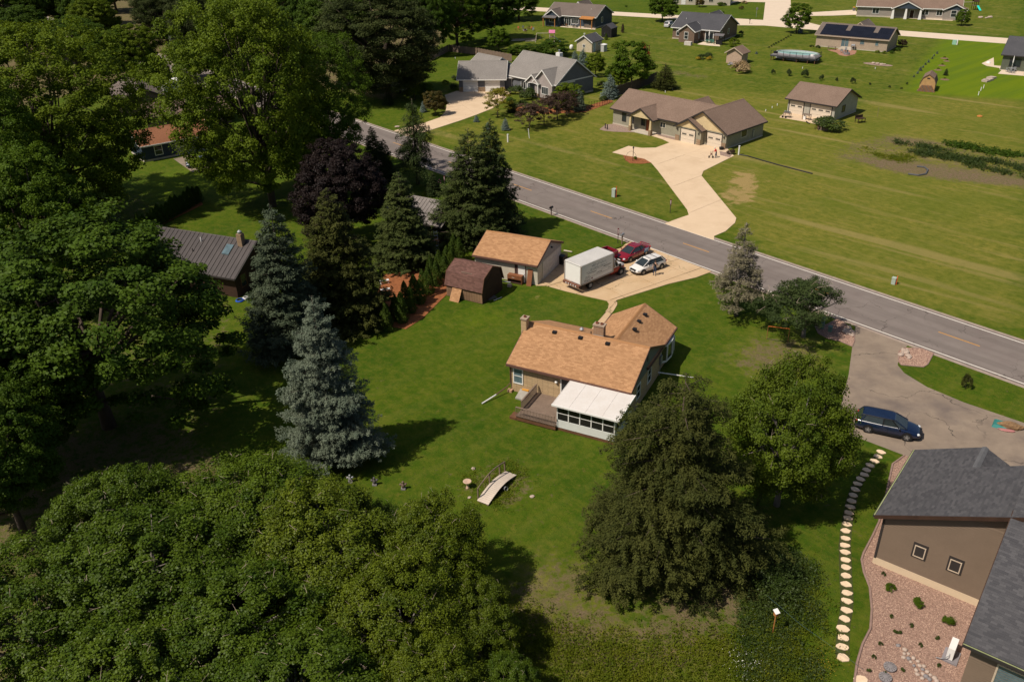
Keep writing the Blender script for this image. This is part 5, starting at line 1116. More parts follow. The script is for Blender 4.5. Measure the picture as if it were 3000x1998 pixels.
# --- poplars, foreground
for (x, y, h, r, k, lab) in ((-15.8, 40.6, 7.6, 5.4, 'poplar', 'glossy poplar below the blue spruce with pale bare twigs'), (-11.0, 37.6, 7.8, 4.4, 'poplar2', 'poplar filling the gap left of the slim yellowish poplar'),
                             (-20.5, 35.5, 8.0, 5.2, 'poplar2', 'poplar near the lower left corner of the lot'), (-15.2, 31.8, 7.6, 4.8, 'poplar', 'poplar in the middle of the thicket below the blue spruce'),
                             (-5.2, 37.6, 7.2, 3.3, 'poplar', 'slim yellowish poplar at the lawn edge below the footbridge'), (-6.6, 32.4, 7.2, 3.4, 'poplar2', 'yellowish poplar below the slim yellowish poplar'),
                             (-2.2, 33.2, 5.2, 2.2, 'poplar2', 'short poplar beside the wildflower meadow'), (-24.5, 41.0, 7.8, 4.4, 'poplar', 'poplar at the edge of the thicket below the dark maples'),
                             (-20.0, 28.5, 7.4, 4.6, 'poplar', 'poplar at the very foot of the thicket'), (-11.0, 27.8, 7.0, 4.2, 'poplar2', 'poplar with dense glossy crown at the foot of the thicket'), (-4.6, 28.2, 6.2, 3.0, 'poplar', 'yellowish poplar at the foot of the thicket beside the meadow'),
                             (-26.5, 33.0, 7.6, 4.6, 'poplar2', 'outermost poplar of the thicket below the dark maples'), (-8.2, 40.0, 5.0, 2.4, 'poplar2', 'low poplar shoot in the notch of the thicket'), (-.8, 29.4, 4.2, 2.0, 'poplar', 'low poplar bush inside the wildflower meadow')):
    plant(k, (x, y, 0), h, r, L_ypop if 'yellowish' in lab or 'short' in lab else None, lab, name='poplar_tree')
# --- woodland behind
rg = random.Random(5)
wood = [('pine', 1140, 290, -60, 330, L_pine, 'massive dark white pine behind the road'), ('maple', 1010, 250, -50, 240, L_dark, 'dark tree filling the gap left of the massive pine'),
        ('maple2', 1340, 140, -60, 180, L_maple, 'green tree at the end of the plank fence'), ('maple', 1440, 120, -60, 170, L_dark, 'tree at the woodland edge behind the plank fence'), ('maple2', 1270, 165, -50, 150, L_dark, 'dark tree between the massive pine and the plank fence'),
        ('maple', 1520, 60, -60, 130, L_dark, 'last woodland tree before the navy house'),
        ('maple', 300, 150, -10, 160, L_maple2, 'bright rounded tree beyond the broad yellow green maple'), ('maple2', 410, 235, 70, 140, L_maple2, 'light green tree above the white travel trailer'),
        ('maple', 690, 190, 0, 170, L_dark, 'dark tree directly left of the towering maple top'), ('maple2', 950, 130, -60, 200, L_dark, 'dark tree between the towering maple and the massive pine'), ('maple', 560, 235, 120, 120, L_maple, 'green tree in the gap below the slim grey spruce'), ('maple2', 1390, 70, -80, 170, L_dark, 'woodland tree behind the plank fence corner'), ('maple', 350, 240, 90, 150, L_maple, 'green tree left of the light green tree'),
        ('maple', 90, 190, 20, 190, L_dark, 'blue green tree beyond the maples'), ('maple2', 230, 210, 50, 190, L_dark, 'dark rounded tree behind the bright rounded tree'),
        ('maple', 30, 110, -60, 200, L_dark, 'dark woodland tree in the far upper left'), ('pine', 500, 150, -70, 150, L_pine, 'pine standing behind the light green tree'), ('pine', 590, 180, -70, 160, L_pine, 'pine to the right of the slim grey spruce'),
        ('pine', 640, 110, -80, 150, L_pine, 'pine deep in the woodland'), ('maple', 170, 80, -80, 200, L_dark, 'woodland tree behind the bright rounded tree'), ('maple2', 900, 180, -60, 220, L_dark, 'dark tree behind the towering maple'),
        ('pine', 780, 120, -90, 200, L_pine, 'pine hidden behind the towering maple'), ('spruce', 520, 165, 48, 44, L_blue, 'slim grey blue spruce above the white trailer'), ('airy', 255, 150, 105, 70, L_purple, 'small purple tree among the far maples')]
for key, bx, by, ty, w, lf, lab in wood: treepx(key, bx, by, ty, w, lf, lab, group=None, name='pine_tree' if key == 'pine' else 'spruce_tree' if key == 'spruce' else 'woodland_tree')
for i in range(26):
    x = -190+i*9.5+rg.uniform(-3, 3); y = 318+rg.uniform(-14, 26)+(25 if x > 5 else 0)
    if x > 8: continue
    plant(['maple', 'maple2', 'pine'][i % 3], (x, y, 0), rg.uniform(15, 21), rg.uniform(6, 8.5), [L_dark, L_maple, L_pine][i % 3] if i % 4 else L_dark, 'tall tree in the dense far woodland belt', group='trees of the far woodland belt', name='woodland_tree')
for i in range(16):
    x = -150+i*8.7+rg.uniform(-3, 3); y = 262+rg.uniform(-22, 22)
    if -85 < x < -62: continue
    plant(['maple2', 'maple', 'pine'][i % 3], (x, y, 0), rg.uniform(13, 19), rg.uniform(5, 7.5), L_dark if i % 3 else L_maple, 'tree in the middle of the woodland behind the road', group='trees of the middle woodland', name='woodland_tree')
for i, (x, y) in enumerate(((445, 205), (462, 222), (478, 230), (492, 236), (430, 200))): treepx('thuja', x, y, y-68, 30, L_thuja, 'dark column thuja in the row above the white trailer', 'shrub', 'thujas above the white trailer', 'thuja')
# --- planted trees round the slate blue house
treepx('airy', 1458, 342, 253, 82, L_lime, 'yellow leaved honey locust at the end of the curved driveway', name='locust_tree')
treepx('round', 1276, 338, 270, 64, L_rust, 'round tree with rusty green leaves beside the curved driveway', name='ornamental_tree')
treepx('round', 1215, 292, 240, 55, L_maple2, 'pale green young tree beside the spruce on the slate house lawn', name='ornamental_tree'); treepx('round', 1250, 290, 246, 48, L_maple, 'small green tree next to the pale green young tree', name='ornamental_tree')
for x, y, ty, w in ((1551, 378, 300, 82), (1594, 366, 282, 90), (1633, 352, 268, 84), (1660, 340, 265, 70)): treepx('airy', x, y, ty, w, L_plum, 'brown leaved plum tree in the row before the slate blue house', group='plum trees in a row', name='plum_tree')
treepx('round', 1665, 318, 248, 95, L_maple2, 'leafy green tree against the slate blue house gable', name='ornamental_tree')
for key, x, y, ty, w, lf, lab in (('small_spruce', 1138, 309, 272, 34, L_sprd, 'small dense green spruce on the lawn left of the curved driveway'), ('small_spruce', 1241, 329, 298, 24, L_bluel, 'small pale blue spruce beside the rusty green tree'), ('small_spruce', 1396, 358, 337, 17, L_bluel, 'tiny pale blue spruce below the curved driveway'),
        ('small_spruce', 1430, 380, 357, 16, L_bluel, 'pale blue spruce half hidden by the garage spruces'), ('small_spruce', 1481, 382, 347, 27, L_bluel, 'pale blue spruce left of the plum trees'), ('small_spruce', 1786, 290, 219, 50, L_bluel, 'large pale blue spruce at the plank fence corner'),
        ('small_spruce', 1697, 326, 262, 42, L_blue, 'blue spruce beside the plum tree row'), ('small_spruce', 1684, 185, 148, 26, L_bluel, 'pale blue spruce left of the cream shed'), ('small_spruce', 1708, 195, 142, 34, L_bluel, 'taller pale blue spruce before the cream shed'), ('small_spruce', 1752, 178, 147, 26, L_sprd, 'green spruce right of the cream shed door'),
        ('small_spruce', 1946, 262, 188, 72, L_olive, 'dark spruce at the end of the plank fence'), ('small_spruce', 1500, 330, 290, 30, L_sprd, 'green spruce behind the yellow honey locust'),
        ('small_spruce', 2216, 159, 151, 9, L_bluel, 'tiny blue spruce right of the beige shed')): treepx(key, x, y, ty, w, lf, lab, name='spruce_tree')
for x, y, ty, w, lf, lab in ((1850, 255, 126, 110, L_maple, 'big rounded green tree behind the plank fence'), (1745, 225, 160, 60, L_maple2, 'green tree beside the slate blue house gable'), (1800, 240, 190, 55, L_maple, 'leafy tree between the slate house and the big rounded tree'), (1817, 255, 200, 56, L_maple2, 'yellow green bushy tree at the plank fence'),
        (1620, 165, 118, 95, L_dark, 'dark bushy tree behind the slate house roof'), (1560, 165, 132, 80, L_dark, 'second dark bushy tree behind the slate house roof'), (1462, 152, 86, 66, L_maple, 'round green tree in front of the plank fence'), (1515, 160, 135, 60, L_dark, 'low dark tree behind the slate house ridge'),
        (2332, 98, 13, 74, L_maple, 'round dark green street tree beside the far street corner'), (2815, 76, 29, 42, L_maple, 'small round tree in front of the craftsman house'), (1940, 65, -25, 84, L_maple, 'street tree with hanging foliage behind the umber house'), (2642, 138, 117, 26, L_plum, 'small dark round tree beside the solar house'),
        (2050, 22, -6, 28, L_rust, 'small bushy tree before the cream house'), (2055, 140, 112, 0, None, '')):
    if w: treepx('round', x, y, ty, w, lf, lab, name='ornamental_tree')
# --- hedges and shrubs
A_, B_ = G(1150, 965), G(1345, 762)
n = 17
for k in range(n):
    f = k/(n-1); P_ = A_+(B_-A_)*f; b2 = P_+np.array([.9, .5, 0])*(.55 if k % 2 else -.55)
    plant('thuja', b2, 3.1+.35*math.sin(k*2.1), .62+.06*math.sin(k*1.3), None, 'clipped column thuja in the double hedge between mulch bed and lawn', 'shrub', 'thuja hedge beside the brown shed', 'thuja')
A_, B_ = G(400, 700), G(585, 592)
for k in range(15): plant('thuja', A_+(B_-A_)*k/14, 2.6+.3*math.sin(k*1.7), .6, L_dark, 'dark column thuja in the row behind the metal roofed cabin', 'shrub', 'thuja row behind the metal roofed cabin', 'thuja')
shr = [(1305, 248, 12, 18, L_maple2, 'bright round shrub on the lawn left of the slate house garage'), (1330, 262, 14, 22, L_shrub, 'dark shrub beside the slate house garage corner'), (1333, 235, 14, 18, L_shrub, 'shrub behind the slate house garage corner'),
       (1510, 275, 24, 40, L_shrub, 'shrub before the link of the slate house'), (1540, 290, 30, 50, L_shrub, 'large shrub left of the arched porch'), (1530, 325, 28, 46, L_shrub, 'rounded shrub in the orange mulch bed'), (1568, 285, 12, 18, L_maple2, 'lime shrub at the arched porch steps'), (1500, 310, 24, 34, L_dark, 'dark shrub by the honey locust'),
       (1560, 320, 16, 26, L_shrub, 'shrub at the front of the orange mulch bed'), (1765, 295, 14, 22, L_shrub, 'shrub inside the wire fence'), (1762, 260, 20, 34, L_shrub, 'shrub behind the slate house corner'),
       (2060, 175, 14, 30, L_shrub, 'rounded green shrub between two golden shrubs'), (2078, 170, 15, 26, L_shrub, 'darker shrub behind the golden shrubs'), (2045, 176, 9, 12, L_gold, 'golden shrub left of the rounded green shrub'), (2076, 177, 11, 15, L_gold, 'golden shrub right of the rounded green shrub'),
       (2165, 212, 30, 56, L_straw, 'dried straw coloured shrub beside the beige shed'), (2150, 130, 17, 26, L_maple2, 'bright green shrub at the umber house patio'), (2148, 138, 10, 22, L_maple2, 'low lime shrub at the umber house patio'), (2172, 102, 12, 14, L_shrub, 'young shrub beside the umber house wall'), (2165, 110, 8, 20, L_dark, 'low dark shrub along the umber house wall'),
       (1800, 142, 18, 26, L_maple2, 'bright green shrub right of the cream shed'), (1884, 150, 24, 14, L_red, 'red leaved shrub beside the swing frame'), (1896, 170, 22, 12, L_red, 'second red leaved shrub beside the swing frame'),
       (2434, 378, 34, 92, L_shrub, 'spreading overgrown shrub before the detached garage'), (2570, 156, 8, 12, L_maple2, 'ornamental grass clump at the solar house wall'), (2588, 158, 8, 12, L_maple2, 'second ornamental grass clump at the solar house wall'), (2395, 142, 8, 14, L_shrub, 'hosta clump at the solar house corner'), (2378, 139, 6, 12, L_shrub, 'low shrub left of the solar house'),
       (2615, 157, 7, 18, L_dark, 'dark shrub along the solar house end'), (2630, 150, 9, 16, L_dark, 'dark shrub behind the solar house end'), (2140, 452, 14, 22, L_plum, 'reddish shrub at the corner of the neighbour driveway'),
       (1430, 178, 14, 24, L_shrub, 'shrub beside the plank fence'), (2828, 1139, 40, 26, L_olive, 'wispy brown stemmed seedling on the strip beside the asphalt drive'), (2116, 18, 10, 26, L_dark, 'dark shrub before the cream house porch'), (1835, 22, 6, 9, L_dark, 'low shrub beyond the far street'), (2116, 40, 6, 11, L_dark, 'dark shrub on the far street corner lawn'), (2170, 28, 9, 16, L_rust, 'rusty shrub on the far street corner lawn'), (2180, 12, 8, 16, L_straw, 'pale flowering shrub on the far street corner lawn')]
for x, y, hp, w, lf, lab in shr: treepx('shrub', x, y, y-hp*1.1, w, lf, lab, 'shrub', name='shrub')
gs = [(2608, 1725, 17, 23), (2690, 1770, 22, 26), (2777, 1820, 20, 26)]
for x, y, hp, w in gs: treepx('shrub', x, y+6, y-hp*.9, w*1.15, L_maple, 'round green shrub planted in the pink gravel bed', 'shrub', 'round shrubs in the gravel bed', 'shrub')
for x, y in ((2744, 1868), (2695, 1890), (2579, 1887), (2612, 1806), (2623, 1850), (2634, 1852), (2668, 1832), (2559, 1925), (2751, 1950), (2645, 1962), (2545, 1963), (2590, 1972), (2587, 1682)): treepx('shrub', x, y+3, y-7, 12, L_shrub, 'small green seedling planted in the pink gravel bed', 'plant', 'seedlings in the gravel bed', 'seedling')
for k, (x, y, h) in enumerate(((2265, 219, 16), (2312, 223, 22), (2358, 228, 27), (2405, 236, 18), (2450, 239, 12), (2498, 246, 19), (2549, 250, 8), (2606, 258, 8), (2640, 262, 6), (2656, 248, 7))): treepx('shrub', x, y, y-h, max(h*.7, 7), L_sprd, 'young evergreen in the row below the swimming pool', 'shrub', 'young evergreens below the pool', 'young_evergreen')
for k, (x, y, h) in enumerate(((2745, 159, 9), (2736, 166, 7), (2731, 174, 8), (2720, 184, 9), (2711, 191, 8), (2704, 199, 8), (2696, 208, 13), (2688, 217, 9), (2677, 227, 8))): treepx('small_spruce', x, y, y-h, h*.8, L_bluel if k % 2 else L_blue, 'young blue evergreen in the row beside the lime lawn', 'shrub', 'young evergreens beside the lime lawn', 'young_evergreen')
for k in range(10): treepx('shrub', 2252+k*7.2, 142-k*3.9, 136-k*3.9, 6, L_sprd, 'low clipped shrub in the row left of the solar house', 'shrub', 'clipped row left of the solar house', 'shrub')
treepx('small_spruce', 2770, 222, 201, 14, L_sprd, 'young fir standing on the lime lawn', name='fir_tree')
for x, y, ty, lab in ((1824, 97, 70, 'spindly brown sapling beside the black shed'), (1776, 118, 98, 'slim dark thuja at the black shed corner')): treepx('thuja', x, y, ty, 10, L_plum if 'brown' in lab else L_thuja, lab, name='sapling')
# --- rough ground: weeds and wild flowers nobody could count
def weeds(name, poly, n, hmax, leaf, label=None, seed=1, k=9, size=.09, spread=.45, soft=.5):
    rg = np.random.default_rng(seed); P_ = np.array(poly); lo, hi = P_.min(0), P_.max(0); q = rg.uniform(lo, hi, (n*6, 2)); q = q[inpoly(q[:, 0], q[:, 1], poly)]
    cl = rg.uniform(lo, hi, (max(n//60, 6), 2)); dd = np.min(np.linalg.norm(q[:, None]-cl[None], axis=2), axis=1) if len(q) < 60000 else rg.uniform(0, 2, len(q))
    q = q[np.argsort(dd+rg.exponential(spread, len(q)))][:n]; m = len(q)
    q = q+rg.normal(0, soft, q.shape); h = rg.uniform(.25, 1, m)*hmax; ci = np.repeat(np.arange(m), k)
    C = np.stack([q[ci, 0]+rg.normal(0, .10+.1*hmax, m*k), q[ci, 1]+rg.normal(0, .10+.1*hmax, m*k), rg.uniform(.05, 1, m*k)*h[ci]], -1)
    Nn = rg.normal(0, .6, (m*k, 3))+[0, -.1, .8]; V, F = cards(C, Nn, size*rg.uniform(.6, 1.5, m*k), .5, rg, rg.normal(0, .6, (m*k, 3))+[0, 0, .5])
    o = link(name, npmesh(name, V, F, leaf), None, 'stuff'); tag(o, label, 'plants'); return o
mead = GP([(1380, 1830), (1480, 1760), (1640, 1860), (1850, 1880), (2050, 1880), (2250, 1840), (2350, 1700), (2370, 1640), (2370, 2060), (1350, 2060)])
weeds('wild_meadow', mead, 6500, .42, L_weed, 'rough wildflower meadow along the bottom of the lot', 3, 8, .11, 1.6, .9)
weeds('wild_meadow', GP([(2150, 1660), (2370, 1600), (2410, 1720), (2405, 2060), (2180, 2060)]), 2400, .6, leaf_mat('meadow_green', (.030, .058, .008), (.06, .082, .012), .25), 'tall green weeds between the stepping stones and the huge spruce', 4, 9, .1, 1.8, .2)
weeds('yellow_flowers', GP([(2395, 1900), (2435, 1900), (2440, 1985), (2400, 1990)]), 60, .5, L_gold, 'yellow flowers in the tall weeds beside the stepping stones', 5, 4, .06)
weeds('yellow_flowers', GP([(1700, 1840), (1900, 1840), (2050, 1960), (1800, 1990)]), 150, .45, L_gold, 'scattered yellow flowers in the wildflower meadow', 6, 2, .05)
weeds('white_flowers', GP([(2160, 1900), (2210, 1900), (2220, 1998), (2180, 1998)]), 90, .6, M('white_petal', (.7, .68, .6)), 'white flowers at the right end of the meadow', 7, 3, .05)
weeds('island_weeds', GP([(1375, 1372), (1470, 1360), (1545, 1390), (1565, 1455), (1500, 1482), (1400, 1482), (1358, 1430)]), 650, .22, L_weed, 'weeds growing round the wooden footbridge', 8, 7, .09)
weeds('garden_rows', GP([(2620, 416), (2720, 430), (2860, 462), (3050, 500), (3050, 528), (2990, 522), (2850, 490), (2700, 460), (2640, 430)]), 1500, .8, leaf_mat('garden_green', (.026, .052, .006), (.055, .078, .010), .2), 'dark green rows of a vegetable garden across the road', 9, 10, .2)
weeds('garden_rows', GP([(2520, 440), (2560, 430), (2700, 465), (2715, 478), (2660, 482), (2560, 455)]), 500, .3, L_weed, 'bright weeds in the vegetable plot beside the bare soil', 10, 8, .14)
weeds('garden_rows', GP([(2760, 415), (2820, 422), (2900, 440), (3050, 462), (3050, 474), (2880, 448), (2770, 424)]), 420, .55, L_dark, 'broad leaved crop row along the back of the vegetable plot', 11, 10, .3)
weeds('scrub', GP([(2200, 1600), (2330, 1590), (2330, 1780), (2230, 1800)]), 700, 1.6, L_shrub, 'tangled scrub at the foot of the birch', 12, 12, .13)
# ============================================================ VEHICLES
def loft(rings, cap=True):
    mb = MB(); n = len(rings[0]); V = [p for r in rings for p in r]; F = []
    for i in range(len(rings)-1):
        for k in range(n): F.append((i*n+k, i*n+(k+1) % n, (i+1)*n+(k+1) % n, (i+1)*n+k))
    if cap: F.append(tuple(range(n-1, -1, -1))); F.append(tuple(range((len(rings)-1)*n, len(rings)*n)))
    return mb.add(V, F)
def bring(x, w, zb, zt, crown=.04, tuck=.9):
    h = zt-zb; half = [(0, zb), (w*tuck, zb), (w*.985, zb+.18*h), (w, zb+.45*h), (w*.975, zb+.78*h), (w*.90, zt-.02*h), (w*.6, zt+crown*.7)]
    pts = half+[(0, zt+crown)]+[(-a, z) for a, z in half[:0:-1]]
    return [(x, a, z) for a, z in pts]
def wheel(t, x, y, r, w=.22, rim=alloy, spokes=5):
    side = 1 if y > 0 else -1
    wh = MB().cyl_y((x, y, r), r, w, 20).build('wheel', rubber, t)
    MB().cyl_y((x, y+side*(w/2+.004), r), r*.66, .02, 16).build('rim', M('rim_shadow', (.06, .06, .06), .6), wh)
    m = MB()
    for k in range(spokes):
        a = 2*PI*k/spokes+.3; ca, sa = math.cos(a), math.sin(a); yy = y+side*(w/2+.02); ww = .05
        m.add([(x-sa*ww, yy, r+ca*ww), (x+sa*ww, yy, r-ca*ww), (x+ca*r*.64+sa*ww, yy, r+sa*r*.64-ca*ww), (x+ca*r*.64-sa*ww, yy, r+sa*r*.64+ca*ww)], [(0, 1, 2, 3), (3, 2, 1, 0)])
    m.cyl_y((x, y+side*(w/2+.015), r), r*.16, .03, 10); m.build('spokes', rim, wh)
def car(name, label, loc, head, paint, L=4.7, W_=1.8, H=1.5, wb=2.7, kind='wagon', wr=.33, rack=False, sign=None):
    t = thing(name, label, 'car', loc, head); h = L/2; w = W_/2; fx = wb/2+.05; rx = -wb/2
    hood, belt = .92*H/1.5*1.0, .98*H/1.5
    zb = .22
    deck = belt+.02 if kind == 'wagon' else belt+.03
    st = [(-h, w*.70, zb+.22, belt-.25, .0), (-h+.06, w*.84, zb+.10, belt-.12, .02), (-h+.25, w*.93, zb+.02, deck-.02, .03), (-h+.7, w*.985, zb, deck, .03), (-.6, w, zb, belt, .02), (.4, w, zb, belt-.01, .02), (.95, w*.995, zb, belt-.03, .04),
          (1.3, w*.985, zb, hood-.03, .05), (h-.75, w*.96, zb+.01, hood-.10, .05), (h-.32, w*.90, zb+.04, hood-.2, .04), (h-.1, w*.80, zb+.10, hood-.30, .02), (h, w*.66, zb+.18, hood-.42, .0)]
    b = loft([bring(*s) for s in st]).build('body', paint, t, True)
    md = b.modifiers.new('smooth', 'SUBSURF'); md.levels = 1; md.render_levels = 1
    # greenhouse
    if kind == 'wagon': base = [(-h+.12, w*.80), (-h+.4, w*.88), (-.4, w*.93), (.75, w*.90), (1.32, w*.78)]; roof = [(-h+.42, w*.62), (-h+.7, w*.70), (-.4, w*.73), (.18, w*.70), (.42, w*.63)]
    elif kind == 'hatch': base = [(-h+.12, w*.76), (-h+.4, w*.86), (-.4, w*.93), (.7, w*.90), (1.3, w*.78)]; roof = [(-h+.62, w*.60), (-h+.85, w*.68), (-.4, w*.73), (.12, w*.70), (.36, w*.63)]
    else: base = [(-h+.75, w*.72), (-h+1.0, w*.82), (-.5, w*.90), (.65, w*.88), (1.25, w*.76)]; roof = [(-h+1.45, w*.54), (-h+1.65, w*.62), (-.45, w*.68), (.05, w*.66), (.25, w*.60)]
    z0, z1 = belt-.03, H-.05; rb = []; rt = []
    for (x, a) in base: rb.append((x, a, z0))
    for (x, a) in roof: rt.append((x, a, z1-(.03 if x in (roof[0][0], roof[-1][0]) else 0)))
    bot = [(x, -a, z) for x, a, z in rb]+[(x, a, z) for x, a, z in rb[::-1]]; top = [(x, -a, z) for x, a, z in rt]+[(x, a, z) for x, a, z in rt[::-1]]
    g = loft([bot, top]).build('glass', M('car_glass', (.025, .033, .035), .06, .3, .5, spec=.7), t)
    n = len(top); cx_ = sum(p[0] for p in top)/n
    roofm = MB().add([(x, y, z) for x, y, z in top]+[(cx_+(x-cx_)*.93, y*.88, z+.05) for x, y, z in top], [tuple(range(n, 2*n))]+[(i, (i+1) % n, n+(i+1) % n, n+i) for i in range(n)])
    roofm.build('roof', paint, t, False)
    m5 = len(rb)
    for sy in (-1, 1):
        for i in range(m5):
            if i == m5-2 and kind == 'coupe': continue
            p, q = rb[i], rt[i]; wd = .05 if i not in (0, m5-1) else .045
            pm = paint if i in (0, m5-1) or (i == 1) else black
            MB().tube([(p[0], sy*(p[1]+.012), p[2]), (q[0], sy*(q[1]+.012), q[2]+.01)], wd, wd*.9, 5).build('pillar', pm, t)
        MB().tube([(x, sy*(a+.01), z+.015) for x, a, z in rt], .035, n=5).build('roof_rail' if rack else 'roof_edge', black if rack else paint, t)
        MB().tube([(x, sy*(a+.015), z) for x, a, z in rb[:-1]], .018, n=4).build('window_trim', alloy if kind == 'wagon' else paint, t)
        mi = MB().blob((.78, sy*(w+.06), belt+.04), .1, 8, 5, sq=(.8, 1.0, .75)).build('mirror', paint, t, True)
        for x in (fx, rx):
            MB().cyl_y((x, sy*(w-.10), wr+.02), wr+.05, .19, 20).build('wheel_arch', black, t); wheel(t, x, sy*(w-.09), wr, .2)
        MB().blob((h-.22, sy*w*.68, hood-.30), .17, 8, 5, sq=(.85, .95, .5)).build('headlight', M('headlamp', (.6, .62, .62), .1, .2, 6, spec=.8), t, True)
        MB().blob((-h+.12, sy*w*.76, belt-.14), .16, 8, 5, sq=(.6, .7, .8)).build('taillight', M('tail_red', (.4, .01, .01), .2, .2), t, True)
        MB().box(-.02, -.005, sy*w*.99-.01, sy*w*.99+.012, zb+.15, belt-.08).build('door_seam', black, t); MB().tube([(-.35, sy*(w+.005), belt-.14), (-.15, sy*(w+.005), belt-.14)], .018, n=4).build('door_handle', paint, t)
        MB().box(rx+.4, fx-.42, sy*(w-.03)-.03, sy*(w-.03)+.045, zb-.03, zb+.09).build('sill', black, t)
    MB().box(h-.12, h+.015, -.42, .42, .50, .66).build('grille', black, t); MB().box(h-.02, h+.03, -.26, .26, .40, .51).build('number_plate', white, t); MB().box(h-.16, h-.005, -w*.6, w*.6, zb+.04, zb+.16).build('air_intake', black, t)
    MB().box(-h-.01, -h+.05, -.26, .26, .62, .74).build('number_plate', white, t); MB().box(-h-.02, -h+.2, -w*.72, w*.72, zb+.04, zb+.2).build('rear_bumper', black if rack else paint, t)
    if rack == 'bars':
        for x in (-.7, .1): MB().tube([(x, -w*.68, H+.06), (x, w*.68, H+.06)], .02, n=5).build('rack_bar', black, t)
    if kind == 'coupe': MB().box(-h+.06, -h+.24, -w*.7, w*.7, deck+.03, deck+.075).build('spoiler', paint, t)
    return t
def paintm(name, c, v=.05): return M(name, c, .22, v, .5, spec=.5, coat=.8)
pb, prd, pw = paintm('navy_paint', (.004, .011, .036)), paintm('red_paint', (.20, .007, .015)), paintm('white_car_paint', (.68, .65, .61))
car('wagon_car', 'dark blue station wagon on the asphalt drive above the taupe house', (29.15, 54.25, .014), -25.8, pb, 4.78, 1.82, 1.5, 2.74, 'wagon', .34, True)
car('hatchback_car', 'white hatchback with roof bars on the concrete drive', (15.2, 85.8, .05), 214.0, pw, 4.4, 1.76, 1.46, 2.64, 'hatch', .32, 'bars')
t = car('coupe_car', 'red coupe parked at the road end of the concrete drive', (14.0, 89.45, .05), 222.9, prd, 4.85, 1.84, 1.43, 2.74, 'coupe', .33)
sg = MB().box(-1.75, -1.05, .925, .94, .50, .95).build('door_sign', M('blue_sign', (.12, .3, .5), .5), t); MB().box(-1.7, -1.1, .94, .945, .72, .90).build('sign_print', M('pale_print', (.5, .62, .72), .5), sg)
car('grey_car', 'grey car half hidden beside the rust roofed house', (*G(592, 487)[:2], .03), 200, paintm('slate_paint', (.05, .07, .10)), 4.6, 1.8, 1.5, 2.7, 'coupe')
car('silver_car', 'silver car parked beyond the umber house', (*(G(1968, 82)+[-.3, 1.8, 0])[:2], 0), 55, paintm('silver_paint', (.5, .5, .5)), 4.6, 1.8, 1.6, 2.7, 'wagon')
q = loc2w(NX, 2.6, 11.8); car('pickup_car', 'dark vehicle with pale windscreen behind the taupe house roof', (q[0], q[1], .014), 155, paintm('black_paint', (.015, .016, .02)), 5.2, 1.95, 1.85, 3.1, 'wagon')
q = loc2w(NX, 9.2, 11.0); car('sedan_car', 'dark blue sedan behind the taupe house roof', (q[0], q[1], .014), 160, paintm('steel_blue_paint', (.02, .03, .06)), 4.7, 1.8, 1.45, 2.7, 'coupe')
# box truck
TR = (9.2, 83.35, 41.5)
t = thing('box_truck', 'white box truck with red lower cab and faded lettering on the drive', 'truck', (TR[0], TR[1], .05), TR[2])
wbx = M('box_white', (.70, .71, .71), .5, .06, .8); rustb = M('rusty_bumper', (.16, .07, .045), .85, .5, 3.0); rail_ = M('box_rail', (.36, .31, .27), .5, .2)
BXW, x0, x1, zb, zt = 1.18, -3.55, 1.45, .95, 3.15
MB().box(x0+.02, x1-.02, -BXW, BXW, zb, zt-.12).build('box_body', wbx, t)
rfm = M('box_roof', (.50, .48, .45), .6, .12, .6)
MB().exx([(-BXW+.1, zt-.10), (BXW-.1, zt-.10), (BXW-.1, zt-.01), (0, zt+.01), (-BXW+.1, zt-.01)], x0+.1, x1-.1).build('box_roof', rfm, t)
for sy in (-1, 1):
    MB().tube([(x0+.06, sy*(BXW-.05), zt-.09), (x1-.06, sy*(BXW-.05), zt-.09)], .09, n=8).build('roof_rail', M('silver_rail', (.55, .53, .5), .4, .1), t)
    MB().box(x0, x1, sy*BXW-.03, sy*BXW+.03, zb-.08, zb+.06).build('bottom_rail', rail_, t)
    for x in (x0, x1): MB().box(x-.05, x+.05, sy*(BXW)-.05, sy*(BXW)+.05, zb, zt-.1).build('corner_post', rail_, t)
for x in (x0+.03, x1-.03): MB().tube([(x, -BXW+.05, zt-.09), (x, BXW-.05, zt-.09)], .085, n=8).build('roof_rail', MATS['silver_rail'], t)
rdm = MB().box(x0-.02, x0+.02, -BXW+.12, BXW-.12, zb+.08, zt-.2).build('rear_door', M('bright_white', (.78, .76, .72), .5, .04), t)
MB().box(x0-.28, x0, -BXW, BXW, .62, .92).build('rear_bumper', rustb, t)
for y in (-.7, -.35, 0, .35, .7): MB().box(x0-.3, x0-.28, y-.05, y+.05, .68, .84).build('reflector', white, t)
MB().box(x0+.3, 3.2, -.45, .45, .55, .8).build('chassis', black, t)
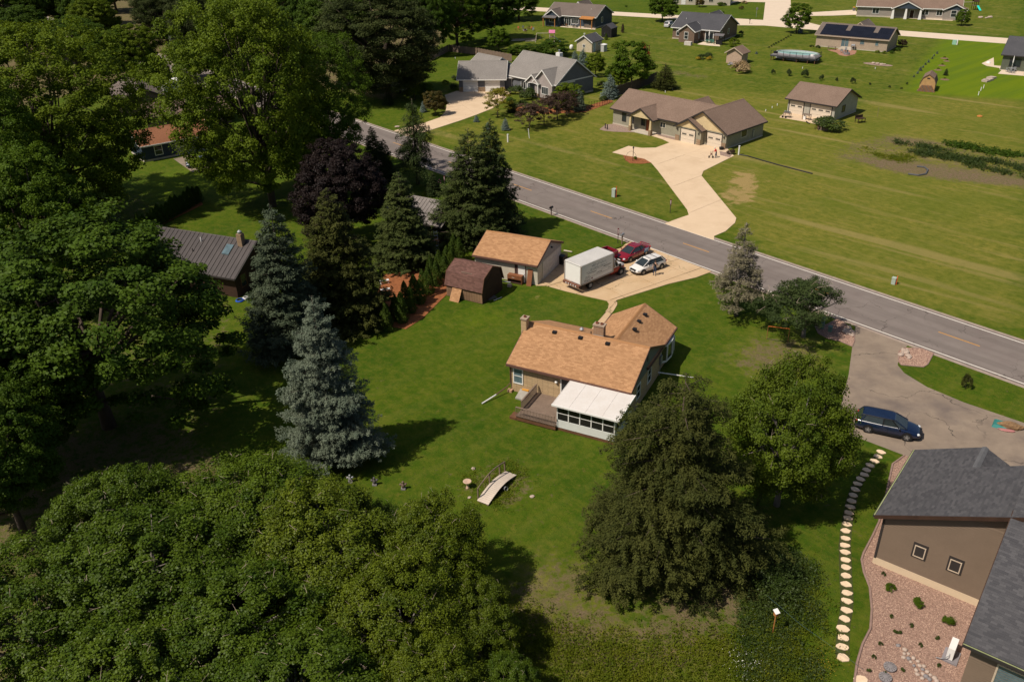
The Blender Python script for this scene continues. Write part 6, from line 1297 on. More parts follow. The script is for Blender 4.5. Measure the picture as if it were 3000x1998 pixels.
# faded lettering on the right side, as strokes too worn to read
ink = M('faded_ink', (.33, .36, .38), .7); ink2 = M('dark_ink', (.08, .08, .09), .7); rgl = random.Random(3)
def word(xa, xb, z, h, mat, par, side=-1):
    m = MB(); x = xa
    while x < xb:
        w = h*rgl.uniform(.16, .24); hh = h*rgl.choice((.62, .7, 1, 1)); m.box(x, x+w, side*BXW-.004, side*BXW+.004, z, z+hh)
        if rgl.random() < .6: m.box(x+w, x+w+h*.3, side*BXW-.004, side*BXW+.004, z+rgl.choice((0, .45, .85))*hh, z+rgl.choice((.16,))*hh+rgl.choice((0, .4))*hh+.02)
        x += h*rgl.uniform(.5, .75)
    m.build('lettering', mat, par)
bb = rdm
word(-1.9, .35, 2.50, .30, ink, t); word(-2.1, .4, 2.18, .22, ink, t); word(-.1, .95, 1.98, .13, ink2, t); word(-.5, .8, 1.82, .07, ink, t); word(-2.5, -1.2, 1.85, .14, ink2, t); word(.6, 1.15, 1.62, .11, ink2, t); word(-1.2, -.3, 1.58, .13, ink2, t); word(-2.85, -2.2, 1.52, .14, ink2, t); word(-3.0, -2.0, 1.10, .2, ink2, t)
MB().blob((-1.85, -BXW-.004, 1.24), .11, 8, 5, sq=(1, .05, 1)).build('emblem', M('maroon_mark', (.15, .01, .02)), t)
for z, a, e in ((2.08, -2.7, 1.2), (1.45, -2.9, 1.2), (1.36, -3.0, -2.0)): MB().box(a, e, -BXW-.004, -BXW+.004, z, z+.025).build('painted_line', ink2, t)
# cab: white over red
wm_, rm_ = M('cab_white', (.66, .63, .60), .3, .05, coat=.4), M('cab_red', (.30, .022, .010), .35, .15, coat=.4)
cs = [(1.4, .98, .45, 1.22, .0), (2.2, .98, .45, 1.22, .0), (2.75, .97, .45, 1.20, .02), (3.3, .95, .46, 1.10, .03), (3.62, .90, .48, 1.02, .02), (3.74, .82, .52, .92, 0)]
loft([bring(*c) for c in cs]).build('cab_body', rm_, t, True)
loft([[(x, y*s, z) for y, z in ((-.9, z0), (.9, z0), (.82, z1), (-.82, z1))] for x, s, z0, z1 in ((2.55, 1.06, 1.14, 1.36), (3.3, 1.02, 1.04, 1.22), (3.66, .95, .96, 1.10))]).build('hood', wm_, t)
loft([[(x, -a, 1.2), (x, a, 1.2), (x2, a2, 2.0), (x2, -a2, 2.0)] for x, a, x2, a2 in ((1.45, .96, 1.5, .86), (2.4, .96, 2.1, .86), (2.72, .94, 2.16, .84))]).build('cab_glass', MATS['car_glass'], t)
MB().box(1.45, 2.2, -.86, .86, 1.98, 2.1).build('cab_roof', wm_, t)
for sy in (-1, 1):
    for p, q in (((1.47, .97, 1.2), (1.5, .87, 2.0)), ((2.05, .97, 1.2), (1.95, .87, 2.0)), ((2.72, .95, 1.2), (2.18, .85, 2.0))): MB().tube([(p[0], sy*p[1], p[2]), (q[0], sy*q[1], q[2])], .05, n=5).build('pillar', wm_, t)
    MB().box(1.42, 2.6, sy*.985-.01, sy*.985+.01, 1.16, 1.24).build('belt_panel', wm_, t)
    mr = MB().box(2.5, 2.62, sy*1.22-.1, sy*1.22+.1, 1.2, 1.55).build('mirror', black, t); MB().tube([(2.55, sy*.97, 1.3), (2.55, sy*1.15, 1.35)], .02, n=4).build('bracket', black, mr)
    MB().cyl_y((3.0, sy*.88, .43), .5, .26, 20).build('wheel_arch', black, t); wheel(t, 2.98, sy*.93, .39, .24, M('steel_rim', (.5, .49, .47), .5), 8); wheel(t, -1.95, sy*.92, .39, .34, MATS['steel_rim'], 8)
    MB().blob((3.68, sy*.62, .85), .1, 8, 5, sq=(.5, 1, .8)).build('headlight', MATS['headlamp'], t)
MB().box(3.7, 3.86, -.95, .95, .42, .58).build('front_bumper', M('chrome', (.5, .5, .5), .25, .05, metal=.8), t)
# red pickup behind the truck
q = (G(1712, 747, 1.7)+G(1776, 748, 1.2))/2; PK = (q[0], q[1]+.2, 217)
t = thing('pickup_truck', 'red pickup truck hidden behind the white box truck', 'truck', (PK[0], PK[1], .05), PK[2])
ps = [(-2.7, .86, .5, 1.05, 0), (-2.6, .93, .45, 1.12, 0), (.2, .96, .42, 1.12, .0), (1.4, .96, .42, 1.08, .03), (2.3, .9, .45, 1.0, .03), (2.7, .75, .52, .85, 0)]
loft([bring(*c) for c in ps]).build('body', prd, t, True)
MB().box(-2.55, -.55, -.72, .72, 1.13, 1.15).build('bed_floor', black, t)
for sy in (-1, 1): MB().box(-2.68, -.5, sy*.86-.08, sy*.86+.08, 1.1, 1.42).build('bed_side', prd, t)
MB().box(-2.74, -2.62, -.86, .86, 1.0, 1.42).build('tailgate', prd, t)
loft([[(x, -a, 1.1), (x, a, 1.1), (x2, a2, 1.68), (x2, -a2, 1.68)] for x, a, x2, a2 in ((-.5, .88, -.4, .74), (.5, .9, .45, .76), (1.25, .88, .62, .74))]).build('glass', MATS['car_glass'], t)
MB().box(-.42, .64, -.75, .75, 1.67, 1.75).build('roof', prd, t)
for sy in (-1, 1):
    for x in (-1.65, 1.6): MB().cyl_y((x, sy*.87, .40), .45, .2).build('wheel_arch', black, t); wheel(t, x, sy*.88, .37, .24)

# ============================================================ PEOPLE
def person(label, loc, rz, joints, edges, parts, hair, hairc, extra=None):
    t = thing('person', label, 'person', loc, rz)
    me = bpy.data.meshes.new('body'); names = list(joints); ix = {n: i for i, n in enumerate(names)}
    me.from_pydata([joints[n][:3] for n in names], [(ix[a], ix[b]) for a, b in edges], []); o = bpy.data.objects.new('body_rig', me); COL.objects.link(o)
    sk = o.modifiers.new('skin', 'SKIN'); sv = me.skin_vertices[0].data
    for n in names: sv[ix[n]].radius = (joints[n][3], joints[n][3]*.85); sv[ix[n]].use_root = n == 'pelvis'
    sb = o.modifiers.new('sub', 'SUBSURF'); sb.levels = 2; sb.render_levels = 2
    dg = bpy.context.evaluated_depsgraph_get(); dg.update(); m2 = bpy.data.meshes.new_from_object(o.evaluated_get(dg)); bpy.data.objects.remove(o)
    m2.name = 'body'; m2.materials.clear()
    for mt in parts[1]: m2.materials.append(mt)
    JV = np.array([joints[n][:3] for n in names])
    for p in m2.polygons:
        nm = names[int(np.argmin(np.linalg.norm(JV-np.array(p.center), axis=1)))]; k = parts[0].get(nm, parts[0].get(nm[1:], 1)); p.material_index = k; p.use_smooth = True
    link('body', m2, t)
    hx, hy, hz = joints['head'][:3]; hb = MB().blob((hx-.01, hy, hz+.05), .115, 10, 7, .03, (1.0, .9, .95)).build('hair', hairc, t, True)
    fx = MB(); 
    for s in (-1, 1): fx.blob((hx+.09, hy+s*.035, hz+.0), .012, 6, 4)
    fx.build('eyes', black, t); MB().add([(hx+.095, hy-.012, hz-.01), (hx+.095, hy+.012, hz-.01), (hx+.125, hy, hz-.035), (hx+.095, hy, hz-.045)], [(0, 1, 2), (0, 2, 3), (1, 3, 2)]).build('nose', skin, t)
    MB().box(hx+.085, hx+.1, -.02+hy, .02+hy, hz-.075, hz-.065).build('mouth', M('lips', (.3, .1, .08)), t)
    return t
skin = M('skin', (.50, .30, .21), .6, .05); jeans = M('denim', (.03, .05, .10), .85, .15); blackt = M('black_cloth', (.012, .012, .014), .9, .1); redt = M('red_cloth', (.50, .010, .02), .85, .08); shoe = M('dark_shoe', (.03, .025, .02), .7)
E0 = [('pelvis', 'spine'), ('spine', 'chest'), ('chest', 'neck'), ('neck', 'head'), ('head', 'crown')]
for s in 'lr': E0 += [('chest', s+'sh'), (s+'sh', s+'el'), (s+'el', s+'wr'), (s+'wr', s+'hand'), ('pelvis', s+'hip'), (s+'hip', s+'kn'), (s+'kn', s+'an'), (s+'an', s+'toe')]
for s in 'lr': E0 += [(s+'wr', s+'f1'), (s+'wr', s+'f2'), (s+'wr', s+'f3')]
BODY = dict(neck=0, head=0, crown=0, el=0, wr=0, hand=0, f1=0, f2=0, f3=0, pelvis=2, spine=1, chest=1, sh=1, hip=2, kn=2, an=2, toe=3); BODY2 = dict(BODY, el=1)
def fingers(J, s, d):
    wx, wy, wz, _ = J[s+'wr']; hx, hy, hz, _ = J[s+'hand']; v = Vector((hx-wx, hy-wy, hz-wz)); n = v.cross(Vector(d)).normalized()
    for k, o in (('f1', .03), ('f2', -.03), ('f3', .055)): e = Vector((wx, wy, wz))+v*(.95 if k != 'f3' else .55)+n*o; J[s+k] = (e.x, e.y, e.z, .010)
J = dict(pelvis=(0, 0, .95, .13), spine=(0, 0, 1.12, .125), chest=(.01, 0, 1.34, .14), neck=(.02, 0, 1.50, .055), head=(.03, 0, 1.62, .085), crown=(.02, 0, 1.72, .07),
         lsh=(0, .19, 1.42, .058), lel=(.05, .30, 1.20, .045), lwr=(.16, .12, 1.45, .034), lhand=(.13, .10, 1.60, .03), rsh=(0, -.19, 1.42, .058), rel=(-.02, -.27, 1.15, .046), rwr=(.12, -.25, .93, .034), rhand=(.18, -.24, .86, .03),
         lhip=(0, .10, .90, .09), lkn=(.03, .11, .49, .065), lan=(-.02, .12, .08, .045), ltoe=(.15, .14, .035, .035), rhip=(0, -.10, .90, .09), rkn=(.02, -.12, .49, .065), ran=(-.03, -.14, .08, .045), rtoe=(.14, -.16, .035, .035))
fingers(J, 'l', (0, 0, 1)); fingers(J, 'r', (0, 1, 0))
q = G(1918, 808)
person('person in black shirt and blue jeans standing beside the white hatchback', (q[0], q[1], .05), 235, J, E0, (BODY, [skin, blackt, jeans, shoe]), None, M('brown_hair', (.05, .03, .02)))
J2 = dict(pelvis=(0, 0, .90, .14), spine=(.05, 0, 1.08, .14), chest=(.16, 0, 1.27, .15), neck=(.25, 0, 1.40, .055), head=(.31, 0, 1.50, .085), crown=(.31, 0, 1.60, .07),
          lsh=(.15, .19, 1.33, .06), lel=(.22, .27, 1.08, .048), lwr=(.46, .25, .98, .035), lhand=(.54, .24, .96, .03), rsh=(.15, -.19, 1.33, .06), rel=(.22, -.27, 1.08, .048), rwr=(.46, -.25, .98, .035), rhand=(.54, -.24, .96, .03),
          lhip=(0, .10, .85, .095), lkn=(.10, .11, .46, .07), lan=(.04, .12, .08, .048), ltoe=(.2, .14, .035, .036), rhip=(0, -.10, .85, .095), rkn=(-.04, -.12, .46, .07), ran=(-.20, -.13, .10, .048), rtoe=(-.04, -.15, .035, .036))
fingers(J2, 'l', (0, 0, 1)); fingers(J2, 'r', (0, 0, 1))
q = G(2097, 464)
person('person in red top and dark trousers bending over a walker', (q[0], q[1], .05), 165, J2, E0, (BODY2, [skin, redt, jeans, shoe]), None, M('white_hair', (.6, .58, .54)))
q2 = np.array([q[0]+math.cos(R(165))*.72, q[1]+math.sin(R(165))*.72])
t = thing('walker', 'black wheeled walker held by the person in red', 'walker', (q2[0], q2[1], .05), 165)
for s in (-1, 1):
    MB().tube([(-.25, s*.26, .12), (-.12, s*.26, .6), (-.16, s*.26, .95)], .02, n=5).build('frame', black, t); MB().tube([(-.12, s*.26, .6), (.3, s*.24, .12)], .02, n=5).build('frame', black, t); MB().tube([(-.16, s*.26, .95), (-.28, s*.26, .97)], .025, n=5).build('handle', rubber, t)
    for x in (-.26, .3): MB().cyl_y((x, s*.26, .11), .11, .05, 12).build('wheel', rubber, t)
MB().box(-.15, .15, -.22, .22, .52, .58).build('seat', M('walker_seat', (.2, .05, .04)), t); MB().tube([(.05, -.25, .8), (.15, 0, .85), (.05, .25, .8)], .025, n=5).build('backrest', black, t)
for s in (-1, 1): MB().tube([(.02, s*.25, .56), (.05, s*.25, .8)], .015, n=4).build('stay', black, t)
# ============================================================ SMALL THINGS
def mailbox(px, label, col=None, h=1.05, rz=0, name='mailbox', bx=True):
    q = G(*px); t = thing(name, label, 'mailbox', (q[0], q[1], 0), rz); MB().box(-.06, .06, -.06, .06, 0, h).build('post', woodgrey, t)
    MB().exx([(-.12, h), (.12, h), (.12, h+.14), (.08, h+.22), (0, h+.25), (-.08, h+.22), (-.12, h+.14)], -.28, .28).build('box', col or steel, t); MB().box(.28, .3, -.12, .12, h+.02, h+.2).build('door', black, t); MB().box(-.02, .02, .12, .135, h+.1, h+.3).build('flag', M('flag_red', (.4, .02, .02)), t)
mailbox((1822, 716), 'grey mailbox on a timber post beside the red coupe', None, 1.15, 50); mailbox((1615, 632), 'dark mailbox on the near roadside verge left of the drive', black, 1.0, 50)
mailbox((2196, 71), 'mailbox beside the far street corner', darktrim, 1.1, 50)
def post_sign(px, label, h, rz=20, c=None, name='address_sign'):
    q = G(*px); t = thing(name, label, 'sign', (q[0], q[1], 0), rz); MB().box(-.03, .03, -.03, .03, 0, h*.7).build('post', darktrim, t); MB().box(-.02, .02, -.09, .09, h*.55, h).build('plate', c or M('maroon_plate', (.12, .02, .03)), t)
    for k in range(4): MB().box(-.026, -.02, -.05, .05, h*(.62+k*.08), h*(.655+k*.08)).build('digit', white, t)
post_sign((1810, 713), 'narrow maroon address post beside the grey mailbox', 1.9, 60); post_sign((1963, 625), 'maroon address post beside the neighbour driveway', 1.9, 60); post_sign((1258, 390), 'slim maroon post beside the curved driveway', 1.3, 60); post_sign((1303, 546), 'slim maroon post beside the peony bed', 1.5, 60)
def pedestal(px, label, w, h, c, stake=None, d=None):
    q = G(*px); t = thing('utility_box', label, 'utility box', (q[0], q[1], 0), -40); MB().box(-w/2, w/2, -(d or w)/2, (d or w)/2, 0, h*.88).build('cabinet', c, t); MB().box(-w/2-.02, w/2+.02, -(d or w)/2-.02, (d or w)/2+.02, h*.88, h).build('cap', c, t)
    if stake: MB().box(w/2+.06, w/2+.11, -.04, .04, 0, h*1.35).build('marker_stake', M('orange_stake', (.75, .10, .02)), t)
pg_ = M('pale_green_cabinet', (.36, .42, .36), .6, .06)
pedestal((1799, 577), 'pale green utility box with orange stake across the road', .5, 1.15, pg_, True); pedestal((2617, 832), 'small pale utility box with orange stake at the field edge', .4, .75, pg_, True)
pedestal((2408, 963), 'tall teal utility pedestal in the rock bed', .28, 1.3, green_box); pedestal((2431, 972), 'short teal utility pedestal in the rock bed', .32, .6, green_box)
pedestal((2796, 131), 'mint transformer box beside the far street', .9, 1.0, M('mint', (.25, .45, .34))); pedestal((2803, 132), 'slim white pedestal beside the mint transformer box', .25, 1.2, pvc); pedestal((2344, 97), 'dark transformer box under the street tree', .9, .9, M('slate_box', (.06, .08, .09)))
def stake(px, label, h, r=.04, name='pvc_stake', m=None, group=None, lean=0):
    q = G(*px); o = MB().lathe([(r, 0), (r, h-.06), (r*1.25, h-.06), (r*1.25, h), (.01, h+.01)], 8).build(name, m or pvc, None); o.location = (q[0], q[1], 0); o.rotation_euler = (0, R(lean), 0); tag(o, label, 'post', group); return o
stake((1488, 417), 'white pedestal post on the slate house lawn', 1.3, .13, lean=0); stake((1551, 406), 'thin white stake below the plum trees', 1.6, .06, lean=-6); stake((2164, 454), 'white pipe post at the corner of the neighbour driveway', 1.4, .12)
for px in ((2881, 260), (2873, 267), (2866, 280)): stake(px, 'white pipe stub in the row of three on the lime lawn', .7, .07, group='pipe stubs on the lime lawn')
for px in ((2262, 318), (2277, 310), (1949, 272), (1970, 264), (2243, 327), (2351, 202), (2564, 203), (1334, 173)): stake(px, 'short white vent cap standing in the grass', .35, .07, 'vent_cap', group='white vent caps in the lawns')
# orange frame and rope
a, e = G(2246, 993), G(2308, 1001); t = wthing('goal_frame', 'orange tube frame standing on bare soil beside the juniper', 'goal', ((a+e)/2))
org = M('orange_tube', (.50, .14, .02), .5, .2)
for p in (a, e): MB().tube([tuple(p), tuple(p+[0, 0, 1.35])], .03, n=6).build('post', M('rusty_tube', (.25, .11, .04), .6), t)
MB().tube([tuple(a+[0, 0, 1.35]), tuple(e+[0, 0, 1.35])], .035, n=6).build('crossbar', org, t); MB().tube([tuple(a+[0, 0, .03]), tuple((a+e)/2+[0, -.15, .03]), tuple(e+[0, 0, .03])], .02, n=5).build('ground_rope', black, t)
# wooden footbridge
a, e = G(1398, 1470), G(1482, 1384); f = math.degrees(math.atan2(e[1]-a[1], e[0]-a[0])); Lb = float(np.hypot(*(e-a)[:2])); bf = (a[0], a[1], f)
t = wthing('footbridge', 'arched wooden garden footbridge with one handrail', 'footbridge', tuple(a))
arch = lambda x: .12+.36*math.sin(PI*min(max(x/Lb, 0), 1)); wd = .95; n = 23
for k in range(n):
    x0, x1 = Lb*k/n, Lb*(k+1)/n-.02
    MB(*bf).slab([(x0, -wd, arch(x0)+.03), (x1, -wd, arch(x1)+.03), (x1, 0, arch(x1)+.03), (x0, 0, arch(x0)+.03)], .04).build('plank', woodpale, t)
for y in (-wd+.1, -.14):
    pts = [(Lb*k/10, y, arch(Lb*k/10)-.1) for k in range(11)]; MB(*bf).tube(pts, .07, n=4).build('beam', woodgrey, t)
for k in (0.2, .45*Lb, .8*Lb, Lb*.98): MB(*bf).box(k-.04, k+.04, .0, .08, arch(k)-.12, arch(k)+.82).build('post', woodgrey, t)
MB(*bf).tube([(x, .04, arch(x)+.85) for x in np.linspace(.15, Lb, 9)], .045, n=6).build('handrail', woodgrey, t)
q = G(1370, 1429); o = MB().lathe([(.16, 0), (.09, .06), (.07, .3), (.09, .5), (.30, .58), (.31, .62), (.27, .62), (.08, .55)], 16).build('bird_bath', M('pink_concrete', (.52, .36, .26), .85), None, True); o.location = (q[0], q[1], 0); tag(o, 'pale concrete bird bath beside the wooden footbridge', 'bird bath')
for px, m, lab, r in (((1466, 1428), M('terracotta', (.22, .09, .05)), 'terracotta pot lying under the footbridge', .16), ((1476, 1433), steel, 'grey bucket lying beside the footbridge', .17)):
    q = G(*px); o = MB().lathe([(r*.7, 0), (r, r*1.8), (r*.88, r*1.8), (r*.6, .05)], 10).build('flower_pot', m, None); o.location = (q[0], q[1], r*.8); o.rotation_euler = (R(75), 0, R(40)); tag(o, lab, 'pot')
for px, r in (((1423, 1470), .22), ((1494, 1402), .25), ((1387, 1373), .14), ((1559, 1455), .15), ((1376, 1458), .12)): q = G(*px); o = MB().blob((0, 0, r*.3), r, 8, 5, .15, (1.2, 1, .6), int(r*100)).build('boulder', rockm, None); o.location = (q[0], q[1], 0); tag(o, 'pale rock lying in the weedy island round the footbridge', 'rock', 'rocks round the footbridge')
# statues in the spruce shade
for px, lab, m in (((1027, 1412), 'grey garden statue in shade under the blue spruce', steel), ((1098, 1420), 'pair of dark figures in the blue spruce shade', M('statue_dark', (.10, .09, .09))), ((1182, 1432), 'brown carved figure at the edge of the blue spruce shade', M('statue_brown', (.16, .11, .08)))):
    q = G(*px); t = thing('garden_statue', lab, 'statue', (q[0], q[1], 0)); MB().box(-.16, .16, -.16, .16, 0, .12).build('plinth', rockgrey, t); MB().lathe([(.1, .12), (.14, .3), (.12, .45), (.06, .5), (.09, .58), (.08, .66), (.02, .7)], 10).build('figure', m, t, True)
    MB().blob((.18, .02, .42), .1, 8, 5, .1).build('wing', m, t, True); MB().blob((-.18, .02, .40), .1, 8, 5, .1, seed=2).build('wing', m, t, True)
# round the garage
q = G(1508, 833)
t = thing('wooden_cabinet', 'open brown wooden cabinet standing on the grass by the garage', 'cabinet', (q[0]+.1, q[1]+.35, 0), -27)
red_w = M('red_brown_wood', (.20, .075, .032), .6, .15)
MB().box(-.85, .85, -.28, .28, .92, .97).build('top', red_w, t); MB().box(-.85, -.80, -.28, .28, 0, .92).build('side', red_w, t); MB().box(.80, .85, -.28, .28, 0, .92).build('side', red_w, t); MB().box(-.8, .8, .24, .28, .02, .92).build('back', red_w, t); MB().box(-.8, .8, -.28, -.24, .52, .9).build('drawer_front', red_w, t); MB().box(-.8, .8, -.26, .24, .06, .1).build('shelf', wooddark, t); MB().box(-.3, .0, -.31, -.28, .70, .74).build('handle', woodpale, t)
q = loc2w(GX_, 2.95, -3.55); t = thing('wooden_board', 'brown board leaning on the garage wall behind the cabinet', 'board', (q[0], q[1], 0), -26); MB().add([(-.28, -.35, 0), (.28, -.35, 0), (.28, .2, 1.75), (-.28, .2, 1.75), (-.28, -.31, 0), (.28, -.31, 0), (.28, .24, 1.75), (-.28, .24, 1.75)], [(0, 1, 2, 3), (7, 6, 5, 4), (0, 4, 5, 1), (1, 5, 6, 2), (2, 6, 7, 3), (3, 7, 4, 0)]).build('panel', red_w, t)
q = G(1476, 826); o = MB().tube([(0, 0, .55), (.35, 0, .55), (.9, 0, .55)], .32, n=14).build('oil_tank', M('rust_tank', (.38, .13, .06), .6, .15), None, True); o.location = (q[0]-.9, q[1]+1.2, .0); o.rotation_euler = (0, 0, R(60)); tag(o, 'rusty orange tank between the brown shed and the garage', 'tank')
t = wthing('pipe_on_stand', 'galvanised pipe resting on a weathered block beside the brown shed', 'pipe', tuple(G(1480, 833))); MB().tube([tuple(G(1462, 832)+[0, 0, .35]), tuple(G(1496, 836)+[0, 0, .35])], .07, n=8).build('pipe', steel, t); p = G(1493, 840); MB(p[0], p[1], -26).box(-.2, .2, -.2, .2, 0, .3).build('block', rockm, t)
q = G(1666, 733)
o = MB().tube([tuple(G(1652, 737)+[0, 0, .12]), tuple(G(1676, 741)+[0, 0, .12])], .09, .07, 7).build('log', woodpale, None); tag(o, 'bleached log on the grass behind the garage', 'log')
def bin_(px, label, c, lid, rz=0):
    q = G(*px); t = thing('wheelie_bin', label, 'bin', (q[0], q[1], 0.0), rz); MB().add([(-.26, -.26, .06), (.26, -.26, .06), (.26, .26, .06), (-.26, .26, .06), (-.32, -.34, 1.0), (.32, -.34, 1.0), (.32, .34, 1.0), (-.32, .34, 1.0)], [(3, 2, 1, 0), (4, 5, 6, 7), (0, 1, 5, 4), (1, 2, 6, 5), (2, 3, 7, 6), (3, 0, 4, 7)]).build('bin_body', c, t)
    MB().add([(-.34, -.38, 1.0), (.34, -.38, 1.0), (.34, .36, 1.04), (-.34, .36, 1.04), (-.3, -.34, 1.06), (.3, -.34, 1.06), (.3, .3, 1.12), (-.3, .3, 1.12)], [(4, 5, 6, 7), (0, 1, 5, 4), (1, 2, 6, 5), (2, 3, 7, 6), (3, 0, 4, 7)]).build('lid', lid, t)
    for y in (-.2, .2): MB().cyl_y((.24, y, .1), .1, .06, 10).build('wheel', rubber, t)
yl = M('yellow_lid', (.42, .32, .05), .5); bin_((1652, 768), 'dark bin with yellow lid beside the garage door', M('blue_black_plastic', (.02, .03, .04), .5), yl, 60); bin_((1645, 774), 'second dark bin against the garage corner', black, black, 60); bin_((2501, 33), 'grey bin with yellow lid beside the craftsman house', M('grey_plastic', (.15, .15, .16)), M('orange_lid', (.6, .3, .02)), 0)
o = MB().tube([tuple(G(1447, 882)+[0, 0, .06]), tuple(G(1470, 872)+[0, 0, .06])], .03, n=6).build('pipe', white, None); tag(o, 'white pipe lying in the shade of the brown shed', 'pipe')
q = G(1440, 874); o = MB().box(-.5, .5, -.3, .3, 0, .12).build('scrap_pile', M('scrap', (.10, .09, .08), .8, .4), None); o.location = (q[0], q[1], 0); o.rotation_euler = (0, 0, R(30)); tag(o, 'low pile of scrap boards in the shade of the brown shed', 'scrap')
# ladder, hoses, benches near the cabins
a = G(1282, 745); t = thing('ladder', 'silver ladder leaning beside the hidden cabin', 'ladder', (a[0], a[1], 0), 10)
for s in (-.22, .22): MB().tube([(s, 0, 0), (s*.9, 1.0, 2.6)], .035, n=4).build('rail', alloy, t)
for k in range(7): MB().tube([(-.21, .14*(k+.6), .36*(k+.6)), (.21, .14*(k+.6), .36*(k+.6))], .025, n=4).build('rung', alloy, t)
def coil(px, label, m, r=.35, n=3):
    q = G(*px); pts = [((r-.04*(i/24))*math.cos(i*PI/12), (r-.04*(i/24))*math.sin(i*PI/12), .04+.05*(i/24)) for i in range(24*n+1)]; o = MB().tube(pts, .035, n=5).build('hose_coil', m, None); o.location = (q[0], q[1], 0); tag(o, label, 'hose')
coil((720, 875), 'white coiled hose beside the metal roofed cabin', pvc); coil((703, 882), 'blue coiled hose beside the metal roofed cabin', M('hose_blue', (.02, .09, .45)), .45)
for px, lab in (((1127, 832), 'white slab seat at the edge of the mulch bed'), ((1130, 858), 'pale low bench on the mulch bed')): q = G(*px); t = thing('bench', lab, 'bench', (q[0], q[1], .05), 20); MB().box(-.5, .5, -.18, .18, .32, .4).build('seat', pvc, t); [MB().box(x-.05, x+.05, -.15, .15, 0, .32).build('leg', pvc, t) for x in (-.4, .4)]
a, e = G(1250, 562), G(1287, 548)
t = wthing('raised_flower_bed', 'block edged bed of pink and white peonies beside the road', 'flower bed', tuple((a+e)/2)); d = (e-a)/np.linalg.norm(e-a)
for k in range(7): p = a+(e-a)*(k+.5)/7; MB(p[0], p[1], math.degrees(math.atan2(d[1], d[0]))).box(-.2, .2, -.12, .12, 0, .32).build('block', rockgrey if k % 3 else M('brown_block', (.2, .1, .06)), t)
for k in range(26):
    rg2 = random.Random(k); p = a+(e-a)*rg2.random()+np.array([rg2.uniform(-.3, .3), .5+rg2.random()*1.2, .35+rg2.random()*.35]); MB().blob(tuple(p), .085, 6, 4, .2, seed=k).build('flower', [M('pink_petal', (.50, .10, .20)), MATS['white_petal'] if 'white_petal' in MATS else white, MATS['pink_petal']][k % 3], t)
plant('shrub', (a+e)/2+[0, 1.1, 0], .55, 1.1, L_dark, 'dark peony foliage in the block edged bed', 'plant', name='peony')
# garden things in the gravel bed
for px, lab in (((2606, 1958), 'slotted grey disc lid in the gravel bed'), ((2592, 1988), 'second slotted grey disc lid in the gravel bed')):
    q = G(*px); t = thing('disc_lid', lab, 'lid', (q[0], q[1], .03), 30); MB().lathe([(.30, 0), (.34, .1), (.34, .16), (.1, .2), (.02, .2)], 18).build('disc', rockgrey, t)
    for k in range(6): MB(0, 0, k*30).box(-.3, .3, -.012, .012, .165, .195).build('rib', M('rib_dark', (.1, .09, .09)), t)
q = G(2778, 1925)
t = thing('heat_pump', 'white heat pump unit on a grey pad beside the taupe house', 'heat pump', (q[0]+.15, q[1]+.1, .03), 52)
MB().box(-.62, .42, -.45, .35, 0, .1).build('pad', M('grey_pad', (.22, .2, .21)), t); MB().box(-.48, .48, -.17, .17, .14, .95).build('case', pvc, t); [MB().box(x-.04, x+.04, -.15, .15, .1, .14).build('foot', black, t) for x in (-.35, .35)]
MB().lathe([(.28, 0), (.28, .02), (.24, .03)], 16, (0, 0, 0)).build('fan_grille', steel, t).matrix_local = Matrix.Translation((.1, -.175, .52)) @ Matrix.Rotation(R(90), 4, 'X'); MB().tube([(-.5, .02, .6), (-.62, .05, .5), (-.7, .3, .2), (-.7, .6, .1)], .025, n=5).build('line_set', steel, t)
rgx = random.Random(8)
for k, (x, y) in enumerate([(2250+x/3.136, 1498+y/3.136) for x, y in ((1195, 1235), (1250, 1310), (1290, 1312), (1255, 1275), (1290, 1355), (1335, 1350), (1375, 1380), (1310, 1385), (1340, 1420), (1390, 1420), (1430, 1425), (1360, 1460), (1420, 1455), (1460, 1475), (1420, 1495), (1370, 1500), (1450, 1520), (1490, 1505), (1530, 1535), (1415, 1535), (1480, 1545), (1545, 1560), (1245, 1345))]):
    q = G(x, y); r = rgx.uniform(.10, .15); o = MB().blob((0, 0, r*.35), r, 8, 5, .12, (rgx.uniform(1, 1.3), 1, .7), k).build('boulder', rockm if k % 4 else rockgrey, None, True); o.location = (q[0], q[1], .02); o.rotation_euler = (0, 0, k); tag(o, 'rounded pink stone in the dry stream of the gravel bed', 'rock', 'stones of the dry stream')
q = G(2521, 1993); o = MB().prism([(.38*math.cos(i*.7)*(1+.1*math.sin(i*2.3)), .3*math.sin(i*.7)) for i in range(9)], 0, .06).build('flat_stone', lime, None); o.location = (q[0], q[1], .03); tag(o, 'large pale flat stone at the foot of the gravel bed', 'stone')
for k, (x, y) in enumerate([(2200+x/5.6, 780+y/5.6) for x, y in ((1600, 1010), (1630, 1040), (1560, 1060), (1540, 1090), (1600, 1085), (1650, 1090), (1620, 1130), (1570, 1110), (1670, 1120), (1660, 1150), (1530, 1075))]+[(2250+x/3.136, 1000+y/3.136) for x, y in ((1245, 90), (1270, 110), (1230, 125), (1285, 145), (1295, 160), (1240, 105), (1215, 135), (1275, 90))]):
    q = G(x, y); r = rgx.uniform(.15, .26); o = MB().blob((0, 0, r*.4), r, 8, 5, .18, (rgx.uniform(1, 1.5), 1, .75), k+40).build('boulder', rockm, None); o.location = (q[0], q[1], .03); o.rotation_euler = (0, 0, k*1.3); tag(o, 'pale boulder in the rock beds flanking the asphalt drive', 'rock', 'boulders of the rock beds')
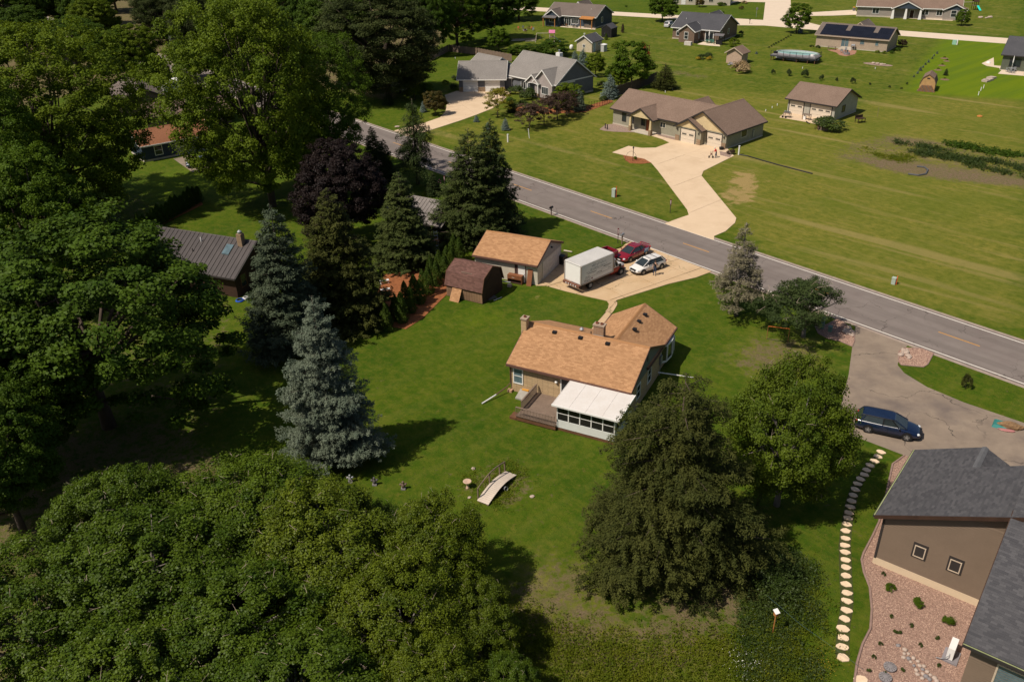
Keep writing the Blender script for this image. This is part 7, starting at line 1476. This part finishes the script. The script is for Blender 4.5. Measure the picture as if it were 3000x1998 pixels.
q = G(2263, 1857); t = thing('birdhouse', 'small wooden birdhouse on a pole in the tall weeds', 'birdhouse', (q[0], q[1], 0), 20); MB().tube([(0, 0, 0), (0, 0, 1.5)], .035, n=6).build('pole', woodorange, t); MB().box(-.1, .1, -.1, .1, 1.5, 1.8).build('box', woodorange, t); MB().slab([(-.15, -.16, 1.8), (.15, -.16, 1.8), (.15, .14, 1.9), (-.15, .14, 1.9)], .03).build('roof', pvc, t); MB().box(-.03, .03, -.105, -.1, 1.63, 1.69).build('hole', black, t)
o = MB().tube([tuple(G(2245, 1742, 1.2)), tuple(G(2345, 1828, 1.0)), tuple(G(2440, 1895, .7)), tuple(G(2530, 1960, .1))], .008, n=4).build('garden_line', M('blue_line', (.03, .07, .08)), None); tag(o, 'thin blue line strung from the scrub to the gravel bed', 'line')
# tarp with debris
q = G(2935, 1247); t = thing('tarp', 'teal tarp with a heap of dry clippings on the asphalt drive', 'tarp', (q[0], q[1], .015), -25)
MB().add([(-.75, -.5, 0), (.4, -.65, .0), (.9, .5, .02), (-.5, .75, .0), (-.6, -.3, .18), (.2, -.4, .12), (.5, .3, .15), (-.4, .5, .2)], [(4, 5, 6, 7), (0, 1, 5, 4), (1, 2, 6, 5), (2, 3, 7, 6), (3, 0, 4, 7)]).build('sheet', M('teal_sheet', (.03, .18, .16), .6), t)
MB().blob((.55, -.05, .15), .55, 12, 7, .15, (1.7, .75, .55), 4).build('clippings', M('dry_clippings', (.20, .12, .06), .95, .5, 6, bmp=.8, bs=15), t); MB().blob((.3, -.65, .06), .4, 8, 5, .2, (1.5, .5, .2), 7).build('sack', M('pink_sack', (.38, .16, .15)), t)
# plank fence behind the slate house
def plank_fence(label, pts, h=1.8, m=woodgrey, step=.15, w=.14, name='plank_fence', joinpx=None):
    a = G(*pts[0]); t = wthing(name, label, 'fence', tuple(a)); cnt = 0; stuff = MB()
    for k in range(len(pts)-1):
        p, q = G(*pts[k]), G(*pts[k+1]); d = q-p; L = float(np.hypot(*d[:2])); ang = math.degrees(math.atan2(d[1], d[0])); n = int(L/step)
        for z in (.4, h-.4): MB(p[0], p[1], ang).box(0, L, .02, .07, z, z+.09).build('rail', m, t)
        for j in range(int(L/2.4)+1): MB(p[0], p[1], ang).box(j*2.4-.05, j*2.4+.05, .07, .17, 0, h).build('post', m, t)
        for j in range(n):
            zz = h+.05*math.sin(j*1.7); 
            if cnt < 290: MB(p[0], p[1], ang).box(j*step, j*step+w, -.01, .018, .05, zz).build('picket', m, t)
            else: stuff.at(p[0], p[1], ang).box(j*step, j*step+w, -.01, .018, .05, zz)
            cnt += 1
    if stuff.v: stuff.build('pickets', m, t, kind='stuff')
plank_fence('weathered plank fence behind the slate blue house', [(1262, 180), (1315, 152), (1400, 163), (1500, 182)], 1.7, woodgrey, .3, .27)
plank_fence('tall dark plank fence beside the ranch house', [(1790, 292), (1850, 268), (1925, 240)], 2.0, M('dark_plank', (.075, .052, .042), .85, .3), .25, .23)
a = [(1725, 318), (1765, 311), (1790, 300)]; t = wthing('wire_fence', 'low black wire fence beside the mulch bed', 'fence', tuple(G(*a[0])))
for k in range(2):
    p, q = G(*a[k]), G(*a[k+1])
    for z in (.1, .6, 1.1): MB().tube([tuple(p+[0, 0, z]), tuple(q+[0, 0, z])], .02, n=4).build('wire', black, t)
    for j in range(5): r_ = p+(q-p)*j/5; MB().tube([tuple(r_), tuple(r_+[0, 0, 1.2])], .03, n=4).build('post', black, t)
# black drain hose across the lawn
hp = [(2166, 455), (2190, 459), (2230, 471), (2280, 485), (2330, 498), (2380, 511)]
o = MB().tube([tuple(G(x, y)+[0, 0, .08]) for x, y in hp], .09, n=6).build('drain_hose', black, None); tag(o, 'long black drain hose snaking across the yellowing lawn', 'hose')
pts = [(2660, 512), (2690, 516), (2712, 512), (2718, 500), (2708, 492), (2686, 490)]
o = MB().tube([tuple(G(x, y)+[0, 0, .1]) for x, y in pts], .12, n=6).build('garden_hose', M('grey_hose', (.08, .085, .09)), None); tag(o, 'curled grey hose on the bare vegetable plot', 'hose')
q = G(2870, 342); o = MB().lathe([(.45, 0), (.42, .15), (.1, .25), (.01, .26)], 14).build('well_cover', M('rust_orange', (.45, .17, .04)), None); o.location = (q[0], q[1], 0); tag(o, 'rust coloured well cap in the yellowing field', 'cap')
# yard lamp and hoop at the neighbour drive
q = G(1854, 473); t = thing('yard_lamp', 'black lamp post with a garden hoop in the small mulch bed', 'lamp', (q[0], q[1], .04)); MB().tube([(0, 0, 0), (0, 0, 1.9)], .05, n=6).build('post', black, t); MB().lathe([(.06, 1.9), (.11, 1.95), (.12, 2.15), (.02, 2.25)], 8).build('lantern', black, t); MB().tube([(.9*math.cos(k*PI/12)-.3, .1, 1.5*math.sin(k*PI/12)) for k in range(13)], .02, n=4).build('hoop', black, t)
treepx('shrub', 1862, 468, 458, 10, L_maple2, 'grass tuft beside the yard lamp', 'plant', name='grass_tuft')
q = G(1975, 398); t = thing('planter', 'black pot with a small plant at the ranch house', 'planter', (q[0], q[1], .05)); MB().lathe([(.2, 0), (.3, .5), (.26, .5), (.22, .4)], 12).build('pot', black, t); MB().blob((0, 0, .8), .28, 8, 6, .3, (.8, .8, 1.4)).build('foliage', L_maple, t)
q = G(2113, 440); o = MB().lathe([(.3, 0), (.38, .4), (.3, .42), (.02, .45)], 12).build('planter', black, None); o.location = (q[0], q[1], .05); tag(o, 'low dark planter beside the right garage door of the ranch house', 'planter')
for px in ((1773, 378), (1779, 381)): stake(px, 'dark stub post in the stone bed at the ranch house end', .9, .09, 'stub_post', darktrim, 'stub posts in the stone bed')
# things round the detached garage
def table(px, label, m, w=1.2, d=.7, h=.75, rz=-46, name='work_table', cat='table'):
    q = G(*px); t = thing(name, label, cat, (q[0], q[1], .04), rz); MB().box(-w/2, w/2, -d/2, d/2, h-.06, h).build('top', m, t)
    for x in (-w/2+.08, w/2-.08):
        for y in (-d/2+.08, d/2-.08): MB().box(x-.04, x+.04, y-.04, y+.04, 0, h-.06).build('leg', m, t)
    return t
t = table((2362, 352), 'grey work table between the detached garage doors', woodgrey, 1.4, .8, .95); MB().box(-.5, -.1, -.25, .15, 0, .6).build('crate', pvc, t)
t = table((2305, 345), 'cluttered bench with pots left of the detached garage doors', woodgrey, 1.3, .8, .8); [MB().lathe([(.14, 0), (.18, .3), (.1, .32)], 8, (x, .0, .8)).build('pot', steel, t) for x in (-.4, 0, .4)]; [MB().lathe([(.14, 0), (.2, .3), (.1, .3)], 8, (x, -.6, .0)).build('pot', black, t) for x in (-.5, .1)]
q = G(2414, 383); t = thing('pallet', 'grey slatted pallet leaning on the overgrown shrub', 'pallet', (q[0], q[1]+.4, 0), -30)
for k in range(8): MB().add([(-.8+k*.2, -.5, 0), (-.66+k*.2, -.5, 0), (-.66+k*.2, .1, 1.2), (-.8+k*.2, .1, 1.2), (-.8+k*.2, -.46, 0), (-.66+k*.2, -.46, 0), (-.66+k*.2, .14, 1.2), (-.8+k*.2, .14, 1.2)], [(0, 1, 2, 3), (7, 6, 5, 4), (1, 5, 6, 2), (2, 6, 7, 3), (3, 7, 4, 0)]).build('slat', woodgrey, t)
for z in (.1, .6, 1.05): MB().tube([(-.8, -.45+z*.5, z), (.75, -.45+z*.5, z)], .03, n=4).build('cross_bar', woodgrey, t)
q = G(2397, 380); o = MB().lathe([(.14, 0), (.18, .5), (.12, .8), (.2, 1.0), (.02, 1.25)], 10).build('garden_gnome_post', M('faded_red', (.4, .2, .16)), None); o.location = (q[0], q[1], 0); tag(o, 'faded red and white post beside the slatted pallet', 'post')
t = table((2519, 360), 'dark picnic bench behind the detached garage', wooddark, 1.6, .9, .75, 20, 'garden_bench', 'bench'); MB().box(-.8, .8, .42, .48, .6, 1.2).build('backrest', wooddark, t)
q = G(2570, 343); o = MB().tube([(0, 0, 0), (0, 0, 1.7)], .03, n=5).build('metal_post', woodgrey, None); o.location = (q[0], q[1], 0); tag(o, 'thin bare post in the yellowing lawn behind the detached garage', 'post')
o = MB().tube([tuple(G(2362, 358)+[0, 0, .1]), tuple(G(2366, 362)+[0, 0, .1]), tuple(G(2372, 364)+[0, 0, .1])], .1, n=5).build('drain_hose', black, None); tag(o, 'black hose curling off the detached garage apron', 'hose')
# swimming pool with deck
q = G(2345, 178); t = thing('swimming_pool', 'oval above ground pool with grey raised deck', 'pool', (q[0], q[1]+2.5, 0), -36)
ov = lambda a, b, n=28: [(a*math.cos(2*PI*k/n), b*math.sin(2*PI*k/n)) for k in range(n)]
wall_ = MB(); P1, P0 = ov(5.0, 2.9), ov(4.85, 2.75)
n = 28
for k in range(n):
    j = (k+1) % n; wall_.add([(*P1[k], 0), (*P1[j], 0), (*P1[j], 1.3), (*P1[k], 1.3), (*P0[k], 1.3), (*P0[j], 1.3), (*P0[j], .9), (*P0[k], .9)], [(0, 1, 2, 3), (3, 2, 5, 4), (4, 5, 6, 7)])
wall_.build('pool_wall', M('pool_grey', (.4, .4, .42)), t); MB().sheet(P0, 1.08).build('water', M('pool_water', (.25, .48, .52), .08, .25, .6, spec=.6, col2=(.36, .56, .42)), t)
dkm = M('composite_deck', (.22, .205, .205), .7, .1); blk2 = black
MB().prism([(-4.6, -5.2), (5.8, -5.2), (5.8, -1.0), (5.0, -.6), (4.3, -1.6), (2.5, -2.7), (0, -3.1), (-2.5, -2.7), (-4.6, -1.7)], 1.16, 1.26).build('deck', dkm, t); MB().box(-4.6, 5.8, -5.24, -5.2, .95, 1.25).build('deck_fascia', M('deck_dark', (.05, .05, .055)), t); MB().box(5.8, 5.84, -5.2, -1.0, .95, 1.25).build('deck_fascia', MATS['deck_dark'], t)
for x in (-4.4, -1.5, 1.5, 4.0, 5.6):
    for y in (-5.0, -3.4): MB().box(x-.07, x+.07, y-.07, y+.07, 0, 1.16).build('deck_post', woodbrown, t)
for x in np.linspace(-4.5, 5.7, 8): MB().box(x-.04, x+.04, -5.15, -5.07, 1.26, 2.2).build('rail_post', blk2, t)
for z in (1.4, 2.15): MB().tube([(-4.5, -5.11, z), (5.72, -5.11, z), (5.72, -1.1, z)], .03, n=4).build('rail', blk2, t)
for y in np.linspace(-4.4, -1.2, 5): MB().box(5.68, 5.76, y-.04, y+.04, 1.26, 2.2).build('rail_post', blk2, t)
for p, lab, m, c in (((-4.2, -2.9), 'dark pool float with red trim', black, .5), ((4.2, -2.5), 'pale folding chairs', pvc, .45)): MB().lathe([(c, 0), (c, .35), (c*.6, .4)], 10, (p[0], p[1], 1.26)).build('pool_float', m, t)
q = G(2277, 163); o = MB().lathe([(.4, 0), (.4, .9), (.2, 1.1), (.02, 1.15)], 12).build('pool_pump', pvc, None); o.location = (q[0], q[1], 0); tag(o, 'white pool filter beside the above ground pool', 'pump')
# patio furniture far off
def chair(px, label, m, rz, group=None, h=.9):
    q = G(*px); t = thing('garden_chair', label, 'chair', (q[0], q[1], .04), rz, group); MB().box(-.25, .25, -.25, .25, .38, .44).build('seat', m, t); MB().box(-.25, -.2, -.25, .25, .44, h).build('backrest', m, t)
    for x in (-.22, .22):
        for y in (-.22, .22): MB().box(x-.025, x+.025, y-.025, y+.025, 0, .38).build('leg', m, t)
    return t
for k, px in enumerate(((2465, 156), (2472, 158), (2476, 152), (2484, 160))): chair(px, 'grey metal chair round the fire pit of the solar house patio', steel, 60+k*80, 'chairs on the solar house patio')
table((2436, 147), 'wooden picnic table on the solar house patio', woodgrey, 1.8, .8, .75, -37, 'picnic_table'); q = G(2480, 161); o = MB().lathe([(.7, 0), (.7, .35), (.5, .38), (.5, .1)], 16).build('fire_pit', rockgrey, None); o.location = (q[0], q[1], .05); tag(o, 'round stone fire pit on the solar house patio', 'fire pit')
t = table((2498, 147), 'covered grill at the solar house patio', steel, 1.0, .6, .9, -37, 'grill', 'grill'); MB().tube([(-.4, 0, 1.05), (.4, 0, 1.05)], .22, n=10).build('lid', steel, t)
st_ = thing('patio_steps', 'curved grey steps below the solar house glass door', 'steps', (*G(2478, 146)[:2], 0), -37)
for k in range(3): MB().box(-1.3-.15*k, 1.3+.15*k, -.5-.35*k, 1.2, 0, .5-.16*k).build('step', conc, st_)
for k, px in enumerate(((1648, 78), (1660, 80), (1680, 82), (1688, 80), (1668, 76))): chair(px, 'dark patio chair behind the navy house', woodbrown, k*70, 'chairs behind the navy house')
for k, px in enumerate(((1602, 79), (1610, 80), (1628, 78))): chair(px, 'black chair under the dark roofed pergola', black, k*110, 'chairs under the dark pergola')
table((1684, 82), 'pale round patio table behind the navy house', steel, 1.2, 1.2, .72, 0, 'patio_table')
for k, px in enumerate(((1512, 93), (1520, 88), (1532, 86), (1548, 86), (1556, 88), (1562, 92), (1540, 96))): chair(px, 'garden chair in the circle round the woodland fire ring', [woodbrown, M('orange_seat', (.4, .1, .05)), steel][k % 3], k*51, 'chairs round the fire ring')
q = G(1538, 91); o = MB().lathe([(.6, 0), (.6, .35), (.45, .35), (.45, .1)], 14).build('fire_ring', rockgrey, None); o.location = (q[0], q[1], 0); tag(o, 'stone fire ring inside the circle of garden chairs', 'fire pit')
for px, L_ in (((1530, 119), 7.5), ((1552, 121), 2.5)): q = G(*px); t = thing('raised_bed', 'timber raised bed below the circle of garden chairs', 'garden bed', (q[0], q[1], 0), 5, 'timber raised beds'); MB().box(-L_/2, L_/2, -.7, .7, 0, .3).build('soil', dirt, t); [MB().box(-L_/2, L_/2, y-.04, y+.04, 0, .34).build('side', woodpale, t) for y in (-.7, .7)]
def swing(px, label, roofm, rz, slide=None):
    q = G(*px); t = thing('play_set', label, 'play set', (q[0], q[1], 0), rz)
    for x in (1.2, 2.4):
        for y in (-.6, .6): MB().box(x-.06, x+.06, y-.06, y+.06, 0, 2.3).build('tower_post', woodpale if not slide else wooddark, t)
    MB().box(1.1, 2.5, -.7, .7, 1.2, 1.3).build('tower_floor', woodgrey, t); MB().exx([(-.8, 2.3), (0, 3.0), (.8, 2.3), (.75, 2.25), (0, 2.9), (-.75, 2.25)], 1.0, 2.6).build('tower_roof', roofm, t)
    MB().tube([(-2.2, 0, 2.2), (1.2, 0, 2.2)], .06, n=6).build('swing_beam', woodpale, t)
    for s in (-1, 1): MB().tube([(-2.2, 0, 2.2), (-2.5, s*.9, 0)], .05, n=5).build('leg', woodpale, t)
    for x in (-1.4, -.2): MB().box(x-.2, x+.2, -.1, .1, .5, .54).build('swing_seat', painty, t); [MB().tube([(x+d, 0, .54), (x+d, 0, 2.2)], .012, n=3).build('chain', steel, t) for d in (-.18, .18)]
    if slide: MB().slab([(2.0, -.6, 1.3), (2.6, -.6, 1.3), (2.6, -2.8, .15), (2.0, -2.8, .15)], .08).build('slide', slide, t)
    else: MB().slab([(2.5, -.3, 1.3), (2.5, .3, 1.3), (4.0, .3, .1), (4.0, -.3, .1)], .08).build('slide', M('slide_blue', (.2, .35, .5)), t)
swing((1597, 124), 'wooden swing set with pink roof beyond the slate house', M('pink_roof', (.55, .16, .30)), -5); swing((2836, 30), 'dark play tower with turquoise slide beside the craftsman house', wooddark, 0, M('turquoise_slide', (.02, .60, .50)))
q = G(1891, 158); t = thing('play_structure', 'red brown wooden play frame beside the red shrubs', 'play frame', (q[0], q[1], 0), 40); [MB().box(x-.06, x+.06, y-.06, y+.06, 0, 2.0).build('post', red_w, t) for x in (-.6, .6) for y in (-.6, .6)]; MB().box(-.7, .7, -.7, .7, 1.0, 1.08).build('floor', red_w, t); [MB().box(-.66, .66, y-.03, y+.03, 1.8, 1.95).build('rail', red_w, t) for y in (-.63, .63)]
# right edge patio and others
for k, px in enumerate(((2950, 212), (2958, 215), (2966, 216), (2972, 211))): chair(px, 'metal chair at the round table on the olive house patio', steel, k*85, 'chairs on the olive house patio')
t = table((2961, 211), 'metal table with folded white parasol on the olive house patio', steel, 1.1, 1.1, .72, 0, 'patio_table'); MB().lathe([(.03, 0), (.03, 1.0), (.1, 1.1), (.12, 1.7), (.05, 2.4), (.01, 2.5)], 8, (0, 0, .7)).build('parasol', pvc, t)
q = G(2896, 186); o = MB().lathe([(.5, 0), (.4, .3), (.02, .4)], 10).build('landscape_light', pvc, None); o.location = (q[0], q[1], .04); tag(o, 'white dome cover on the olive house path', 'cover')
for px, w in (((2904, 231), 1.6), ((2895, 237), 1.8), ((2888, 240), 1.2)): q = G(*px); o = MB().box(-w/2, w/2, -.6, .6, 0, .35).build('stone_block', rockm, None); o.location = (q[0], q[1], 0); o.rotation_euler = (0, 0, R(30)); tag(o, 'pale stone block piled on the lime lawn', 'stone', 'stone blocks on the lime lawn')
for px, r in (((2767, 172), .9), ((2773, 180), .7), ((2760, 193), .8), ((2748, 206), .8), ((2768, 234), .9)):
    q = G(*px); o = MB().lathe([(r, 0), (r*.5, .12), (.02, .15)], 12).build('soil_ring', dirt, None); o.location = (q[0], q[1], 0); o['kind'] = 'structure'; treepx('shrub', px[0], px[1]-1, px[1]-7, 7, L_maple2, 'young planted bush in a soil ring on the lime lawn', 'shrub', 'bushes on the lime lawn', 'young_bush')
q = G(2572, 190); o = MB().prism([(3.2*math.cos(k*PI/10), 1.3*math.sin(k*PI/10)) for k in range(20)], 0, .05).build('oval_bed', MATS['river_stone'], None); o.location = (q[0], q[1], 0); o.rotation_euler = (0, 0, R(-40)); o['kind'] = 'structure'
for px, r in (((2558, 188), .35), ((2570, 190), .4), ((2582, 192), .4), ((2590, 192), .3)): q = G(*px); o = MB().blob((0, 0, r*.4), r, 8, 5, .15, (1.3, 1, .6), int(px[0])).build('boulder', rockm, None); o.location = (q[0], q[1], .04); tag(o, 'boulder on the oval stone bed below the solar house', 'rock', 'boulders of the oval bed')
for px, r in (((2872, 54), .5), ((2890, 55), .35), ((2900, 53), .5)): q = G(*px); o = MB().blob((0, 0, r*.4), r, 8, 5, .15, (1.6, 1, .6), int(px[0])).build('boulder', rockm, None); o.location = (q[0], q[1], 0); tag(o, 'pale boulder lying beyond the craftsman house', 'rock', 'boulders beyond the craftsman house')
for k in range(9): q = G(2137+k*3.2, 192-((k*7) % 4)*1.8); o = MB().blob((0, 0, .12), .28, 7, 4, .25, (1.4, 1, .7), k).build('boulder', rockgrey, None); o.location = (q[0], q[1], 0); tag(o, 'dark stone in the heap beside the dried shrub', 'rock', 'dark stones by the dried shrub')
q = G(2215, 53); t = thing('stop_sign', 'grey backed octagonal sign on a post at the far corner', 'sign', (q[0], q[1], 0), 30); MB().tube([(0, 0, 0), (0, 0, 2.4)], .05, n=6).build('post', steel, t); MB().prism([(.42*math.cos(PI/8+k*PI/4), .42*math.sin(PI/8+k*PI/4)) for k in range(8)], -.02, .02).build('plate', steel, t).matrix_local = Matrix.Translation((0, -.06, 2.5)) @ Matrix.Rotation(R(90), 4, 'X')
# umber house patio
t = table((2076, 128), 'green patio table with folded white parasol behind the umber house', M('teal_metal', (.06, .16, .12)), 1.2, 1.2, .72, 0, 'patio_table'); MB().lathe([(.03, 0), (.03, 1.0), (.14, 1.1), (.16, 1.7), (.05, 2.4), (.01, 2.5)], 8, (0, 0, .7)).build('parasol', pvc, t)
for k, px in enumerate(((2071, 127), (2082, 127), (2086, 124), (2088, 129))): chair(px, 'teal patio chair behind the umber house', MATS['teal_metal'], k*80, 'chairs behind the umber house')
q = G(2108, 133); t = thing('grill_gazebo', 'black roofed grill gazebo at the umber house corner', 'gazebo', (q[0], q[1]+.6, 0), -36); [MB().box(x-.05, x+.05, y-.05, y+.05, 0, 2.2).build('post', black, t) for x in (-1, 1) for y in (-.7, .7)]; MB().exx([(-.95, 2.2), (0, 2.65), (.95, 2.2), (.9, 2.15), (0, 2.58), (-.9, 2.15)], -1.3, 1.3).build('roof', M('grey_metal_roof', (.12, .11, .11)), t); MB().box(-.8, .8, -.3, .3, 0, 1.05).build('grill', black, t)
q = G(2016, 133); o = MB().box(-.9, .9, -.5, .5, 0, .85).build('storage_box', M('pale_resin', (.52, .47, .42)), None); o.location = (q[0], q[1], 0); o.rotation_euler = (0, 0, R(-36)); tag(o, 'pale storage box in front of the umber house', 'box')
o = MB().lathe([(.45, 0), (.5, .6), (.4, .62), (.02, .66)], 12).build('storage_tub', black, None); q = G(2040, 128); o.location = (q[0], q[1], 0); tag(o, 'black tub beside the umber house wall', 'tub')
# cream shed surroundings
q = G(1674, 147); o = MB().lathe([(.3, 0), (.5, .3), (.5, .9), (.3, 1.2), (.02, 1.25)], 12).build('gas_tank', pvc, None, True); o.location = (q[0], q[1], 0); tag(o, 'white round tank left of the cream shed', 'tank')
for px in ((1731, 152), (1753, 146)): q = G(*px); o = MB().lathe([(.3, 0), (.34, .2), (.34, .8), (.3, 1.0), (.02, 1.0)], 12).build('rain_barrel', M('barrel_blue', (.02, .16, .45)), None); o.location = (q[0], q[1], 0); tag(o, 'blue barrel standing by the cream shed wall', 'barrel', 'blue barrels at the cream shed')
q = G(1766, 153); t = thing('storage_cupboard', 'pale grey outdoor cupboard beside the cream shed', 'cupboard', (q[0]+.3, q[1]+.6, 0), 50); MB().box(-.7, .7, -.45, .45, 0, 1.6).build('carcass', M('pale_grey_resin', (.42, .42, .4)), t); MB().slab([(-.78, -.55, 1.62), (.78, -.55, 1.62), (.78, .5, 1.75), (-.78, .5, 1.75)], .06).build('lid', pvc, t); MB().box(-.01, .01, -.47, -.45, .1, 1.5).build('seam', black, t)
q = G(1712, 108); o = MB().lathe([(.4, 0), (.12, .2), (.1, .7), (.3, .8), (.02, .85)], 10).build('garden_fountain', pvc, None); o.location = (q[0], q[1], 0); tag(o, 'small white fountain on the navy house lawn', 'fountain')
q = G(1215, 270); t = thing('utility_trailer', 'small open utility trailer in the shade of the massive pine', 'trailer', (q[0]-3, q[1], 0), 5); MB().box(-1.5, 1.5, -.8, .8, .5, .58).build('floor', steel, t); [MB().box(-1.5, 1.5, y-.03, y+.03, .58, .95).build('side', steel, t) for y in (-.8, .8)]; [MB().cyl_y((0, y, .33), .33, .2).build('wheel', rubber, t) for y in (-.95, .95)]; MB().tube([(1.5, 0, .5), (2.6, 0, .45)], .05, n=5).build('drawbar', steel, t)
o = MB().blob((0, 0, .15), .3, 8, 5, .2, (1.5, .8, .5), 3).build('boulder', rockm, None); q = G(1164, 374); o.location = (q[0], q[1], 0); tag(o, 'single white stone at the mouth of the curved driveway', 'rock')
for k in range(5): q = G(1585+k*6, 296+k*.8); o = MB().lathe([(.18, 0), (.25, .4), (.2, .42), (.02, .5)], 8).build('porch_planter', [M('terracotta', (.22, .09, .05)), black][k % 2], None); o.location = (q[0], q[1], .05); tag(o, 'plant pot along the porch path of the slate blue house', 'pot', 'pots at the slate house porch')
